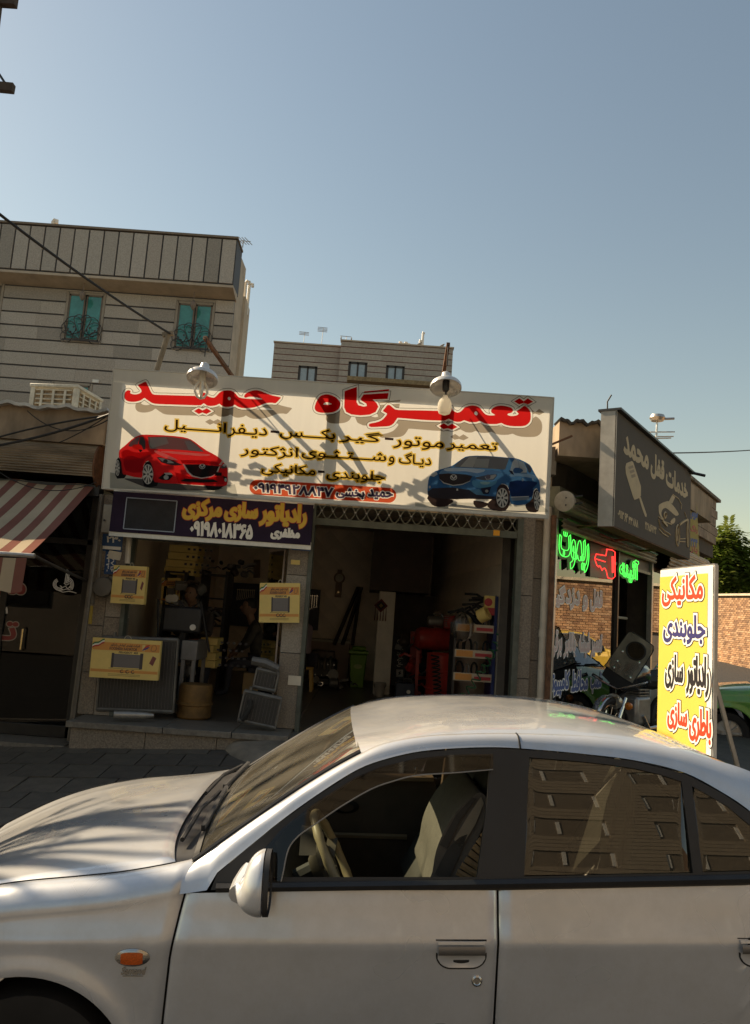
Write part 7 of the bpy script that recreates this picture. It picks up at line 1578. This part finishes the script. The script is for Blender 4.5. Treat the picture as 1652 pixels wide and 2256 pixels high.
gm = thing('gas_meter', 'grey gas meter and pipe on the left pillar', 'gas meter', tuple(A(*zz(185, 570), 8.4))); c_ = A(*zz(188, 575), 8.36); MB().lathe([(.02, .06), (.10, .05), (.115, 0), (.10, -.05), (.02, -.06)], c_, (0, -1, 0), 20).build('meter', M('cast_grey', (.13, .115, .095), .6, .3), gm)
MB().tube([A(*zz(170, 300), 8.38), A(*zz(155, 540), 8.38), A(*zz(120, 545), 8.38), A(*zz(115, 690), 8.38)], .022, 8).build('pipe', M('cast_grey', (.13, .115, .095)), gm); MB().tube([A(*zz(108, 700), 8.38), A(*zz(98, 820), 8.38)], .02, 8).build('yellow_hose', M('dull_yellow', (.34, .23, .03), .5), gm); MB().tube([A(*zz(360, 210), 8.4), A(*zz(345, 420), 8.4)], .03, 8).build('pipe', M('pale_pipe', (.50, .44, .36)), gm)
# ------------------------------------------------------------------ garage interior
c_ = A(*zg(312, 470), 15.15); ck = thing('wall_clock', 'old wooden pendulum clock on the tiled garage wall', 'clock', tuple(c_)); WD = M('walnut', (.20, .12, .06), .5, var=.3)
MB().lathe([(.10, 0), (.11, .02), (.11, .05), (.085, .06)], c_, (0, -1, 0), 24).build('case', WD, ck); MB().lathe([(.0, .062), (.08, .062)], c_, (0, -1, 0), 20, caps=False).build('face', M('clock_face', (.5, .45, .36), .5), ck); MB().bb(c_.x - .065, c_.x + .065, c_.y - .07, c_.y, c_.z - .38, c_.z - .10).build('pendulum_box', WD, ck, smooth=0); MB().lathe([(.022, 0), (.022, .01)], (c_.x, c_.y - .08, c_.z - .28), (0, -1, 0), 12).build('pendulum', M('brass', (.55, .44, .28)), ck); MB().box(c_ + V((0, -.02, .135)), (.09, .05, .06)).build('crest', WD, ck)
a, b = A(*zg(60, 940), 14.6), A(*zg(375, 850), 14.6); ct = thing('low_counter', 'low pinkish counter along the garage back wall', 'counter', ((a.x + b.x) / 2, 14.8, FZ)); MB().bb(a.x, b.x, 14.6, 15.15, FZ, b.z - .04).build('body', M('pinkish_tile', (.27, .19, .15), .5), ct, smooth=0); MB().bb(a.x - .02, b.x + .02, 14.57, 15.17, b.z - .038, b.z).build('top', M('pale_counter', (.38, .34, .28), .4), ct, smooth=0)
for i, (x0, x1, l_) in enumerate(((280, 425, 'leftmost'), (330, 445, 'middle'), (390, 440, 'rightmost'))): MB().bar(A(*zg(x0, 870), 14.4), A(*zg(x1, 525), 14.95), .06, .04).build('steel_bar', M('oily_brown', (.07, .05, .038)), None, label='%s of the dark steel lengths leaning on the garage wall' % l_, cat='steel bar', group='leaning steel bars')
# engine on the floor
eg = thing('engine_block', 'black car engine standing on the garage floor by the green bin', 'engine', tuple(A(*zg(210, 1100), 13.3))); c_ = A(*zg(210, 1010), 13.3)
MB().box(c_, (.50, .36, .34)).build('block', BLK, eg, bevel=.05); MB().box(c_ + V((0, 0, .23)), (.40, .26, .15)).build('head', M('oily_brown', (.07, .05, .038)), eg, bevel=.03); MB().box(c_ + V((0, 0, -.22)), (.36, .26, .14)).build('sump', BLK, eg, bevel=.03)
for i in range(4): MB().tube([c_ + V((-.16 + i * .1, -.17, .2)), c_ + V((-.16 + i * .1, -.26, .14)), c_ + V((-.16 + i * .1, -.26, 0))], .024, 8).build('manifold_pipe', TANK, eg)
for dx, dz, r in ((-.22, .04, .07), (.2, -.08, .09), (-.08, -.18, .055)): MB().lathe([(r * .4, 0), (r, .01), (r, .04), (r * .8, .05), (r, .06)], c_ + V((dx, -.19, dz)), (0, -1, 0), 18).build('pulley', GREY, eg)
for i in range(9): MB().lathe([(.012, 0), (.012, .02)], c_ + V((-.2 + (i % 5) * .1, -.185, .08 - .18 * (i // 5))), (0, -1, 0), 6).build('bolt', CHROM, eg)
MB().lathe([(.0, -.09), (.07, -.07), (.09, 0), (.07, .07), (.0, .09)], A(*zg(278, 1100), 13.0), (1, 0, 0), 16).build('starter_motor', TANK, None, label='grey starter motor lying on the floor beside the engine', cat='car part')
MB().tube([A(*zg(195 + 18 * math.cos(t), 1105 + 10 * math.sin(t)), 12.9) for t in [2 * math.pi * i / 14 for i in range(14)]], .012, 6, closed=True).build('metal_ring', CHROM, None, label='bright metal ring lying in front of the engine', cat='car part')
# green bin, bucket
a, b = A(*zg(372, 1122), 13.6), A(*zg(472, 890), 13.6); gb = thing('green_bin', 'bright green plastic bin in the garage', 'bin', ((a.x + b.x) / 2, 13.75, FZ)); cx_ = (a.x + b.x) / 2; GB = M('green_plastic', (.13, .27, .02), .45, var=.12)
m = MB(); w0, w1, zt = .23, .30, b.z; m.hexa([(cx_ - w0 / 2, 13.64, FZ), (cx_ + w0 / 2, 13.64, FZ), (cx_ + w0 / 2, 13.88, FZ), (cx_ - w0 / 2, 13.88, FZ), (cx_ - w1 / 2, 13.6, zt - .12), (cx_ + w1 / 2, 13.6, zt - .12), (cx_ + w1 / 2, 13.92, zt - .12), (cx_ - w1 / 2, 13.92, zt - .12)]); m.build('body', GB, gb, bevel=.02)
MB().bb(cx_ - w1 / 2 - .02, cx_ + w1 / 2 + .02, 13.58, 13.94, zt - .115, zt - .06).build('rim', GB, gb, bevel=.01); MB().box((cx_, 13.75, zt - .02), (w1 - .05, .28, .07)).build('lid', GB, gb, bevel=.03); m = MB(); m.grid(lambda a, b: (cx_ + .075 * a * math.cos(6.283 * b), 13.60, (FZ + zt) / 2 + .02 + .04 * a * math.sin(6.283 * b)), 1, 20); m.build('oval_mark', M('pale_mark', (.35, .42, .15), .6), gb)
c_ = A(*zg(552, 1160), 12.5); c_.z = FZ; bk = thing('white_bucket', 'small white bucket in front of the tiled column', 'bucket', tuple(c_)); MB().lathe([(.075, 0), (.095, .2), (.10, .21), (.098, .22), (.09, .21), (.07, .02)], c_, (0, 0, 1), 20).build('pail', M('grey_white_plastic', (.34, .30, .25), .5), bk); MB().tube([c_ + V((.098 * math.cos(t), -.04, .2 - .09 * math.sin(t))) for t in [math.pi * i / 10 for i in range(11)]], .006, 5).build('bail', BLK, bk)
# diamond rug ornament on the column
c_ = A(*zg(562, 635), 12.76); rg = thing('diamond_ornament', 'small diamond woven ornament with tassels on the white column', 'ornament', tuple(c_))
for r_, mt, y in ((.115, M('maroon_weave', (.15, .035, .03), .9), 0), (.075, M('dark_weave', (.03, .025, .025), .9), .004), (.035, M('gold_weave', (.36, .24, .08), .9), .008)): MB().add([c_ + V((-r_, -y, 0)), c_ + V((0, -y, -r_)), c_ + V((r_, -y, 0)), c_ + V((0, -y, r_))], [(0, 1, 2, 3)]).build('weave', mt, rg, smooth=0, solid=.003)
for i in range(5): MB().tube([c_ + V((-.09 + i * .045, 0, -.03 - .03 * (2 - abs(i - 2)))), c_ + V((-.09 + i * .045, 0, -.25))], [.004, .010], 5).build('tassel', M('maroon_weave', (.15, .035, .03)), rg)
# black and red radiator box, red frames, compressor, barrel
pl, w, h = at_px(zg(590, 1112), zg(715, 1115), zg(600, 815), 13.9); t = thing('black_red_carton', 'tall black and red radiator box standing on the garage floor', 'box', tuple(pl.P0)); MB().poly(pl, [(0, 0), (w, 0), (w, h), (0, h)], thick=.14).build('box', M('black_card', (.022, .02, .02), .5), t, smooth=0); MB().poly(pl, [(0, 0), (.22 * w, 0), (.22 * w, h), (0, h)], h=.002).build('red_panel', M('red_card', (.46, .04, .05), .5), t, smooth=0)
pv = Pl(pl.at(.52 * w, h * .92, .003), -pl.ey, pl.ex); m = MB(); put(m, pv, glyphs('رادیاتور ایران'), (0, h * .55, 0, .10), 0, .004); m.build('lettering', WV, t, smooth=0); MB().poly(pl, smooth_loop([(.50 * w, .17 * h), (.82 * w, .17 * h), (.82 * w, .32 * h), (.50 * w, .32 * h)], 1), h=.002).build('logo_panel', WV, t, smooth=0); MB().poly(pl, [(.58 * w, .20 * h), (.74 * w, .24 * h), (.68 * w, .25 * h), (.74 * w, .29 * h), (.58 * w, .26 * h), (.64 * w, .245 * h)], h=.004).build('logo', M('black_card', (.022, .02, .02)), t, smooth=0)
pl, w, h = at_px(zg(730, 1095), zg(800, 1098), zg(735, 790), 13.4); MB().poly(pl, [(0, 0), (w, 0), (w, h), (0, h)], thick=.1).build('red_panel_box', REDP, None, label='bright red panel standing left of the compressor', cat='panel')
cm = thing('air_compressor', 'red air compressor with a grey motor on top of its tank', 'compressor', tuple(A(*zg(900, 900), 10.4))); c_ = A(*zg(880, 835), 12.5)
MB().lathe([(.04, -.32), (.15, -.29), (.18, -.22), (.18, .22), (.15, .29), (.04, .32)], c_, (1, .25, 0), 22).build('tank', REDP, cm); MB().lathe([(.05, -.13), (.09, -.11), (.09, .09), (.07, .12), (.04, .13)], c_ + V((.0, -.04, .28)), (1, 0, 0), 18).build('motor', GREYM, cm); MB().box(c_ + V((.2, 0, .28)), (.12, .14, .22)).build('pump', REDP, cm, bevel=.02)
for i in range(6): MB().box(c_ + V((.2, 0, .22 + i * .03)), (.14, .16, .009)).build('fin', GREY, cm)
MB().tube([c_ + V((-.04, -.08, .40)), c_ + V((.07, -.08, .43)), c_ + V((.12, -.08, .36))], .02, 8).build('pipe', CHROM, cm)
MB().lathe([(.10, 0), (.115, .01), (.115, .04), (.10, .05)], c_ + V((.3, -.09, .28)), (0, -1, 0), 20).build('flywheel', REDP, cm)
for dx in (-.25, .25): MB().bar(c_ + V((dx, -.1, -.2)), V((c_.x + dx, c_.y - .12, FZ)), .05, .04).build('leg', REDP, cm)
c_ = A(*zg(905, 1200), 11.4); c_.z = FZ; bl_ = thing('red_barrel', 'dented red oil barrel in front of the compressor', 'barrel', tuple(c_)); MB().lathe([(.19, 0), (.2, .01), (.2, .26), (.21, .27), (.21, .29), (.2, .30), (.2, .52), (.21, .53), (.21, .55), (.2, .56), (.2, .78), (.208, .79), (.196, .80), (.18, .77)], c_, (0, 0, 1), 28).build('shell', REDP, bl_)
def coil(a, b, r, n, nm, mat, lab, rw=.008, cat='hose'):
    a, b = V(a), V(b); t = (b - a).normalized(); e = t.orthogonal().normalized(); f = t.cross(e); k = n * 12
    MB().tube([lerp(a, b, i / k) + (e * math.cos(2 * math.pi * i / 12) + f * math.sin(2 * math.pi * i / 12)) * r for i in range(k + 1)], rw, 5).build(nm, mat, None, label=lab, cat=cat)
coil(A(*zg(885, 930), 11.1), A(*zg(905, 1205), 11.1), .055, 11, 'coiled_cable', RUBB, 'black coiled cable hanging in front of the red barrel', .01)
GH = M('green_hose', (.015, .12, .05), .4)
def coilpath(pts, r, n, lab):
    P = [A(*zg(x, y), Y) for x, y, Y in pts]; L = [0]; 
    for p, q in zip(P, P[1:]): L.append(L[-1] + (q - p).length)
    def at(s):
        s *= L[-1]
        for i in range(len(P) - 1):
            if s <= L[i + 1] + 1e-9: f = (s - L[i]) / (L[i + 1] - L[i]); return lerp(P[i], P[i + 1], f), (P[i + 1] - P[i]).normalized()
        return P[-1], (P[-1] - P[-2]).normalized()
    out = []
    for i in range(n * 12 + 1):
        c, t = at(i / (n * 12)); e = V((1, 0, 0)) - t * t.x; e.normalize(); f = t.cross(e); a = 2 * math.pi * i / 12; out.append(c + (e * math.cos(a) + f * math.sin(a)) * r)
    MB().tube(out, .009, 5).build('coiled_air_hose', GH, None, label=lab, cat='hose')
coilpath([(1405, 405, 8.7), (1385, 520, 8.7), (1340, 640, 8.9), (1285, 790, 9.1), (1240, 900, 9.2), (1180, 1010, 9.3), (1100, 1130, 9.3), (1040, 1200, 9.3)], .045, 17, 'dark green coiled air hose looping from the right jamb down the garage')
# red crossed tool, blue battery case
a = A(*zg(705, 1150), 12.0); bt = thing('battery_charger', 'dark blue battery charger box on the garage floor', 'charger', (a.x, 12.0, FZ)); MB().box((a.x, 12.05, FZ + .15), (.30, .24, .28)).build('case', M('dark_blue_case', (.02, .03, .055), .5), bt, bevel=.02); MB().tube([(a.x - .11, 12, FZ + .29), (a.x - .09, 12, FZ + .35), (a.x + .09, 12, FZ + .35), (a.x + .11, 12, FZ + .29)], .012, 6).build('handle', BLK, bt); MB().lathe([(.03, 0), (.03, .02)], (a.x + .05, 11.92, FZ + .16), (0, -1, 0), 12).build('knob', WHT, bt)
# shelf rack with belts and hoses
rk = thing('parts_rack', 'blue sided rack with colour strips, belts and hoses in the garage', 'shelf', (1.2, 9.8, FZ)); BLS = M('blue_rack_side', (.02, .035, .14), .4)
a0, a1 = A(*zg(1235, 580), 9.6), A(*zg(1010, 780), 9.9); xr, xl = a0.x + .02, a1.x - .05
MB().bb(xr - .02, xr + .02, 9.45, 9.95, FZ, a0.z).build('side', BLS, rk, smooth=0); MB().bb(xl - .015, xl + .015, 9.45, 9.95, FZ, 1.75).build('side', BLK, rk, smooth=0)
for i, yy in enumerate((770, 925, 1065)):
    z = A(*zg(1120, yy), 9.45).z; MB().bb(xl, xr, 9.45, 9.95, z - .02, z).build('shelf', GREY, rk, smooth=0); MB().bb(xl, xr - .02, 9.43, 9.448, z - .05, z + .045).build('price_strip', M('cream_strip', (.5, .42, .32), .5), rk, smooth=0)
    MB().bb(xl + .25, xr - .03, 9.424, 9.43, z - .03, z + .01).build('red_strip', M('red_card', (.46, .04, .05)), rk, smooth=0); MB().bb(xl + .02, xl + .22, 9.424, 9.43, z - .04, z + .035).build('orange_strip', M('orange_print', (.62, .27, .07)), rk, smooth=0)
    for j in range(6):
        c_ = V((xl + .08 + j * .105, 9.55 + (j % 3) * .1, z + .075)); r_ = .06 + .02 * ((i + j) % 3)
        t = thing('rubber_hose_ring', '%s rubber hose ring from the left on the %s rack shelf' % (('first', 'second', 'third', 'fourth', 'fifth', 'sixth')[j], ('upper', 'middle', 'lower')[i]), 'hose', tuple(c_), 'hose rings on the rack')
        MB().tube([c_ + V((r_ * math.cos(q) * .5, r_ * math.cos(q) * .4, r_ * math.sin(q))) for q in [2 * math.pi * k / 16 for k in range(16)]], .014, 6, closed=True).build('ring', RUBB if (i + j) % 3 else GREY, t)
zt = A(*zg(1100, 650), 9.7).z
for k in range(14):
    rr = random.Random(k + 40); p = V((lerp(xl - .1, xr - .05, rr.random()), 9.5 + .3 * rr.random(), zt + rr.uniform(-.12, .22)))
    MB().tube([p, p + V((.16, .05, rr.uniform(-.02, .1))), p + V((.3, .02, rr.uniform(-.12, .05))), p + V((.36, 0, -.12))], .016, 6).build('radiator_hose', RUBB, None, label='black radiator hose in the tangle on top of the parts rack', cat='hose', group='hoses on the rack top')
a, b = A(*zg(1180, 690), 9.42), A(*zg(1248, 578), 9.42); yb_ = thing('yellow_parts_box', 'upright yellow and red parts box at the top right of the rack', 'box', tuple(a)); MB().bb(a.x, b.x, 9.42, 9.5, a.z, b.z).build('box', YELB, yb_, smooth=0); MB().lathe([(.05, 0), (.05, .002)], (b.x - .08, 9.419, b.z - .08), (0, -1, 0), 16).build('red_disc', M('red_card', (.46, .04, .05)), yb_); MB().bb(a.x, b.x, 9.415, 9.419, a.z, a.z + .09).build('red_foot', M('red_card', (.46, .04, .05)), yb_, smooth=0)
c_ = A(*zg(1178, 690), 9.38); MB().lathe([(.05, -.06), (.085, -.06), (.085, .06), (.05, .06), (.05, -.06)], c_, (.8, -.5, .5), 22, caps=False).build('tape_roll', YELB, None, label='big yellow tape roll hanging on the rack corner', cat='tape')
c_ = A(*zg(1050, 770), 9.38); m = MB(); m.grid(lambda a, b: c_ + V(((.13 + .015 * math.sin(9 * a * 6)) * math.sin(math.pi * b) * math.cos(6.283 * a), .08 * math.sin(math.pi * b) * math.sin(6.283 * a), .17 * math.cos(math.pi * b) + .01 * math.sin(15 * a))), 26, 14); m.build('plastic_bag', glass('bag_plastic', (.7, .68, .64), .25, 1.4, 2.0), None, label='clear plastic bag of parts hanging from the rack', cat='bag')
# dark hand tools on the right hand wall
a = A(*zg(1345, 230), 8.9); tk = thing('hanging_tools', 'long dark tools hanging on the right garage wall', 'tools', tuple(a))
for i, (x, y0, y1) in enumerate(((1330, 215, 600), (1350, 225, 570), (1372, 215, 420))): MB().tube([A(*zg(x, y0), 9.0), A(*zg(x - 4, (y0 + y1) / 2), 9.0), A(*zg(x - 6, y1), 9.0)], [.03, .022, .04], 8).build('tool', BLK, tk)
MB().tube([A(*zg(1325, 490), 8.95), A(*zg(1330, 580), 8.95)], [.035, .03], 8).build('bright_handle', GREYM, tk)
clutter('workshop_clutter', 'oily parts heaped on the floor between the engine and the column', -.6, -.1, 13.2, 13.6, FZ + .02, FZ + .12, 12, 21, DKM, 'clutter', (.03, .08))
clutter('workshop_clutter', 'cans and parts on the low counter along the back wall', -1.4, -.3, 14.7, 15.0, 1.0, 1.1, 12, 22, DKM + [M('dull_red_can', (.16, .04, .03)), WHT], 'clutter', (.03, .07))
clutter('workshop_clutter', 'red and black parts piled beside the compressor', .55, 1.05, 12.6, 13.4, FZ + .05, 1.5, 26, 23, [REDP, BLK, REDP, GREY, M('oily_brown', (.07, .05, .038))], 'clutter', (.05, .12))
clutter('workshop_clutter', 'parts stuffed under the lowest shelf of the blue rack', xl + .05, xr - .05, 9.5, 9.9, FZ + .03, FZ + .35, 20, 24, DKM + [GREYM], 'clutter', (.03, .08))
clutter('hanging_belts', 'dark belts and gaskets hanging beside the shelf cabinet', -2.5, -2.2, 10.0, 10.2, 1.2, 2.0, 14, 25, DKM, 'belts', (.06, .12))
# ------------------------------------------------------------------ people (dim, inside)
def figure(name, label, joints, edges, radii, mats, loc):
    """one continuous skinned body; joints in place coordinates"""
    me = bpy.data.meshes.new('body'); me.from_pydata([V(j) for j in joints], edges, []); o = bpy.data.objects.new(name, me); COL.objects.link(o)
    md = o.modifiers.new('skin', 'SKIN'); md.use_smooth_shade = True
    for i, r in enumerate(radii): me.skin_vertices[0].data[i].radius = r if isinstance(r, tuple) else (r, r)
    me.skin_vertices[0].data[0].use_root = True
    sd = o.modifiers.new('sub', 'SUBSURF'); sd.levels = 2; sd.render_levels = 2
    dg = bpy.context.evaluated_depsgraph_get(); ev_ = o.evaluated_get(dg); m2 = bpy.data.meshes.new_from_object(ev_); bpy.data.objects.remove(o); m2.materials.clear(); m2.materials.append(mats)
    o = bpy.data.objects.new(name, m2); COL.objects.link(o); m2.polygons.foreach_set('use_smooth', [True] * len(m2.polygons)); return o
SKIN = M('skin', (.22, .12, .075), .6, var=.1); HAIR = M('dark_hair', (.015, .012, .01), .6)
def person(label, hip, face, shirt, trouser, lean=.1, seated=True, reach=None, seat_h=.42, scale=1.0):
    """hip position, facing direction (unit, horizontal); builds body, head with face and hair, hands"""
    f = V(face).normalized(); s = V((f.y, -f.x, 0)); up = V((0, 0, 1)); hip = V(hip); t = thing('person', label, 'person', (hip.x, hip.y, hip.z - seat_h))
    chest = hip + up * .42 + f * lean; neck = hip + up * .58 + f * (lean * 1.4); head = neck + up * .17 + f * (.03 + lean * .4)
    J = [hip, hip + up * .2 + f * lean * .4, chest, neck]; E = [(0, 1), (1, 2), (2, 3)]; Rr = [(.15, .13), (.135, .12), (.155, .125), .06]
    hands = []
    for sg_ in (-1, 1):
        sh_ = chest + s * (.19 * sg_) + up * .06; el = sh_ + s * (.05 * sg_) - up * .24 + f * .10; wr = (V(reach) + s * (.1 * sg_)) if reach is not None else el + f * .22 - up * .05
        b = len(J); J += [sh_, el, wr]; E += [(2, b), (b, b + 1), (b + 1, b + 2)]; Rr += [.07, .055, .04]; hands.append((wr, (wr - el).normalized()))
    figure('shirt', '', J, E, Rr, shirt, hip).parent = None
    sh_o = bpy.data.objects['shirt'] if 'shirt' in bpy.data.objects else None
    body = [o for o in COL.objects if o.name.startswith('shirt') and o.parent is None][-1]; body.name = 'torso'; body.parent = t; body.matrix_parent_inverse = t.matrix_basis.inverted()
    J, E, Rr = [hip - up * .02], [], [(.155, .13)]
    for sg_ in (-1, 1):
        th_ = hip + s * (.09 * sg_) - up * .03; kn = th_ + f * (.42 if seated else .08) - up * (.02 if seated else .42); an = kn - up * (.40) + f * .02; to = an + f * .16 - up * .02
        b = len(J); J += [th_, kn, an, to]; E += [(0, b), (b, b + 1), (b + 1, b + 2), (b + 2, b + 3)]; Rr += [.085, .065, .045, .04]
    o = figure('trousers', '', J, E, Rr, trouser, hip); o.parent = t; o.matrix_parent_inverse = t.matrix_basis.inverted()
    m = MB(); m.grid(lambda a, b: head + up * (.125 * math.cos(math.pi * b)) + s * (.08 * math.sin(math.pi * b) * math.cos(6.283 * a)) + f * ((.10 + (.012 if b > .5 else 0)) * math.sin(math.pi * b) * math.sin(6.283 * a)), 20, 14); m.tube([neck - up * .06, head - up * .05], [.055, .055], 10)
    m.tube([head + f * .098 + up * .02, head + f * .122 - up * .018, head + f * .10 - up * .035], [.012, .017, .012], 7)
    for sg_ in (-1, 1): m.lathe([(.01, -.01), (.028, 0), (.01, .012)], head + s * (.08 * sg_) - up * .005, s * sg_, 10)
    hd = m.build('head', SKIN, t)
    for sg_ in (-1, 1): MB().lathe([(.011, 0), (.006, .006)], head + f * .094 + s * (.032 * sg_) + up * .018, f, 8).build('eye', HAIR, hd)
    MB().tube([head + f * .098 - up * .06 - s * .025, head + f * .103 - up * .062, head + f * .098 - up * .06 + s * .025], .006, 5).build('mouth', M('lips', (.2, .07, .06), .5), hd)
    m = MB(); m.grid(lambda a, b: head + up * (.012 + .128 * math.cos(1.75 * b)) + s * (.086 * math.sin(1.75 * b) * math.cos(6.283 * a)) + f * (-.012 + .106 * math.sin(1.75 * b) * math.sin(6.283 * a) * (.75 if math.sin(6.283 * a) > 0 and b > .6 else 1)), 20, 8); m.build('hair', HAIR, hd)
    for wr, d in hands:
        h_ = MB(); h_.tube([wr - d * .03, wr + d * .03, wr + d * .085], [.03, .036, .034], 8); e = d.cross(up).normalized()
        for k in range(4): b0 = wr + d * .08 + e * (.027 - .018 * k); l_ = (.06, .07, .066, .05)[k]; h_.tube([b0, b0 + d * l_ * .55 - up * .008, b0 + d * l_ * .9 - up * .03], [.0095, .009, .007], 6)
        h_.tube([wr + d * .02 + e * .03, wr + d * .055 + e * .055 - up * .01, wr + d * .085 + e * .055 - up * .025], [.012, .011, .008], 6); h_.build('hand', SKIN, t)
    return t
p_ = A(*zg(118, 985), 12.5); p_.z = FZ + .52
person('person in a lavender shirt sitting on a yellow stool behind the middle pillar', p_ + V((-.05, 0, 0)), (-.8, .6, 0), M('lavender_shirt', (.33, .27, .32), .8), M('dark_trousers', (.03, .03, .04), .8), .12, seat_h=.5)
st = thing('yellow_stool', 'yellow plastic stool under the person in the lavender shirt', 'stool', (p_.x, p_.y, FZ)); YS = M('yellow_plastic', (.50, .30, .06), .45); MB().box((p_.x - .05, p_.y, FZ + .375), (.32, .32, .04)).build('seat', YS, st, bevel=.01)
for sx in (-1, 1):
    for sy in (-1, 1): MB().bar((p_.x - .05 + sx * .12, p_.y + sy * .12, FZ + .36), (p_.x - .05 + sx * .155, p_.y + sy * .155, FZ), .045, .045).build('leg', YS, st)
q_ = A(*zz(850, 900), 10.4); q_.z = .5 + .62
person('person in dark work clothes bending over the bench inside the left bay', q_, (-.3, -1, 0), M('dark_work_shirt', (.04, .03, .025), .8), M('dark_trousers', (.03, .03, .04)), .22, reach=q_ + V((-.05, -.55, .30)), seat_h=.6, seated=False)
q_ = A(*zz(1225, 960), 11.2); q_.z = .5 + .5
person('person in dark patterned top sitting behind the glass door', q_, (-1, -.25, 0), M('camo_top', (.045, .037, .026), .8, var=.6, scale=9), M('dark_trousers', (.03, .03, .04)), .1, reach=q_ + V((-.33, -.05, .12)), seat_h=.5)
cs = thing('wooden_crate_seat', 'brown wooden box seat behind the glass door', 'crate', (q_.x, q_.y, .5)); MB().box((q_.x, q_.y, .68), (.36, .36, .30)).build('box', CARD, cs, bevel=.008)
